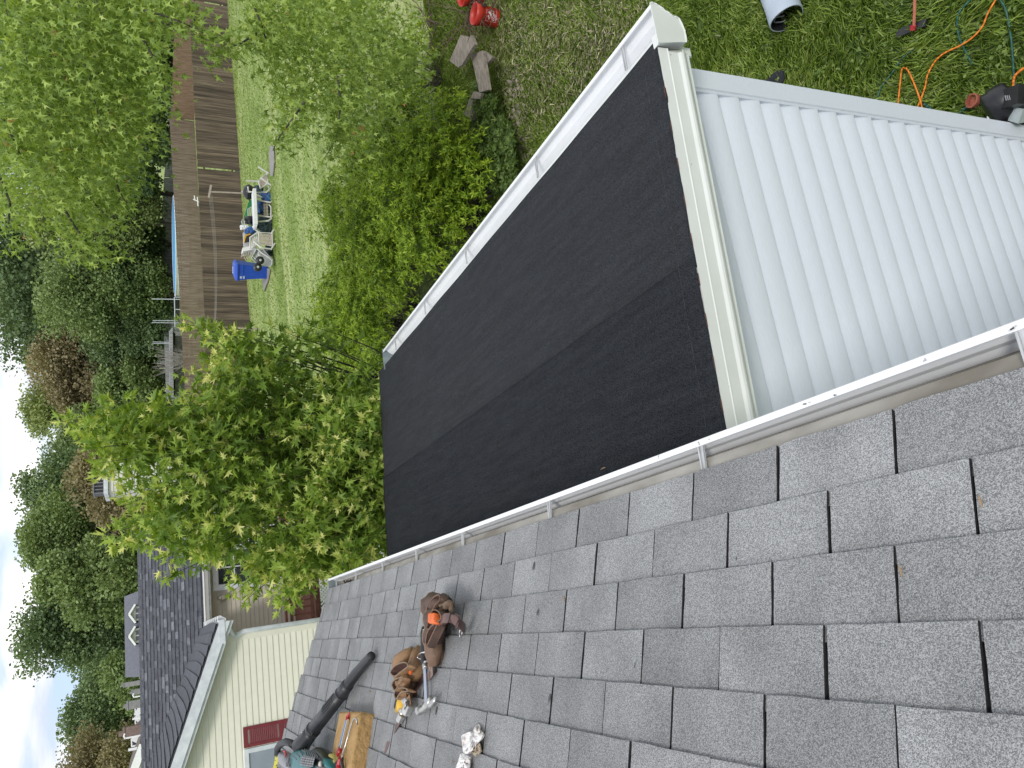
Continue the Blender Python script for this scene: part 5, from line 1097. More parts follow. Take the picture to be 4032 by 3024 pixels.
def blob(b, c, ax, ay, az, e=2.6, n=16, mm=10, wob=0.0):
    c, ax, ay, az = [np.array(t, float) for t in (c, ax, ay, az)]; rings = []
    for i in range(mm + 1):
        ph = -math.pi / 2 + math.pi * i / mm; cp, sp = math.cos(ph), math.sin(ph); s1 = math.copysign(abs(sp) ** (2 / e), sp); c1 = max(abs(cp) ** (2 / e), 1e-3)
        ring = []
        for k in range(n):
            th_ = 2 * math.pi * k / n; ct, st_ = math.cos(th_), math.sin(th_); w = 1 + wob * mnoise.noise(Vector((ct * 2 + c[0], st_ * 2 + c[1], sp * 2 + c[2])))
            ring.append(c + ax * c1 * math.copysign(abs(ct) ** (2 / e), ct) * w + ay * c1 * math.copysign(abs(st_) ** (2 / e), st_) * w + az * s1 * w)
        rings.append(ring)
    b.loft(rings); return b
b = MB(); blob(b, J(800, 400, A2, -.2), (.22, 0, .05), (0, .15, 0), (.03, 0, .2), wob=.5); b.build('blue_tarp', mBlueD, label='crumpled blue tarp stuffed under the white chair frame', cat='tarp')
b = MB(); blob(b, J(740, 900, A2, .1), (.33, 0, 0), (0, .25, 0), (0, 0, .3), wob=.5); b.build('bin_bag', mTeal, label='dark teal plastic sack below the white table, left of the blue tarp', cat='bag')
b = MB(); blob(b, J(770, 200, A3, .1), (.26, 0, 0), (0, .2, 0), (0, 0, .24), wob=.5); b.build('bin_bag', mTeal, label='wrinkled dark sack right against the lattice-seat chair', cat='bag')
for (x_, y_, A_, sx_, sz_, mt_, lb_) in ((700, 620, A2, .28, .22, mBlueD, 'blue crumpled sheet behind the sling chair'), (620, 250, A2, .16, .16, mTeal, 'dark lumpy sack behind the rightmost chair'), (560, 120, A3, .2, .14, mTeal, 'dark sack directly under the end of the white table'),
        (700, 860, A2, .3, .2, mBlk, 'black sack low in the pile between the chairs'), (440, 880, A2, .16, .18, mBlk, 'black crate-like sack above the white table'), (470, 260, A3, .14, .2, mBlueD, 'dark blue sack right of the yellow-edged bag')):
    b = MB(); blob(b, J(x_, y_, A_, .15), (sx_, 0, 0), (0, .18, 0), (0, 0, sz_), wob=.5); b.build('sack', mt_, label=lb_, cat='bag')
b = MB(); blob(b, J(840, 700, A3, .25), (.2, 0, 0), (0, .15, 0), (0, 0, .15), wob=.5); b.build('bin_bag', mTeal, label='small dark sack on the ground behind the white cart', cat='bag')
b = MB(); b.bar(J(470, 470, A2, .3), J(400, 700, A2, .3), .14, .05, up=(0, 1, 0)); b.bar(J(400, 700, A2, .3), J(345, 830, A2, .3), .12, .05, up=(0, 1, 0)); b.bar(J(500, 480, A2, .3), J(520, 900, A2, .3), .04, .2, up=(0, 1, 0)); b.build('toy_slide', mGrn, label='green plastic toy slide behind the white table', cat='slide')
jbars([[(510, 590, A2, .1), (405, 650, A2, .1), (405, 860, A2, .1), (430, 885, A2, .1), (520, 830, A2, .1)], [(440, 650, A2, .1), (460, 850, A2, .1)], [(480, 620, A2, .1), (500, 830, A2, .1)]], .014, 'wire_rack', mWP, 'white wire rack leaning on the green toy slide', 'rack')
b = MB(); blob(b, J(330, 190, A3, .15), (.1, 0, 0), (0, .12, 0), (0, 0, .14), wob=.6); b.build('white_jug', mWhP, label='crumpled white plastic jug atop the pile', cat='jug')
jbars([[(345, 230, A3, .05), (320, 150, A3, .05), (335, 60, A3, .05), (295, 20, A3, .05), (275, 60, A3, .05), (290, 150, A3, .05), (320, 180, A3, .05)]], .02, 'hoop', mPale, 'grey wire hoop standing up from the white jug', 'hoop')
b = MB(); b.slab([J(340, 460, A3, .1), J(320, 430, A3, .1), J(345, 340, A3, .1), J(450, 310, A3, .1), J(465, 330, A3, .1), J(370, 370, A3, .1)], (0, 1, 0), .3); b.build('yellow_bag', mYel, label='yellow edge of a bag next to the white storage box', cat='bag')
b = MB(); b.slab([J(345, 460, A3, .12), J(375, 372, A3, .12), J(460, 335, A3, .12), J(465, 440, A3, .12)], (0, 1, 0), .26); b.build('black_bag', mBlk, label='black bag with a yellow edge in the middle of the pile', cat='bag')
b = MB(); b.slab([J(290, 610, A3, -.1), J(580, 555, A3, -.1), J(600, 630, A3, -.1), J(300, 685, A3, -.1)], (0, 1, 0), .45); b.build('storage_box', mWhP, label='white storage box lid with faint print, above the white cart', cat='box')
b = MB(); b.slab([J(300, 290, A3, .3), J(420, 250, A3, .3), J(430, 590, A3, .3), J(315, 600, A3, .3)], (0, 1, 0), .1); b.build('grey_panel', mGreyP, label='pale grey panel standing behind the black bag', cat='panel')
for k, (x, y) in enumerate(((300, 760), (345, 740), (390, 735), (440, 730))):
    jbars([[(x - 35, y + 50, A3, .1 - k * .05), (x - 20, y - 20, A3, .1 - k * .05), (x + 30, y - 60, A3, .1 - k * .05), (x + 50, y - 20, A3, .1 - k * .05), (x + 30, y + 60, A3, .1 - k * .05), (x + 60, y + 110, A3, .1 - k * .05)]], .016, 'wire_hoop', mTan, ('first', 'second', 'third', 'fourth')[k] + ' bent tan wire hoop down from the fence side, next to the blue bin', 'hoop', group='bent wire hoops')
ct = thing('cart', J(750, 900, A3, -.4) * [1, 1, 0] + [0, 0, float(terr(15, 30))], 'grey-white plastic garden cart tipped on end with two black wheels', 'cart')
pol = [(570, 640), (600, 632), (730, 640), (850, 780), (925, 860), (932, 930), (880, 1000), (740, 1000), (620, 985), (470, 830), (490, 780)]
c0 = np.array([720, 820]); rings = []
for sc, dd in ((1.0, -.15), (1.0, -.25), (.93, -.25), (.82, -.0), (.8, .25)): rings.append([J(c0[0] + (x - c0[0]) * sc, c0[1] + (y - c0[1]) * sc, A3, dd) for x, y in pol])
b = MB(); b.loft(rings); b.build('tub', mGreyP, ct)
b = MB(); b.tube([J(x, y, A3, -.27) for x, y in ((600, 640), (700, 730), (820, 800), (905, 880), (895, 960))], .02, n=6); b.tube([J(x, y, A3, -.27) for x, y in ((640, 690), (615, 740), (640, 780), (730, 830))], .014, n=6); b.tube([J(x, y, A3, -.22) for x, y in ((565, 645), (500, 790), (560, 850))], .014, n=6); b.build('tub_rim', mWhP, ct)
for (x, y, d) in ((655, 292, -.5), (605, 435, -.42)):
    c = J(x, y, A4, d); w = MB(); w.lathe([(.05, -.05), (.14, -.05), (.155, -.02), (.155, .04), (.14, .06), (.05, .06)], c, (.25, 1, 0.05), n=20); w = w.build('wheel', mBlk, ct, smooth=True); b = MB(); b.lathe([(.045, -.065), (.045, .0)], c, (.25, 1, .05), n=10); b.build('hub', mPale, w)
# blue wheeled bin, turned about 40 degrees
bc = ong(1053, 1068); th = thing('wheeled_bin', bc, 'blue wheeled recycling bin with a white emblem, beside the brown fence', 'bin')
an = math.radians(-38); ux, uy = np.array([math.cos(an), math.sin(an), 0]), np.array([-math.sin(an), math.cos(an), 0]); uz = np.array([0, 0, 1.0])
def BP(x, y, z): return bc + ux * x + uy * y + uz * z
H = 1.30
b = MB(); b.loft([[BP(sx * w, sy * d + o, z) for sx, sy in ((-1, -1), (1, -1), (1, 1), (-1, 1))] for w, d, z, o in ((.24, .26, .04, 0), (.25, .28, .35, 0), (.29, .34, H * .72, 0), (.305, .365, H * .73, 0), (.31, .375, H * .88, 0))]); b.build('body', mBlue, th)
b = MB(); b.loft([[BP(sx * w, sy * d + o, z) for sx, sy in ((-1, -1), (1, -1), (1, 1), (-1, 1))] for w, d, z, o in ((.335, .41, H * .88, -.02), (.34, .415, H * .91, -.02), (.30, .36, H * .965, -.01), (.18, .24, H * 1.0, 0))]); lid = b.build('lid', mBlue, th)
b = MB(); b.tube([BP(-.25, .42, H * .86), BP(-.25, .46, H * .9), BP(.25, .46, H * .9), BP(.25, .42, H * .86)], .018, n=6); b.build('handle', mBlue, th)
mEmb = mat('white_print', (.62, .68, .78), (.55, .6, .7), rough=.5)
b = MB()
for k in range(3):                                  # three bent arrows chasing each other
    a0 = 2 * math.pi * k / 3 + .4
    R1, R2 = .13, .085
    pts = [BP(0 + R1 * math.cos(a0 + t) * 1.0, R1 * 1.25 * math.sin(a0 + t), H * 1.002 if False else H * .985 + .022) for t in (0, .5, 1.0, 1.4)] + [BP(R2 * math.cos(a0 + t), R2 * 1.25 * math.sin(a0 + t), H * .985 + .022) for t in (1.4, 1.0, .5, 0)]
    b.slab(pts, uz, .003); tip = a0 + 1.85; b.slab([BP(.155 * math.cos(a0 + 1.4), .155 * 1.25 * math.sin(a0 + 1.4), H * .985 + .022), BP(.107 * math.cos(tip), .107 * 1.25 * math.sin(tip), H * .985 + .022), BP(.06 * math.cos(a0 + 1.4), .06 * 1.25 * math.sin(a0 + 1.4), H * .985 + .022)], uz, .003)
b.build('recycling_symbol', mEmb, lid)
b = MB(); c = BP(-.2, -.373, H * .8)
for k in range(8): a_ = k * math.pi / 4; b.bar(c - uy * .004 + ux * .03 * math.cos(a_) + uz * .03 * math.sin(a_), c - uy * .004 + ux * .05 * math.cos(a_ + .5) + uz * .05 * math.sin(a_ + .5), .014, .004, up=uy)
b.lathe([(.022, 0), (.022, .004)], c - uy * .0, -uy, n=10)
for k in range(3): b.bar(BP(-.255, -.374, H * .74 - k * .022 - .01), BP(-.14, -.374, H * .74 - k * .022 - .01), .012, .003, up=uy)
b.build('printed_emblem', mEmb, th)
for s_ in (-1, 1):
    c = BP(s_ * .27, .26, .13); w = MB(); w.lathe([(.04, -.03), (.12, -.03), (.13, -.01), (.13, .02), (.12, .035), (.04, .035)], c, ux, n=18); w = w.build('wheel', mBlk, th); b = MB(); b.lathe([(.03, -.045), (.03, .05)], c, ux, n=8); b.build('hub', mPale, w)
b = MB(); b.box((0, 0, 0), (.01, .01, .01))
po_ = ong(792, 790); b = MB(); fz_ = far(780, 790, 60)
for s_ in (((760, 784), (795, 800)), ((765, 770), (768, 790)), ((777, 775), (780, 812))): b.tube([far(s_[0][0], s_[0][1], 58), far(s_[1][0], s_[1][1], 58)], .04, n=5)
b.build('lawn_ornament', mWhP, label='small white cross-shaped ornament between the two fences', cat='ornament')

# ------------------------------------------------------------------ things on the main roof
def seg_r(wpx, P): return wpx / F * np.linalg.norm(P - CAM) / 2
def rz(o, x, y, h=0.0): X = o[0] + x / o[2]; Y = o[1] + y / o[2]; return rp(X, Y, h)
K1, K2, K3, K4 = (1480, 2300, 5.53), (1480, 2540, 5.53), (1060, 2700, 2.886), (1240, 2540, 3.968)
mLthA = mat('tan_leather', (0.20, 0.105, 0.050), (0.34, 0.205, 0.105), scale=14, rough=0.62, detail=9, bump=.4, bscale=60, lo=.3, hi=.7)
mLthB = mat('dark_brown_leather', (0.055, 0.030, 0.022), (0.115, 0.068, 0.048), scale=16, rough=0.6, detail=9, bump=.4, bscale=70)
mSuede = mat('suede_edge', (0.30, 0.21, 0.14), (0.21, 0.14, 0.09), scale=40, rough=.9)
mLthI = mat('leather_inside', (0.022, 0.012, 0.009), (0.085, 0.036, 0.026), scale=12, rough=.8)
mBelt = mat('purple_brown_belt', (0.075, 0.040, 0.036), (0.15, 0.08, 0.07), scale=18, rough=.45, detail=8)
mSteel = mat('worn_steel', (0.62, 0.61, 0.58), (0.45, 0.44, 0.42), scale=30, rough=.33, metal=.85, detail=8)
mChrome = mat('bright_steel', (.78, .78, .78), (.7, .7, .7), rough=.18, metal=.9)
mGrip = mat('black_rubber', (.018, .018, .02), (.03, .03, .032), scale=30, rough=.5)
mRedP = mat('red_plastic', (.42, .018, .03), (.34, .012, .022), rough=.4); mBluP = mat('light_blue_plastic', (.12, .25, .5), (.18, .32, .58), rough=.4)
mOrg = mat('orange_plastic', (.78, .16, .03), (.68, .12, .02), scale=30, rough=.5)
def pocket(name, mt, par, o, pts, open_end=True, rim=True, n=18, e=2.3, inner=True, fold=.0, tilt=0.0, cut=0.3):
    """a leather pocket: pts = (x, y, width px, height m, lift m) from its closed end to its mouth"""
    C_s = [rz(o, x, y, l + h / 2) for x, y, w, h, l in pts]; b = MB(); rings = []
    for i, (x, y, w, h, l) in enumerate(pts):
        c = C_s[i]; d = C_s[min(i + 1, len(pts) - 1)] - C_s[max(i - 1, 0)]; d /= np.linalg.norm(d); side = np.cross(d, NR); side /= np.linalg.norm(side); u = np.cross(side, d)
        r = w / o[2] / F * np.linalg.norm(c - CAM) / 2; ring = []
        for k in range(n):
            a = 2 * math.pi * k / n; ca, sa = math.cos(a), math.sin(a); wv = 1 + fold * mnoise.noise(Vector((ca * 2.2 + i * .45, sa * 2.2, x * .01))) + fold * .35 * mnoise.noise(Vector((ca * 7 + i, sa * 7, x * .03)))
            ring.append(c + (side * r * math.copysign(abs(ca) ** (2 / e), ca) + u * h / 2 * math.copysign(abs(sa) ** (2 / e), sa)) * wv + d * tilt * ca * r - (d * h * cut * sa * (1.0 if i == len(pts) - 1 else .45) if (open_end and i >= len(pts) - 2) else 0))
        rings.append(ring)
    if open_end and inner:
        deep = [[C_s[j] + (p - C_s[j]) * q for p in rings[j]] for j, q in ((-1, .93), (-2, .80), (-3 if len(pts) > 2 else -2, .5))]
        deep[0] = [p for p in deep[0]]
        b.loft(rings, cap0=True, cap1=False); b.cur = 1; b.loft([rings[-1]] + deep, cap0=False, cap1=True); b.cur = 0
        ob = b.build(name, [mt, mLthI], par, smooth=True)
    else:
        b.loft(rings); ob = b.build(name, mt, par, smooth=True)
    if rim and open_end:
        b = MB(); rg = [C_s[-1] + (p - C_s[-1]) * .985 for p in rings[-1]]; b.tube(rg + [rg[0]], .0032, n=6, cap=False); b.build('rim', mSuede, ob)
        for q in (.55, .75):
            pass
    return ob
def strap(name, mt, par, pts, w, th=.003, lift=0.0):          # flat band following (x,y,h) zoomed points with widths in metres
    P = [rz(*q[:3], q[3]) if len(q) == 4 else q for q in pts]; rings = []
    for i, c in enumerate(P):
        d = P[min(i + 1, len(P) - 1)] - P[max(i - 1, 0)]; d /= np.linalg.norm(d); side = np.cross(d, NR); side /= np.linalg.norm(side) + 1e-9; u = np.cross(side, d); ww = w[i] if isinstance(w, (list, tuple)) else w
        rings.append([c - side * ww / 2 - u * th / 2, c + side * ww / 2 - u * th / 2, c + side * ww / 2 + u * th / 2, c - side * ww / 2 + u * th / 2])
    b = MB(); b.loft(rings); return b.build(name, mt, par)
# --- tan pouch with hammers
base = rz(K2, 640, 700, 0); pa = thing('tool_pouch', base, 'worn tan leather tool pouch with a yellow lining and two hammer heads showing', 'tool pouch', 'leather tool pouches on the roof')
pocket('back_panel', mLthA, pa, K2, [(930, 30, 90, .02, 0), (900, 250, 230, .025, 0), (850, 500, 300, .03, 0), (780, 800, 330, .03, 0), (730, 1050, 230, .025, 0), (800, 1320, 60, .015, 0)], open_end=False, e=3, fold=.12)
pocket('pocket', mLthA, pa, K2, [(790, 70, 130, .02, .02), (730, 160, 230, .05, .02), (640, 290, 300, .075, .015), (560, 430, 350, .085, .012), (515, 540, 400, .08, .01)], fold=.22, tilt=-.45)
pocket('pocket', mLthA, pa, K2, [(700, 560, 330, .045, .02), (650, 680, 400, .07, .015), (590, 830, 440, .085, .01), (560, 960, 380, .075, .01)], fold=.2, tilt=-.25)
pocket('pocket', mLthA, pa, K2, [(680, 650, 250, .03, .05), (640, 760, 300, .05, .05), (600, 880, 320, .05, .05)], fold=.15, tilt=-.2, e=2)
pocket('side_pocket', mLthA, pa, K2, [(900, 90, 60, .04, .015), (870, 250, 120, .05, .02), (810, 420, 160, .05, .02), (770, 520, 130, .045, .02)], fold=.15)
pocket('side_pocket', mLthA, pa, K2, [(960, 30, 40, .03, .01), (940, 200, 50, .05, .01), (900, 450, 60, .06, .01), (860, 640, 60, .06, .01), (830, 780, 40, .05, .01)], open_end=False, fold=.1)
pocket('lining', mat('yellow_lining', (.60, .34, .03), (.72, .46, .08), scale=30, rough=.8, bump=.5, bscale=40), pa, K2, [(640, 1060, 130, .03, .03), (610, 1180, 260, .05, .02), (560, 1290, 240, .05, .015), (470, 1430, 90, .02, .01)], fold=.3, inner=False, open_end=False)
for t_ in ((640, 990, 690, 1130), (700, 1120, 800, 1310)): strap('flap', mLthA, pa, [(K2, t_[0], t_[1], .07), (K2, (t_[0] + t_[2]) / 2, (t_[1] + t_[3]) / 2, .06), (K2, t_[2], t_[3], .03)], [.035, .03, .012])
strap('belt', mBelt, pa, [(K2, 580, 1560, .01), (K2, 520, 1650, .02), (K2, 470, 1750, .015), (K2, 380, 1900, .006), (K2, 230, 2230, .006), (K2, 190, 2350, .004)], [.03, .032, .034, .036, .04, .012])
def blk(o, x, y, h, dx, dy, L, w, th_, name, mt, par, label=None, cat=None):
    c = rz(o, x, y, h); d = rz(o, x + dx, y + dy, h) - c; d /= np.linalg.norm(d); sd2 = np.cross(d, NR); b = MB()
    rings = []
    for t, q in ((-1, .82), (-.92, 1), (.92, 1), (1, .82)):
        cc = c + d * t * L / 2; rings.append([cc + (sd2 * w / 2 * math.cos(a + .39) + NR * th_ / 2 * math.sin(a + .39)) * q * 1.08 for a in np.arange(8) * math.pi / 4])
    b.loft(rings); return b.build(name, mt, par, label=label, cat=cat)
hm = thing('hammer', rz(K2, 560, 1400, 0), 'steel hammer head poking lowest out of the tan pouch', 'hammer', 'hammers at the pouches'); b = MB(); b.tube([rz(K2, 545, 960, .055), rz(K2, 480, 1160, .05), rz(K2, 440, 1340, .03)], .012, n=8); b.build('grip', mGrip, hm, smooth=True); b = MB(); b.tube([rz(K2, 560, 1340, .04), rz(K2, 570, 1480, .035), rz(K2, 560, 1540, .035)], [.017, .014, .016], n=10); b.build('neck', mSteel, hm, smooth=True); blk(K2, 550, 1585, .035, -40, 90, .036, .034, .034, 'head', mSteel, hm)
hm = thing('hammer', rz(K2, 700, 1300, 0), 'thick square steel hammer head beside the yellow lining of the tan pouch', 'hammer', 'hammers at the pouches'); b = MB(); b.tube([rz(K2, 620, 1120, .05), rz(K2, 690, 1260, .05)], .02, n=10); b.build('neck', mSteel, hm, smooth=True); blk(K2, 708, 1380, .05, -45, 100, .05, .045, .045, 'head', mSteel, hm)
for k in range(3): 
    c0_, c1_ = rz(K2, 625 + k * 30, 1400 - k * 50, .078), rz(K2, 640 + k * 30, 1355 - k * 50, .078); b = MB(); b.bar(c0_, c1_, .008, .003, up=NR); b.build('milled_slot', mBlk, hm)
b = MB(); b.tube([rz(K2, 770, 545, .075), rz(K2, 750, 615, .07)], .008, n=8); b.build('pencil_stub', mOrg, label='orange carpenter pencil stub in the tan pouch', cat='pencil')
# --- dark pouch
pb = thing('tool_pouch', rz(K1, 1350, 900, 0), 'dark brown leather tool pouch with a belt loop and an orange tape measure inside', 'tool pouch', 'leather tool pouches on the roof')
pocket('back_panel', mLthB, pb, K1, [(1480, 240, 120, .03, 0), (1450, 450, 420, .04, 0), (1420, 750, 560, .045, 0), (1370, 1050, 520, .045, 0), (1290, 1350, 400, .04, 0), (1230, 1600, 320, .04, 0)], open_end=False, e=3, fold=.12)
pocket('pocket', mLthB, pb, K1, [(1640, 430, 120, .03, .04), (1560, 420, 260, .07, .04), (1450, 430, 360, .10, .04), (1330, 450, 430, .12, .03), (1250, 490, 560, .12, .015)], fold=.12, tilt=-.35, e=2)
pocket('pocket', mLthB, pb, K1, [(1560, 800, 200, .05, .04), (1430, 760, 330, .09, .05), (1320, 760, 470, .10, .05), (1260, 780, 500, .10, .04)], fold=.1, tilt=-.3, e=2)
pocket('pocket', mLthB, pb, K1, [(1400, 1200, 180, .05, .03), (1300, 1120, 330, .08, .04), (1220, 1100, 520, .09, .03)], fold=.12, tilt=-.4, e=2)
mLthC = mat('mid_brown_leather', (0.13, 0.075, 0.05), (0.22, 0.135, 0.09), scale=12, rough=0.6, detail=9, bump=.4, bscale=60)
pocket('front_pocket', mLthC, pb, K2, [(1350, 440, 60, .01, .01), (1270, 380, 330, .05, .01), (1260, 200, 330, .075, .015), (1250, 0, 310, .08, .02), (1260, -250, 270, .075, .02), (1290, -420, 190, .06, .02), (1295, -520, 90, .05, .03)], fold=.16, tilt=.3)
pocket('side_panel', mLthC, pb, K2, [(1370, 420, 60, .02, .0), (1380, 250, 120, .05, 0), (1350, 0, 150, .06, .0), (1360, -260, 150, .06, .01), (1370, -380, 90, .05, .02)], fold=.1)
b = MB()                                                    # crumpled cloth tucked behind
for k in range(7):
    cp = [(1390 + k * 34, 600 - k * 22), (1440 + k * 30, 540 - k * 12), (1420 + k * 40, 480 + 10 * math.sin(k * 2)), (1500 + k * 20, 450 - k * 6), (1590 + k * 8, 400 + k * 12), (1650, 480 + k * 26)]
    b.tube([rz(K1, x + random.uniform(-12, 12), y, .11 + .012 * math.sin(k * 2.1 + j)) for j, (x, y) in enumerate(cp)], [.006, .011, .013, .012, .013, .008], n=7)
b.build('rag_fold', mat('brown_rag', (.13, .085, .055), (.2, .14, .095), scale=20, rough=.95), pb, smooth=True)
tm = thing('tape_measure', rz(K1, 1290, 760, .05), 'orange tape measure case sitting in the dark pouch', 'tape measure'); b = MB(); blob(b, rz(K1, 1295, 760, .11), (rz(K1, 1375, 760, .11) - rz(K1, 1295, 760, .11)) * .95, (rz(K1, 1295, 640, .11) - rz(K1, 1295, 760, .11)), NR * .022, e=5, n=20, mm=10); b.build('case', mOrg, tm, smooth=True)
b = MB(); q = [rz(K1, x, y, .134) for x, y in ((1270, 690), (1310, 700), (1300, 740), (1265, 735), (1270, 770), (1315, 775), (1320, 815), (1270, 810))]
for a_, c_ in zip(q[:-1], q[1:]): b.bar(a_, c_, .0022, .001, up=NR)
b.build('case_marking', mat('dark_orange_mark', (.35, .04, .015), (.3, .03, .01)), tm)
lp_ = [(1360, 1080, .05), (1350, 950, .10), (1380, 830, .14), (1480, 745, .155), (1600, 730, .15), (1740, 800, .12), (1860, 890, .09), (1920, 960, .06), (1930, 1040, .03)]
strap('belt_loop', mBelt, pb, [(K1, x, y, h) for x, y, h in lp_], [.03, .034, .036, .036, .036, .036, .036, .036, .034], th=.004)
strap('belt_keeper', mBelt, pb, [(K1, 1720, 690, .12), (K1, 1810, 760, .15), (K1, 1790, 860, .145), (K1, 1740, 900, .10)], .022, th=.004); strap('belt_tip', mBelt, pb, [(K1, 1640, 700, .16), (K1, 1700, 760, .165), (K1, 1770, 830, .155)], [.012, .03, .034])
b = MB(); b.tube([rz(K1, x, y, h) for x, y, h in ((1900, 1000, .035), (1870, 1090, .02), (1855, 1180, .008), (1830, 1170, .008), (1822, 1060, .02), (1835, 1000, .035))], .0035, n=8); b.build('buckle', mChrome, pb, smooth=True)
b = MB(); b.tube([rz(K2, x, y, h) for x, y, h in ((1085, 152, .07), (1000, 165, .075), (930, 210, .06), (905, 260, .05), (935, 295, .045), (1020, 325, .04))], .0035, n=8); b.build('hammer_ring', mChrome, pb, smooth=True)
b = MB(); b.tube([rz(K2, x, y, h) for x, y, h in ((1030, 400, .05), (1040, 370, .065), (1090, 355, .068), (1130, 370, .055))], .0035, n=8); b.build('hammer_ring', mChrome, pb, smooth=True)
strap('suede_strap', mat('pale_suede', (.33, .23, .19), (.25, .17, .14), scale=16, rough=.9, bump=.3, bscale=40), pb, [(K2, 1150, 380, .04), (K2, 1200, 470, .04), (K2, 1240, 540, .035), (K2, 1200, 640, .02), (K2, 1090, 740, .012)], [.02, .035, .05, .035, .03])
strap('belt', mBelt, pb, [(K2, 1090, 640, .012), (K2, 1010, 720, .012), (K2, 930, 850, .008), (K2, 870, 980, .008), (K2, 840, 1170, .008)], [.035, .038, .04, .04, .02])
def mouth(par, o, poly, h, depth, n=40):
    a = np.array(poly, float); m_ = len(a); q = [a[int(t) % m_] * (1 - t % 1) + a[(int(t) + 1) % m_] * (t % 1) for t in np.linspace(0, m_, n, endpoint=False)]
    for _ in range(2): q = [(q[k - 1] + 2 * q[k] + q[(k + 1) % n]) / 4 for k in range(n)]
    c = np.mean(q, 0); R0_ = [rz(o, x, y, h) for x, y in q]; cc = rz(o, c[0], c[1], h)
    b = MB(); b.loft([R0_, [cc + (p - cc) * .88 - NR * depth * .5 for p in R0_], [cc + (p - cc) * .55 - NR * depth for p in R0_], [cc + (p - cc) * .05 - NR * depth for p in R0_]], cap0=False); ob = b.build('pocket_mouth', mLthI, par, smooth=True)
    b = MB(); b.loft([[p + NR * .001 for p in R0_], [cc + (p - cc) * 1.10 - NR * .012 for p in R0_], [cc + (p - cc) * 1.05 - NR * .035 for p in R0_]], cap0=False, cap1=False); b.build('pocket_wall', mLthA if par == pa else mLthB, par, smooth=True)
    b = MB(); b.tube(R0_ + [R0_[0]], .0030, n=6, cap=False); b.build('rim', mSuede if par == pa else mLthC, ob, smooth=True)
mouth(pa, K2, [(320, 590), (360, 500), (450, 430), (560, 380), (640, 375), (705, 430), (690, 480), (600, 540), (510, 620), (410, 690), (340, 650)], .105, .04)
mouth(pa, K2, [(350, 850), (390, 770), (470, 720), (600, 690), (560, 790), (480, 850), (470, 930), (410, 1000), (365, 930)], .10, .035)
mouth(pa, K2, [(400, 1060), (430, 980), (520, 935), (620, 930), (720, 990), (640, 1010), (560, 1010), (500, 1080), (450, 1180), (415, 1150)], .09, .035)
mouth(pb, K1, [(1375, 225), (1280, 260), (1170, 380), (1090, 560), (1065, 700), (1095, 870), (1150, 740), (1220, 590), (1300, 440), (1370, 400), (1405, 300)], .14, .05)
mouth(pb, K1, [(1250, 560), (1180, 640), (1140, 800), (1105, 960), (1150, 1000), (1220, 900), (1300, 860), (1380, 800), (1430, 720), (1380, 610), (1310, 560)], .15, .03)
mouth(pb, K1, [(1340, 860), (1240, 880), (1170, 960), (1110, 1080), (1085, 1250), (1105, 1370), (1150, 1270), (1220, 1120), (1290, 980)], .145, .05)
tmm = bpy.data.objects['tape_measure']; tmm.location = tmm.location + Vector((rz(K1, 1295, 760, .145) - rz(K1, 1295, 760, .11)))
# --- long hammer through the ring
hm = thing('hammer', rz(K2, 1100, 600, 0), 'long straight-claw hammer with black grip and silver shaft lying down the roof', 'hammer', 'hammers at the pouches')
b = MB(); b.tube([rz(K1, 1050, 960, .045), rz(K1, 1045, 1060, .05), rz(K1, 1045, 1400, .055), rz(K2, 1040, 200, .05), rz(K2, 1050, 400, .045), rz(K2, 1068, 440, .045)], [.012, .0155, .0145, .013, .015, .013], n=12); b.build('grip', mGrip, hm, smooth=True)
for y in (985, 1022, 1050): b = MB(); b.tube([rz(K1, 1008, y + 25, .057), rz(K1, 1045, y, .066), rz(K1, 1085, y - 8, .057)], .0016, n=5); b.build('grip_ring', mWhP, hm)
blk(K2, 1072, 465, .045, 10, 60, .03, .026, .024, 'collar', mSteel, hm)
b = MB(); b.tube([rz(K2, 1075, 480, .045), rz(K2, 1095, 900, .035), rz(K2, 1108, 1250, .03)], [.009, .0095, .010], n=4); b.build('shaft', mat('blue_grey_steel', (.50, .52, .58), (.42, .44, .5), rough=.25, metal=.8), hm)
hd = MB(); ch = [rz(K2, *q) for q in ((955, 1440, .03), (1010, 1410, .032), (1075, 1360, .036), (1130, 1290, .042), (1165, 1210, .045), (1195, 1110, .040))]
hd.tube(ch, [.0155, .013, .015, .0155, .012, .006], n=10); h2 = hd.build('head', mSteel, hm, smooth=True)
b = MB(); b.tube([rz(K2, 1110, 1360, .032), rz(K2, 1200, 1290, .036), rz(K2, 1280, 1200, .036), rz(K2, 1330, 1110, .03)], [.014, .013, .010, .006], n=10); b.build('claw', mSteel, h2, smooth=True)
blk(K2, 955, 1420, .032, 28, -18, .022, .036, .036, 'striking_face', mSteel, h2)
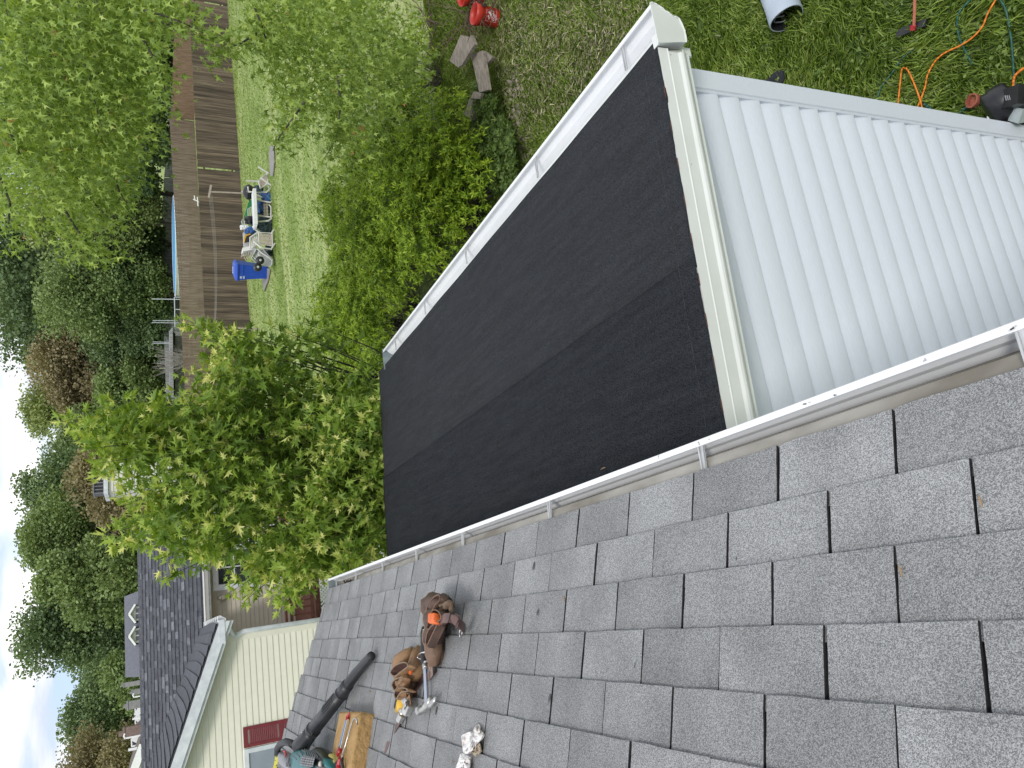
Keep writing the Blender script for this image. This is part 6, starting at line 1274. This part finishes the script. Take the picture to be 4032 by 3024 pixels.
# --- foam block and the tools on it
mFoam = mat('yellow_foam', (0.33, 0.195, 0.075), (0.47, 0.30, 0.125), scale=10, rough=.95, detail=10, bump=1.0, bscale=45, lo=.3, hi=.7)
A0 = rp(1479, 2813, 0); B0 = rp(1441, 3050, 0)
hs = min(np.arange(.03, .2, .002), key=lambda h: np.linalg.norm(rp(1419, 2799, h) - (A0 + NR * h)))
T0, T1 = A0 + NR * hs, B0 + NR * hs; D0 = rp(1334, 2802, hs); D1 = D0 + (T1 - T0)
fo = thing('foam_block', (A0 + B0) / 2, 'worn yellow foam cushion block with pits, carrying tools', 'foam block')
def foamface(b, c00, c10, c11, c01, nu, nv, nrm, amp):
    V = []; f_ = []
    for j in range(nv + 1):
        for i in range(nu + 1):
            u, v = i / nu, j / nv; p = (c00 * (1 - u) + c10 * u) * (1 - v) + (c01 * (1 - u) + c11 * u) * v
            e = min(u, 1 - u, v, 1 - v) * 12; e = min(1, e); q = Vector(p * 26); g = Vector(p * 70); k = mnoise.noise(q) * .6 + mnoise.noise(g) * .35
            pit = -max(0, mnoise.noise(Vector(p * 42 + 9)) - .38) * 2.2
            V.append(p + nrm * amp * ((k + pit) * (.4 + .6 * e)) - nrm * .006 * (1 - e) ** 2)
    for j in range(nv):
        for i in range(nu): a = j * (nu + 1) + i; f_.append((a, a + 1, a + nu + 2, a + nu + 1))
    b.add(V, f_)
b = MB(); fn = np.cross(T1 - T0, NR); fn /= np.linalg.norm(fn)
if fn @ (CAM - T0) < 0: fn = -fn
tn = np.cross(D0 - T0, NR); tn /= np.linalg.norm(tn)
if tn @ (A0 - (A0 + (T1 - T0))) < 0: tn = -tn
foamface(b, T0, T1, D1, D0, 46, 34, NR, .0042); foamface(b, A0, B0, T1, T0, 46, 18, fn, .0050); foamface(b, A0, T0, D0, D0 - NR * hs, 18, 34, tn, .004)
b.hexa([A0 + NR * .004 - fn * .004 - tn * .004, B0 + NR * .004 - fn * .004, B0 + (D0 - T0) + NR * .004, D0 - NR * hs + NR * .004 - tn * .004], [T0 - NR * .006 - fn * .004 - tn * .004, T1 - NR * .006 - fn * .004, D1 - NR * .006, D0 - NR * .006 - tn * .004]); b.build('block', mFoam, fo, smooth=True)
hh = hs + .012
def fz_(x, y, d=0.0): return rz(K3, x, y, hh + d)
sc = thing('knife', fz_(850, 550), 'long red-ended tool with blue and white stripes lying on the foam', 'hand tool')
b = MB(); b.bar(fz_(880, 380), fz_(800, 710), .012, .010, up=NR); b.build('blue_edge', mBluP, sc); b = MB(); b.bar(fz_(896, 380, .001), fz_(818, 712, .001), .008, .011, up=NR); b.build('blade', mChrome, sc)
b = MB(); b.tube([fz_(890, 385), fz_(893, 350), fz_(912, 302)], [.011, .010, .003], n=8); b.tube([fz_(808, 705), fz_(795, 750), fz_(775, 795)], [.0125, .012, .006], n=8); b.build('red_end', mRedP, sc)
rd = MB(); rd.tube([fz_(1000, 440), fz_(992, 385, .01), fz_(975, 368, .012), fz_(955, 390, .008), fz_(930, 460), fz_(880, 630), fz_(830, 800), fz_(812, 850)], .0045, n=8); rd.build('hooked_rod', mSteel, smooth=True, label='thin hooked steel rod lying on the yellow foam', cat='rod')
sn_ = thing('snips', fz_(820, 880), 'red and black handled snips at the near edge of the foam', 'snips'); b = MB(); b.tube([fz_(800, 800), fz_(800, 850, .006), fz_(795, 900), fz_(790, 960)], [.006, .011, .016, .015], n=8); b.build('handle', mRedP, sn_); b = MB(); b.tube([fz_(835, 820), fz_(825, 870, .004), fz_(840, 940), fz_(835, 990)], [.006, .009, .008, .008], n=8); b.tube([fz_(770, 850), fz_(760, 900), fz_(765, 970)], .006, n=6); b.build('joint', mBlk, sn_)
# --- leaf blower
bw = thing('leaf_blower', rp(1230, 2960, 0), 'teal and black petrol leaf blower with a long black nozzle tube', 'leaf blower')
mTealP = mat('teal_plastic', (0.012, 0.115, 0.125), (0.02, 0.16, 0.165), scale=12, rough=.45, detail=8); mGreyC = mat('grey_casting', (.22, .22, .235), (.33, .33, .345), scale=14, rough=.5); mTube = mat('black_tube', (.016, .017, .019), (.032, .033, .036), scale=9, rough=.42, detail=8)
tp = [rz(K4, 884, 165, .045), rz(K4, 650, 440, .055), rz(K4, 500, 640, .07)]; tr_ = [.0235, .029, .0315]
b = MB(); b.tube(tp, tr_, n=20, cap=False); b.tube([tp[0], tp[1]], [.0215, .026], n=20, cap=True); nz_ = b.build('nozzle', mTube, bw, smooth=True)
b = MB(); b.tube([rz(K4, 515, 620, .07), rz(K4, 470, 680, .072), rz(K4, 425, 755, .075)], [.0355, .037, .038], n=20); b.build('collar', mTube, bw, smooth=True)
p0, p1 = rz(K4, 425, 755, .075), rz(K3, 500, 500, .11); b = MB(); b.tube([p0, p0 + (p1 - p0) * .5, p1], [.035, .039, .041], n=20); mid = b.build('mid_tube', mTube, bw, smooth=True)
dd = (p1 - p0) / np.linalg.norm(p1 - p0); s1_ = np.cross(dd, NR); s1_ /= np.linalg.norm(s1_); u1_ = np.cross(s1_, dd)
for k in range(9):
    a = -.2 + k * .35; v = s1_ * math.cos(a) + u1_ * math.sin(a) * (1 if (np.cross(s1_, dd) @ NR) > 0 else -1)
    b = MB(); b.bar(p0 + dd * .06 + v * .037, p0 + dd * .20 + v * .040, .004, .008, up=v); b.build('rib', mTube, mid)
b = MB(); b.lathe([(.043, -.012), (.046, -.01), (.046, .012), (.043, .014)], p1, dd, n=24); b.lathe([(.040, -.004), (.042, -.002), (.042, .004), (.040, .006)], p0 + dd * .004, dd, n=24); b.build('locking_ring', mTube, bw, smooth=True)
p2 = rz(K3, 395, 640, .125); b = MB(); b.tube([p1, p1 + (p2 - p1) * .5, p2, p2 + (p2 - p1) * .4], [.043, .044, .048, .055], n=20); b.build('outlet', mTube, bw, smooth=True)
b = MB(); q = rz(K3, 385, 535, .15); b.lathe([(.004, 0), (.007, .004), (.004, .012)], q, NR, n=8); b.build('screw', mChrome, bw)
for dx_, dy_ in ((-6, 0), (8, 10), (22, 20)):
    b = MB(); c = rz(K3, 470 + dx_, 505 + dy_ * 1.6, .152); b.bar(c, c + dd * .018, .004, .003, up=NR); b.build('moulded_mark', mBlk, bw)
ec = rz(K3, 440, 880, .12); exx = rz(K3, 590, 900, .12) - ec; eyy = rz(K3, 430, 740, .12) - ec
b = MB(); blob(b, ec, exx * 1.15, eyy * 1.05, NR * .055, e=2.8, n=28, mm=14); hb = b.build('housing', mTealP, bw, smooth=True)
for k in range(6):                                          # cooling slots
    c = rz(K3, 405 + k * 22, 715 + k * 8, .172 - k * .002); e = rz(K3, 425 + k * 26, 790 + k * 4, .178); b = MB(); b.bar(c, e, .0045, .004, up=NR); b.build('vent_slot', mBlk, hb)
for k in range(4):
    c = rz(K3, 272 + k * 34, 800 - k * 25, .172); e = rz(K3, 310 + k * 34, 835 - k * 25, .175); b = MB(); b.bar(c, e, .0045, .004, up=NR); b.build('vent_slot', mBlk, hb)
b = MB(); b.slab([rz(K3, x, y, .1745) for x, y in ((350, 850), (390, 790), (525, 815), (485, 930), (440, 935), (360, 890))], NR, .003); gr = b.build('grille', mBlk, hb)
b = MB()
for k in range(6): b.bar(rz(K3, 380 + k * 27, 800 + k * 3, .180), rz(K3, 355 + k * 27, 880 + k * 8, .180), .0035, .003, up=NR)
for k in range(4): b.bar(rz(K3, 372 - k * 6, 815 + k * 27, .182), rz(K3, 512 - k * 6, 838 + k * 26, .182), .003, .003, up=NR)
b.build('grille_bar', mGreyC, hb)
b = MB(); blob(b, rz(K3, 620, 860, .11), (rz(K3, 730, 880, .11) - rz(K3, 620, 860, .11)) * 1.0, (rz(K3, 590, 700, .11) - rz(K3, 620, 860, .11)), NR * .05, e=2.3, n=24, mm=12); b.build('starter_cover', mBlk, bw, smooth=True)
b = MB(); blob(b, rz(K3, 700, 880, .10), (rz(K3, 762, 900, .10) - rz(K3, 700, 880, .10)), (rz(K3, 680, 800, .10) - rz(K3, 700, 880, .10)), NR * .05, e=3, n=20, mm=10); b.build('side_shell', mTealP, bw, smooth=True)
b = MB(); b.lathe([(.012, 0), (.0125, .008), (.009, .012)], rz(K3, 590, 890, .158), NR, n=16); kb = b.build('choke_knob', mat('cream_knob', (.55, .53, .45), (.45, .43, .37), rough=.5), bw); b = MB(); b.bar(rz(K3, 588, 868, .172), rz(K3, 594, 914, .172), .003, .004, up=NR); b.build('knob_grip', mGreyC, kb)
b = MB(); blob(b, rz(K3, 215, 850, .13), (rz(K3, 300, 900, .13) - rz(K3, 215, 850, .13)), (rz(K3, 190, 745, .13) - rz(K3, 215, 850, .13)), NR * .05, e=3, n=24, mm=12); gcv = b.build('air_filter_cover', mGreyC, bw, smooth=True)
b = MB(); b.lathe([(.024, 0), (.026, .006), (.02, .008), (.014, .002)], rz(K3, 215, 870, .178), NR, n=20); b.build('filter_ring', mat('dark_casting', (.09, .09, .1), (.13, .13, .14), rough=.5), gcv)
b = MB(); b.tube([rz(K3, x, y, h) for x, y, h in ((295, 700, .13), (250, 655, .16), (190, 635, .18), (130, 660, .19), (95, 710, .19), (90, 780, .18), (110, 830, .16))], [.02, .022, .022, .022, .021, .019, .016], n=12); b.build('handle', mGrip, bw, smooth=True)
b = MB(); b.tube([rz(K3, x, y, h) for x, y, h in ((165, 745, .19), (185, 750, .195), (190, 800, .19))], .006, n=8); b.build('trigger', mRedP, bw)
strap('warning_sleeve', mat('yellow_sleeve', (.66, .60, .08), (.10, .09, .03), scale=38, rough=.6, lo=.55, hi=.62), bw, [rz(K3, 90, 800, .18), rz(K3, 80, 850, .175), rz(K3, 70, 900, .17), rz(K3, 60, 970, .16)], [.02, .026, .03, .03], th=.02)
b = MB(); b.tube([rz(K3, 690, 790, .14), rz(K3, 730, 800, .15), rz(K3, 755, 830, .14), rz(K3, 740, 860, .13)], [.008, .012, .011, .008], n=8); b.build('spark_cap', mat('dirty_yellow', (.35, .3, .06), (.2, .17, .05), rough=.7), bw)
# --- crumpled paper napkins
K5 = (1750, 2800, 4.233); mPap = mat('white_tissue', (.82, .80, .79), (.70, .62, .56), scale=12, rough=.9, detail=5, lo=.5, hi=.8)
def tissue(pol, lab, hgt, seed, mt=mPap):
    a = np.array(pol, float); cxy = a.mean(0); rings = []; nn = 48; ang = np.linspace(0, len(pol), nn, endpoint=False)
    out = [a[int(t) % len(a)] * (1 - t % 1) + a[(int(t) + 1) % len(a)] * (t % 1) for t in ang]
    for j, s_ in enumerate((1.0, .97, .86, .7, .52, .34, .17, .02)):
        ring = []
        for k, q in enumerate(out):
            p = cxy + (q - cxy) * s_; h = hgt * (1 - abs(s_ - .55) * .9) * (1 if j else 0) + hgt * 1.6 * mnoise.noise(Vector((p[0] * .013 + seed, p[1] * .013, seed))) * (j > 0) + hgt * .9 * mnoise.noise(Vector((p[0] * .035, p[1] * .035, seed))) * (j > 0)
            ring.append(rz(K5, p[0], p[1], max(.0135, .014 + h)))
        rings.append(ring)
    rings = [[p - NR * .003 for p in rings[0]]] + rings
    b = MB(); b.loft(rings, cap0=True, cap1=True); return b.build('paper_napkin', mt, label=lab, cat='napkin', group='crumpled napkins on the roof')
tissue([(280, 420), (310, 385), (380, 350), (470, 330), (490, 280), (520, 255), (545, 225), (578, 218), (592, 260), (590, 310), (630, 345), (660, 390), (640, 440), (560, 530), (490, 640), (420, 700), (350, 725), (310, 690), (295, 560)], 'crumpled white paper napkin with a pointed corner, the larger one', .016, 3)
tissue([(430, 690), (500, 620), (560, 540), (590, 530), (615, 660), (560, 730), (520, 755), (470, 730)], 'soiled tan napkin end peeking from under the larger white one', .008, 9, mat('soiled_tissue', (.46, .39, .30), (.35, .28, .2), scale=30, rough=.95))
tissue([(260, 720), (300, 700), (360, 730), (440, 770), (430, 850), (420, 960), (430, 1050), (170, 1050), (190, 940), (230, 830)], 'crumpled white paper napkin cut by the picture edge', .016, 14)
# --- litter: seed wings, twigs, granule smudges
mSeed = mat('seed_wing', (.34, .24, .15), (.26, .17, .1), scale=40, rough=.8)
for X, Y, w, lb in ((3860, 1973, .0026, 'tan maple seed lodged in a slot near the right edge'), (3545, 2245, .0026, 'orange maple seed lodged in a slot'), (2220, 2357, .003, 'pale maple seed lying on the roof below the gutter'), (1455, 2722, .003, 'pale sliver beside the blower nozzle'), (1781, 2997, .003, 'yellow wood chip near the napkins')):
    c = rp(X, Y, .016); d = rp(X + 4, Y + 16, .016) - c; d /= np.linalg.norm(d); b = MB(); b.tube([c - d * .010, c, c + d * .012], [.001, w, .0008], n=5); b.build('seed', mSeed, label=lb, cat='seed')
c = onp(2385, 1841, (.0527, 0, 1), (1.814, .7, -.595)); b = MB(); b.tube([c, c + [.002, .02, .001], c + [0, .045, 0]], [.001, .0035, .001], n=5); b.build('seed', mSeed, label='single pale seed lying on the black felt by the white gutter', cat='seed')
mSmu = mat('dark_smudge', (.10, .102, .105), (.07, .07, .072), scale=80, rough=.95, speck=(520, .25, 1.9, .6))
b = MB()
for X, Y, r in ((2101, 2228, 12), (2117, 2410, 10), (2163, 2748, 12), (1830, 2120, 7), (1717, 2798, 11), (2500, 2620, 7), (2900, 2200, 5)):
    c = rp(X, Y, .0135); rr = r / F * np.linalg.norm(c - CAM); b.slab([c + UP * rr * 1.3 * math.cos(a) + np.array([0, rr * .6 * math.sin(a), 0]) for a in np.arange(10) * .628], NR, .0006)
b.build('stain', mSmu, roof, kind='stuff')

# ------------------------------------------------------------------ yard things near the wall
def r3(x, y): return 1300 + x / 2.212, y / 2.212
def r4(x, y): return 2300 + x / 2.212, y / 2.212
def r5(x, y): return 3032 + x / 2.212, y / 2.212
mTar = mat('grey_tarp_roll', (.45, .51, .58), (.36, .42, .49), scale=4, rough=.45, bump=.4, bscale=9, detail=7)
ca, cb = ong(*r5(105 + 0, 300), .02), ong(*r5(345, 60), .02); cc = (ca + cb) / 2; Rr = np.linalg.norm(ca - cb) / 2 * .93
ax_ = ong(*r5(-90, -260), .0) - ong(*r5(105, 300), .0); ax_[2] = 0; ax_ /= np.linalg.norm(ax_); cc[2] = GZ + Rr * .8; sdv = np.cross(ax_, (0, 0, 1))
tb2 = thing('tarp_roll', cc, 'pale grey-blue hollow roll of material lying on the grass', 'roll')
def trg(c, r, sq=.85, wob=.03): return [c + (sdv * math.cos(a) + np.array([0, 0, sq]) * math.sin(a)) * r * (1 + wob * math.sin(3 * a + c[1] * 9)) for a in np.linspace(0, 2 * math.pi, 28, endpoint=False)]
b = MB(); b.loft([trg(cc + ax_ * t, Rr * q) for t, q in ((-.0, .99), (.02, 1.0), (.15, .97), (.4, 1.01), (.8, .98), (1.6, 1.0))], cap0=False); b.loft([trg(cc, Rr * .93), trg(cc, Rr * .99)], False, False); b.build('outer_wrap', mTar, tb2, smooth=True)
b = MB(); b.loft([trg(cc + ax_ * t, Rr * q) for t, q in ((.5, .1), (.45, .9), (.0, .93))], cap0=True, cap1=False)
b.build('hollow', mBlk, tb2)
b = MB()
for k, (q, t) in enumerate(((.72, .05), (.5, .08), (.3, .1))): rg = trg(cc + ax_ * t, Rr * q, .5, .15); b.tube(rg[2:20], .006, n=5)
b.build('inner_layer', mat('inner_sheet', (.28, .29, .30), (.15, .15, .16), rough=.5), tb2)
# wheeled edger / rake head with red pole
ed = thing('garden_edger', ong(*r5(1250, 250), 0), 'garden tool with a thin red pole and black head in the grass', 'garden tool')
b = MB(); b.tube([ong(*r5(1262, -60), .12), ong(*r5(1258, 120), .08), ong(*r5(1253, 235), .05)], .010, n=7); b.build('pole', mat('faded_red_pole', (.42, .12, .07), (.5, .17, .1), scale=20), ed); b = MB(); b.tube([ong(*r5(1252, 220), .05), ong(*r5(1245, 262), .04)], .022, n=8); b.build('socket', mRedP, ed)
b = MB(); b.bar(ong(*r5(1110, 300), .03), ong(*r5(1370, 195), .03), .05, .03); b.build('head', mBlk, ed)
b = MB()
for k in range(10): t = k / 9; p = ong(*r5(1110 + 260 * t, 300 - 105 * t), .02); b.tube([p, p + [.05, -.03, -.03]], .004, n=4)
b.build('tine', mBlk, ed)
# cords and hoses
mCord = mat('orange_cord', (.80, .24, .02), (.72, .19, .015), scale=20, rough=.45); mHose = mat('green_hose', (.012, .075, .055), (.02, .10, .07), scale=12, rough=.4)
def smooth_path(pts, k=6):
    P = np.array(pts, float); P = np.vstack([2 * P[0] - P[1], P, 2 * P[-1] - P[-2]]); out = []
    for i in range(1, len(P) - 2):
        for t in np.linspace(0, 1, k, endpoint=False): a, b_, c, d = P[i - 1], P[i], P[i + 1], P[i + 2]; out.append(.5 * ((2 * b_) + (-a + c) * t + (2 * a - 5 * b_ + 4 * c - d) * t * t + (-a + 3 * b_ - 3 * c + d) * t ** 3))
    return out + [P[-2]]
def cord(pts, r, mt, name, lab, cat, h=.06):
    P = [ong(*r5(x, y), h + .012 * math.sin(i * 2.1)) for i, (x, y) in enumerate(smooth_path(pts))]; b = MB(); b.tube(P, r, n=7); b.build(name, mt, smooth=True, label=lab, cat=cat)
cord([(1990, -40), (1900, 110), (1850, 230), (1760, 330), (1650, 400), (1540, 450), (1470, 500), (1420, 560), (1370, 660), (1350, 760), (1300, 900), (1250, 1000)], .0055, mCord, 'extension_cord', 'long orange extension cord running across the grass to the wall', 'cord')
cord([(1108, 960), (1130, 760), (1145, 620), (1168, 590), (1205, 620), (1260, 740), (1310, 880), (1340, 1000)], .0055, mCord, 'extension_cord', 'narrow loop of orange cord standing out from the wall', 'cord', .07)
cord([(2260, 560), (2150, 640), (2122, 700), (2118, 790)], .007, mCord, 'extension_cord', 'short orange-red cord entering the black machine', 'cord', .10)
cord([(1790, -40), (1660, 90), (1630, 200), (1650, 330), (1700, 440), (1760, 560)], .007, mHose, 'garden_hose', 'dark green hose curving through the grass at the top edge', 'hose', .04)
cord([(1980, -30), (2050, 80), (2095, 300), (2115, 500), (2125, 650), (2140, 800)], .007, mHose, 'garden_hose', 'green hose running towards the black machine', 'hose', .045)
cord([(900, 960), (970, 760), (1060, 640), (1150, 510), (1250, 430)], .006, mHose, 'garden_hose', 'green hose emerging from behind the white corner post', 'hose', .04)
cord([(1340, 905), (1390, 940), (1430, 985)], .010, mHose, 'garden_hose', 'short length of green hose beside the crossing orange cords', 'hose', .06); cord([(1620, 1010), (1680, 960), (1730, 925)], .009, mHose, 'garden_hose', 'short green hose end between the cords and the clay ring', 'hose', .04)
# clay ring, felt scrap
c = ong(*r5(1785, 882), .03); b = MB(); b.lathe([(.035, 0), (.043, 0), (.045, .03), (.036, .032), (.034, .01)], c, (.1, .1, 1), n=18, cap0=True, cap1=False); b.lathe([(.001, .008), (.034, .008)], c, (.1, .1, 1), n=18, cap0=False, cap1=False); b.build('clay_pot', mat('terracotta', (.34, .10, .06), (.26, .075, .045), scale=20, rough=.8), label='small empty terracotta pot in the grass beside the black machine', cat='pot')
b = MB(); pts = [ong(*r4(x, y), .05) for x, y in ((1560, 730), (1640, 650), (1700, 610), (1740, 620), (1752, 680), (1720, 740), (1650, 760))]; b.slab(pts, (0, 0, 1), .012); b.build('felt_scrap', mFelt, label='torn black felt scrap lying in the grass beside the white wall', cat='scrap')
# black machine at the right edge
b0 = ong(3925, 420, 0); mc = thing('compressor', b0, 'black round-bodied machine with chrome fittings, cut by the right edge', 'machine')
def M_(x, y, h): return ong(3800 + x / 3.17, 200 + y / 3.17, h)
c1, c2 = M_(400, 700, .17), M_(470, 690, .17); axm = M_(470, 560, .22) - M_(420, 800, .10); axm /= np.linalg.norm(axm); w_ = .075
b = MB(); b.lathe([(.02, -.07), (.10, -.07), (.112, -.05), (.112, .02), (.105, .03), (.108, .06), (.08, .075), (.02, .075)], M_(440, 670, .15), (-.25, .85, .45), n=32); b.build('drum', mBlk, mc, smooth=True)
b = MB(); b.bar(M_(540, 620, .18), M_(760, 540, .22), .11, .10); b.bar(M_(520, 800, .06), M_(700, 760, .06), .16, .08); b.build('housing', mBlk, mc)
b = MB()
for k in range(7): b.bar(M_(505 + k * 26, 560 - k * 1, .245), M_(520 + k * 26, 620 - k * 2, .245), .004, .012)
b.build('fin', mGreyC, mc)
b = MB(); b.lathe([(.018, 0), (.02, .01), (.012, .03), (.015, .05)], M_(365, 840, .03), (0, 0, 1), n=12); b.lathe([(.022, 0), (.024, .015), (.014, .03), (.018, .07)], M_(610, 830, .06), (0, 0, 1), n=12); b.build('fitting', mChrome, mc)
b = MB(); b.bar(M_(660, 880, .12), M_(720, 700, .14), .07, .08); b.build('clear_bowl', mat('cloudy_bowl', (.32, .38, .38), (.45, .5, .5), rough=.15), mc)
# buckets with the store's lettering
mBuc = mat('red_bucket_plastic', (.50, .035, .02), (.42, .025, .015), scale=6, rough=.45)
def bucket(c, ax, lab, text):
    ax = np.array(ax, float); ax /= np.linalg.norm(ax); H, r0, r1 = .37, .130, .150
    th = thing('bucket', c, lab, 'bucket', 'red buckets in the planting bed'); b = MB()
    b.lathe([(r0, 0), (r0, .004), (r0 + (r1 - r0) * .72, H * .72), (r1 + .006, H * .74), (r1 + .004, H * .80), (r1 + .012, H * .86), (r1 + .006, H * .9), (r1 + .008, H), (r1 - .002, H), (r1 - .006, H * .8), (r0 - .006, .01)], c, ax, n=32, cap0=True, cap1=True); b.build('body', mBuc, th, smooth=True)
    b = MB()
    rr = random.Random(5)
    for _ in range(46):                                     # tar-like drips
        a = rr.uniform(1.9, 4.6); h = rr.uniform(.55, .98) * H
        A_ = np.cross(ax, (.3, .9, .1)); A_ /= np.linalg.norm(A_); B_ = np.cross(ax, A_); rad = r1 + .012; p = c + ax * h + (A_ * math.cos(a) + B_ * math.sin(a)) * rad; nn_ = (A_ * math.cos(a) + B_ * math.sin(a))
        t_ = np.cross(ax, nn_); w = rr.uniform(.008, .025); b.slab([p + (t_ * math.cos(q) + ax * math.sin(q) * 1.2) * w * rr.uniform(.7, 1.2) for q in np.arange(7) * .9], nn_, .003)
    b.build('tar_drip', mDebris, th, kind='stuff')
    if text:
        A_ = np.cross(ax, (.3, .9, .1)); A_ /= np.linalg.norm(A_); B_ = np.cross(ax, A_); v = CAM - c; v -= ax * (v @ ax); v /= np.linalg.norm(v); a0 = math.atan2(v @ B_, v @ A_) + .15
        def wrap(x, z, off=.0015): # x metres around, z along axis
            rr_ = r0 + (r1 - r0) * z / H + off; a = a0 + x / rr_; return c + ax * z + (A_ * math.cos(a) + B_ * math.sin(a)) * rr_
        b = MB(); s_ = .078; zc = .14
        for (xa, za, xb, zb) in ((-s_, zc - s_, s_, zc - s_), (s_, zc - s_, s_, zc + s_), (s_, zc + s_, -s_, zc + s_), (-s_, zc + s_, -s_, zc - s_)):
            K = 8
            for k in range(K):
                t0_, t1_ = k / K, (k + 1) / K; b.bar(wrap(xa + (xb - xa) * t0_, za + (zb - za) * t0_), wrap(xa + (xb - xa) * t1_, za + (zb - za) * t1_), .004, .0015)
        b.build('logo_frame', mWhP, th)
        lines = [('THE', .030, .045), ('HOME', .052, .0), ('DEPOT', .052, -.048)]; cr, sr_ = math.cos(math.radians(36)), math.sin(math.radians(36))
        for tx, size, dy_ in lines:
            cu = bpy.data.curves.new('logo_text', 'FONT'); cu.body = tx; cu.size = size; cu.align_x = 'CENTER'; cu.align_y = 'CENTER'; cu.offset = .0011; cu.resolution_u = 2
            to = bpy.data.objects.new('tmp', cu); COL.objects.link(to); dg = bpy.context.evaluated_depsgraph_get(); me = bpy.data.meshes.new_from_object(to.evaluated_get(dg)); bpy.data.objects.remove(to)
            fl = -1
            for vv in me.vertices:
                x, y = vv.co.x, vv.co.y + dy_; x2, y2 = x * cr - y * sr_, x * sr_ + y * cr; p = wrap(x2, zc + y2, .0022) - WO[th.name]; vv.co = Vector(p)
            me.materials.append(mWhP); o = bpy.data.objects.new('logo_text', me); COL.objects.link(o); o.parent = th
bc1 = ong(*r3(1460, 165), .0); bc1[2] = float(terr(bc1[0], bc1[1])) + .01
bucket(bc1, (.06, .02, 1), 'red bucket with a white square logo and black tar drips', True)
bc2 = ong(*r3(1345, 0), .0); bucket(bc2 + [.1, .0, .02], (-.2, .1, 1), 'second red bucket behind the first, cut by the top edge', False)
# planter boards
mBrd = mat('weathered_planter_board', (.17, .145, .12), (.30, .26, .215), scale=3, stretch=(3, 12, 3), detail=9, rough=.95, bump=.3, bscale=30)
def pboard(px, h, th_, lab):
    pts = [onz(*r3(x, y), GZ + h) for x, y in px]; b = MB(); b.slab(pts, (0, 0, -1), th_); b.build('planter_board', mBrd, label=lab, cat='board', group='weathered boards among the plants')
pboard([(1135, 305), (1210, 320), (1120, 590), (1040, 530)], .45, .04, 'upper grey board slanting above the other planter boards'); pboard([(1225, 305), (1257, 385), (1140, 575), (1113, 560)], .55, .05, 'knotty grey board lying across the upper planter board')
pboard([(1225, 475), (1325, 440), (1378, 780), (1298, 805)], .42, .05, 'longest brown planter board, ragged at its lower end'); pboard([(1332, 440), (1412, 500), (1360, 565), (1348, 560)], .36, .05, 'short board end next to the longest planter board')
pboard([(1250, 795), (1322, 810), (1300, 862), (1218, 855)], .40, .04, 'small cracked board piece below the longest one'); pboard([(1212, 862), (1252, 872), (1242, 1045), (1165, 1000)], .38, .04, 'dark shaded board at the lower end of the bed')
# rubble strip and stones
b = MB()
for _ in range(170):
    t = random.random(); x, y = (1600 + 90 * t + random.gauss(0, 35), 700 + 700 * t + random.gauss(0, 25)); p = onz(*r3(x, y), GZ + .01); s_ = random.uniform(.012, .05)
    blob(b, p, (s_, 0, .0), (0, s_ * random.uniform(.6, 1), 0), (0, 0, s_ * .5), e=2.4, n=6, mm=4, wob=.5)
b.build('rubble', mat('pale_rubble', (.36, .31, .27), (.22, .18, .15), scale=20, rough=.95), label='strip of pale rubble and crumbled soil along the bed edge', cat='rubble', kind='stuff')
# dead twigs
for (o_, n_, ln_, lab) in (((1215, 130), 26, .75, 'heap of reddish dead twigs piled against the red buckets'), ((880, 200), 18, .9, 'tangle of bare grey twigs under the maple'), ((1420, 40), 10, .5, 'few dead stems leaning right of the buckets')):
    p = onz(*r3(*o_), GZ + .15); th = thing('dead_brush', (p[0], p[1], GZ), lab, 'dead brush'); b = MB()
    for _ in range(n_):
        v = rng.normal(size=3); v[2] = abs(v[2]) * .35; v /= np.linalg.norm(v); m_ = p + v * ln_ * random.uniform(.3, .6) + rng.normal(size=3) * .05; e_2 = p + v * ln_ * random.uniform(.8, 1.6) + rng.normal(size=3) * .12; b.tube([p + rng.normal(size=3) * .06, m_, e_2], [.007, .005, .002], n=4, cap=False)
        for _ in range(2): b.tube([m_, m_ + (e_2 - m_) * .6 + rng.normal(size=3) * .15], [.004, .0015], n=3, cap=False)
    b.build('twig', mTwig, th)
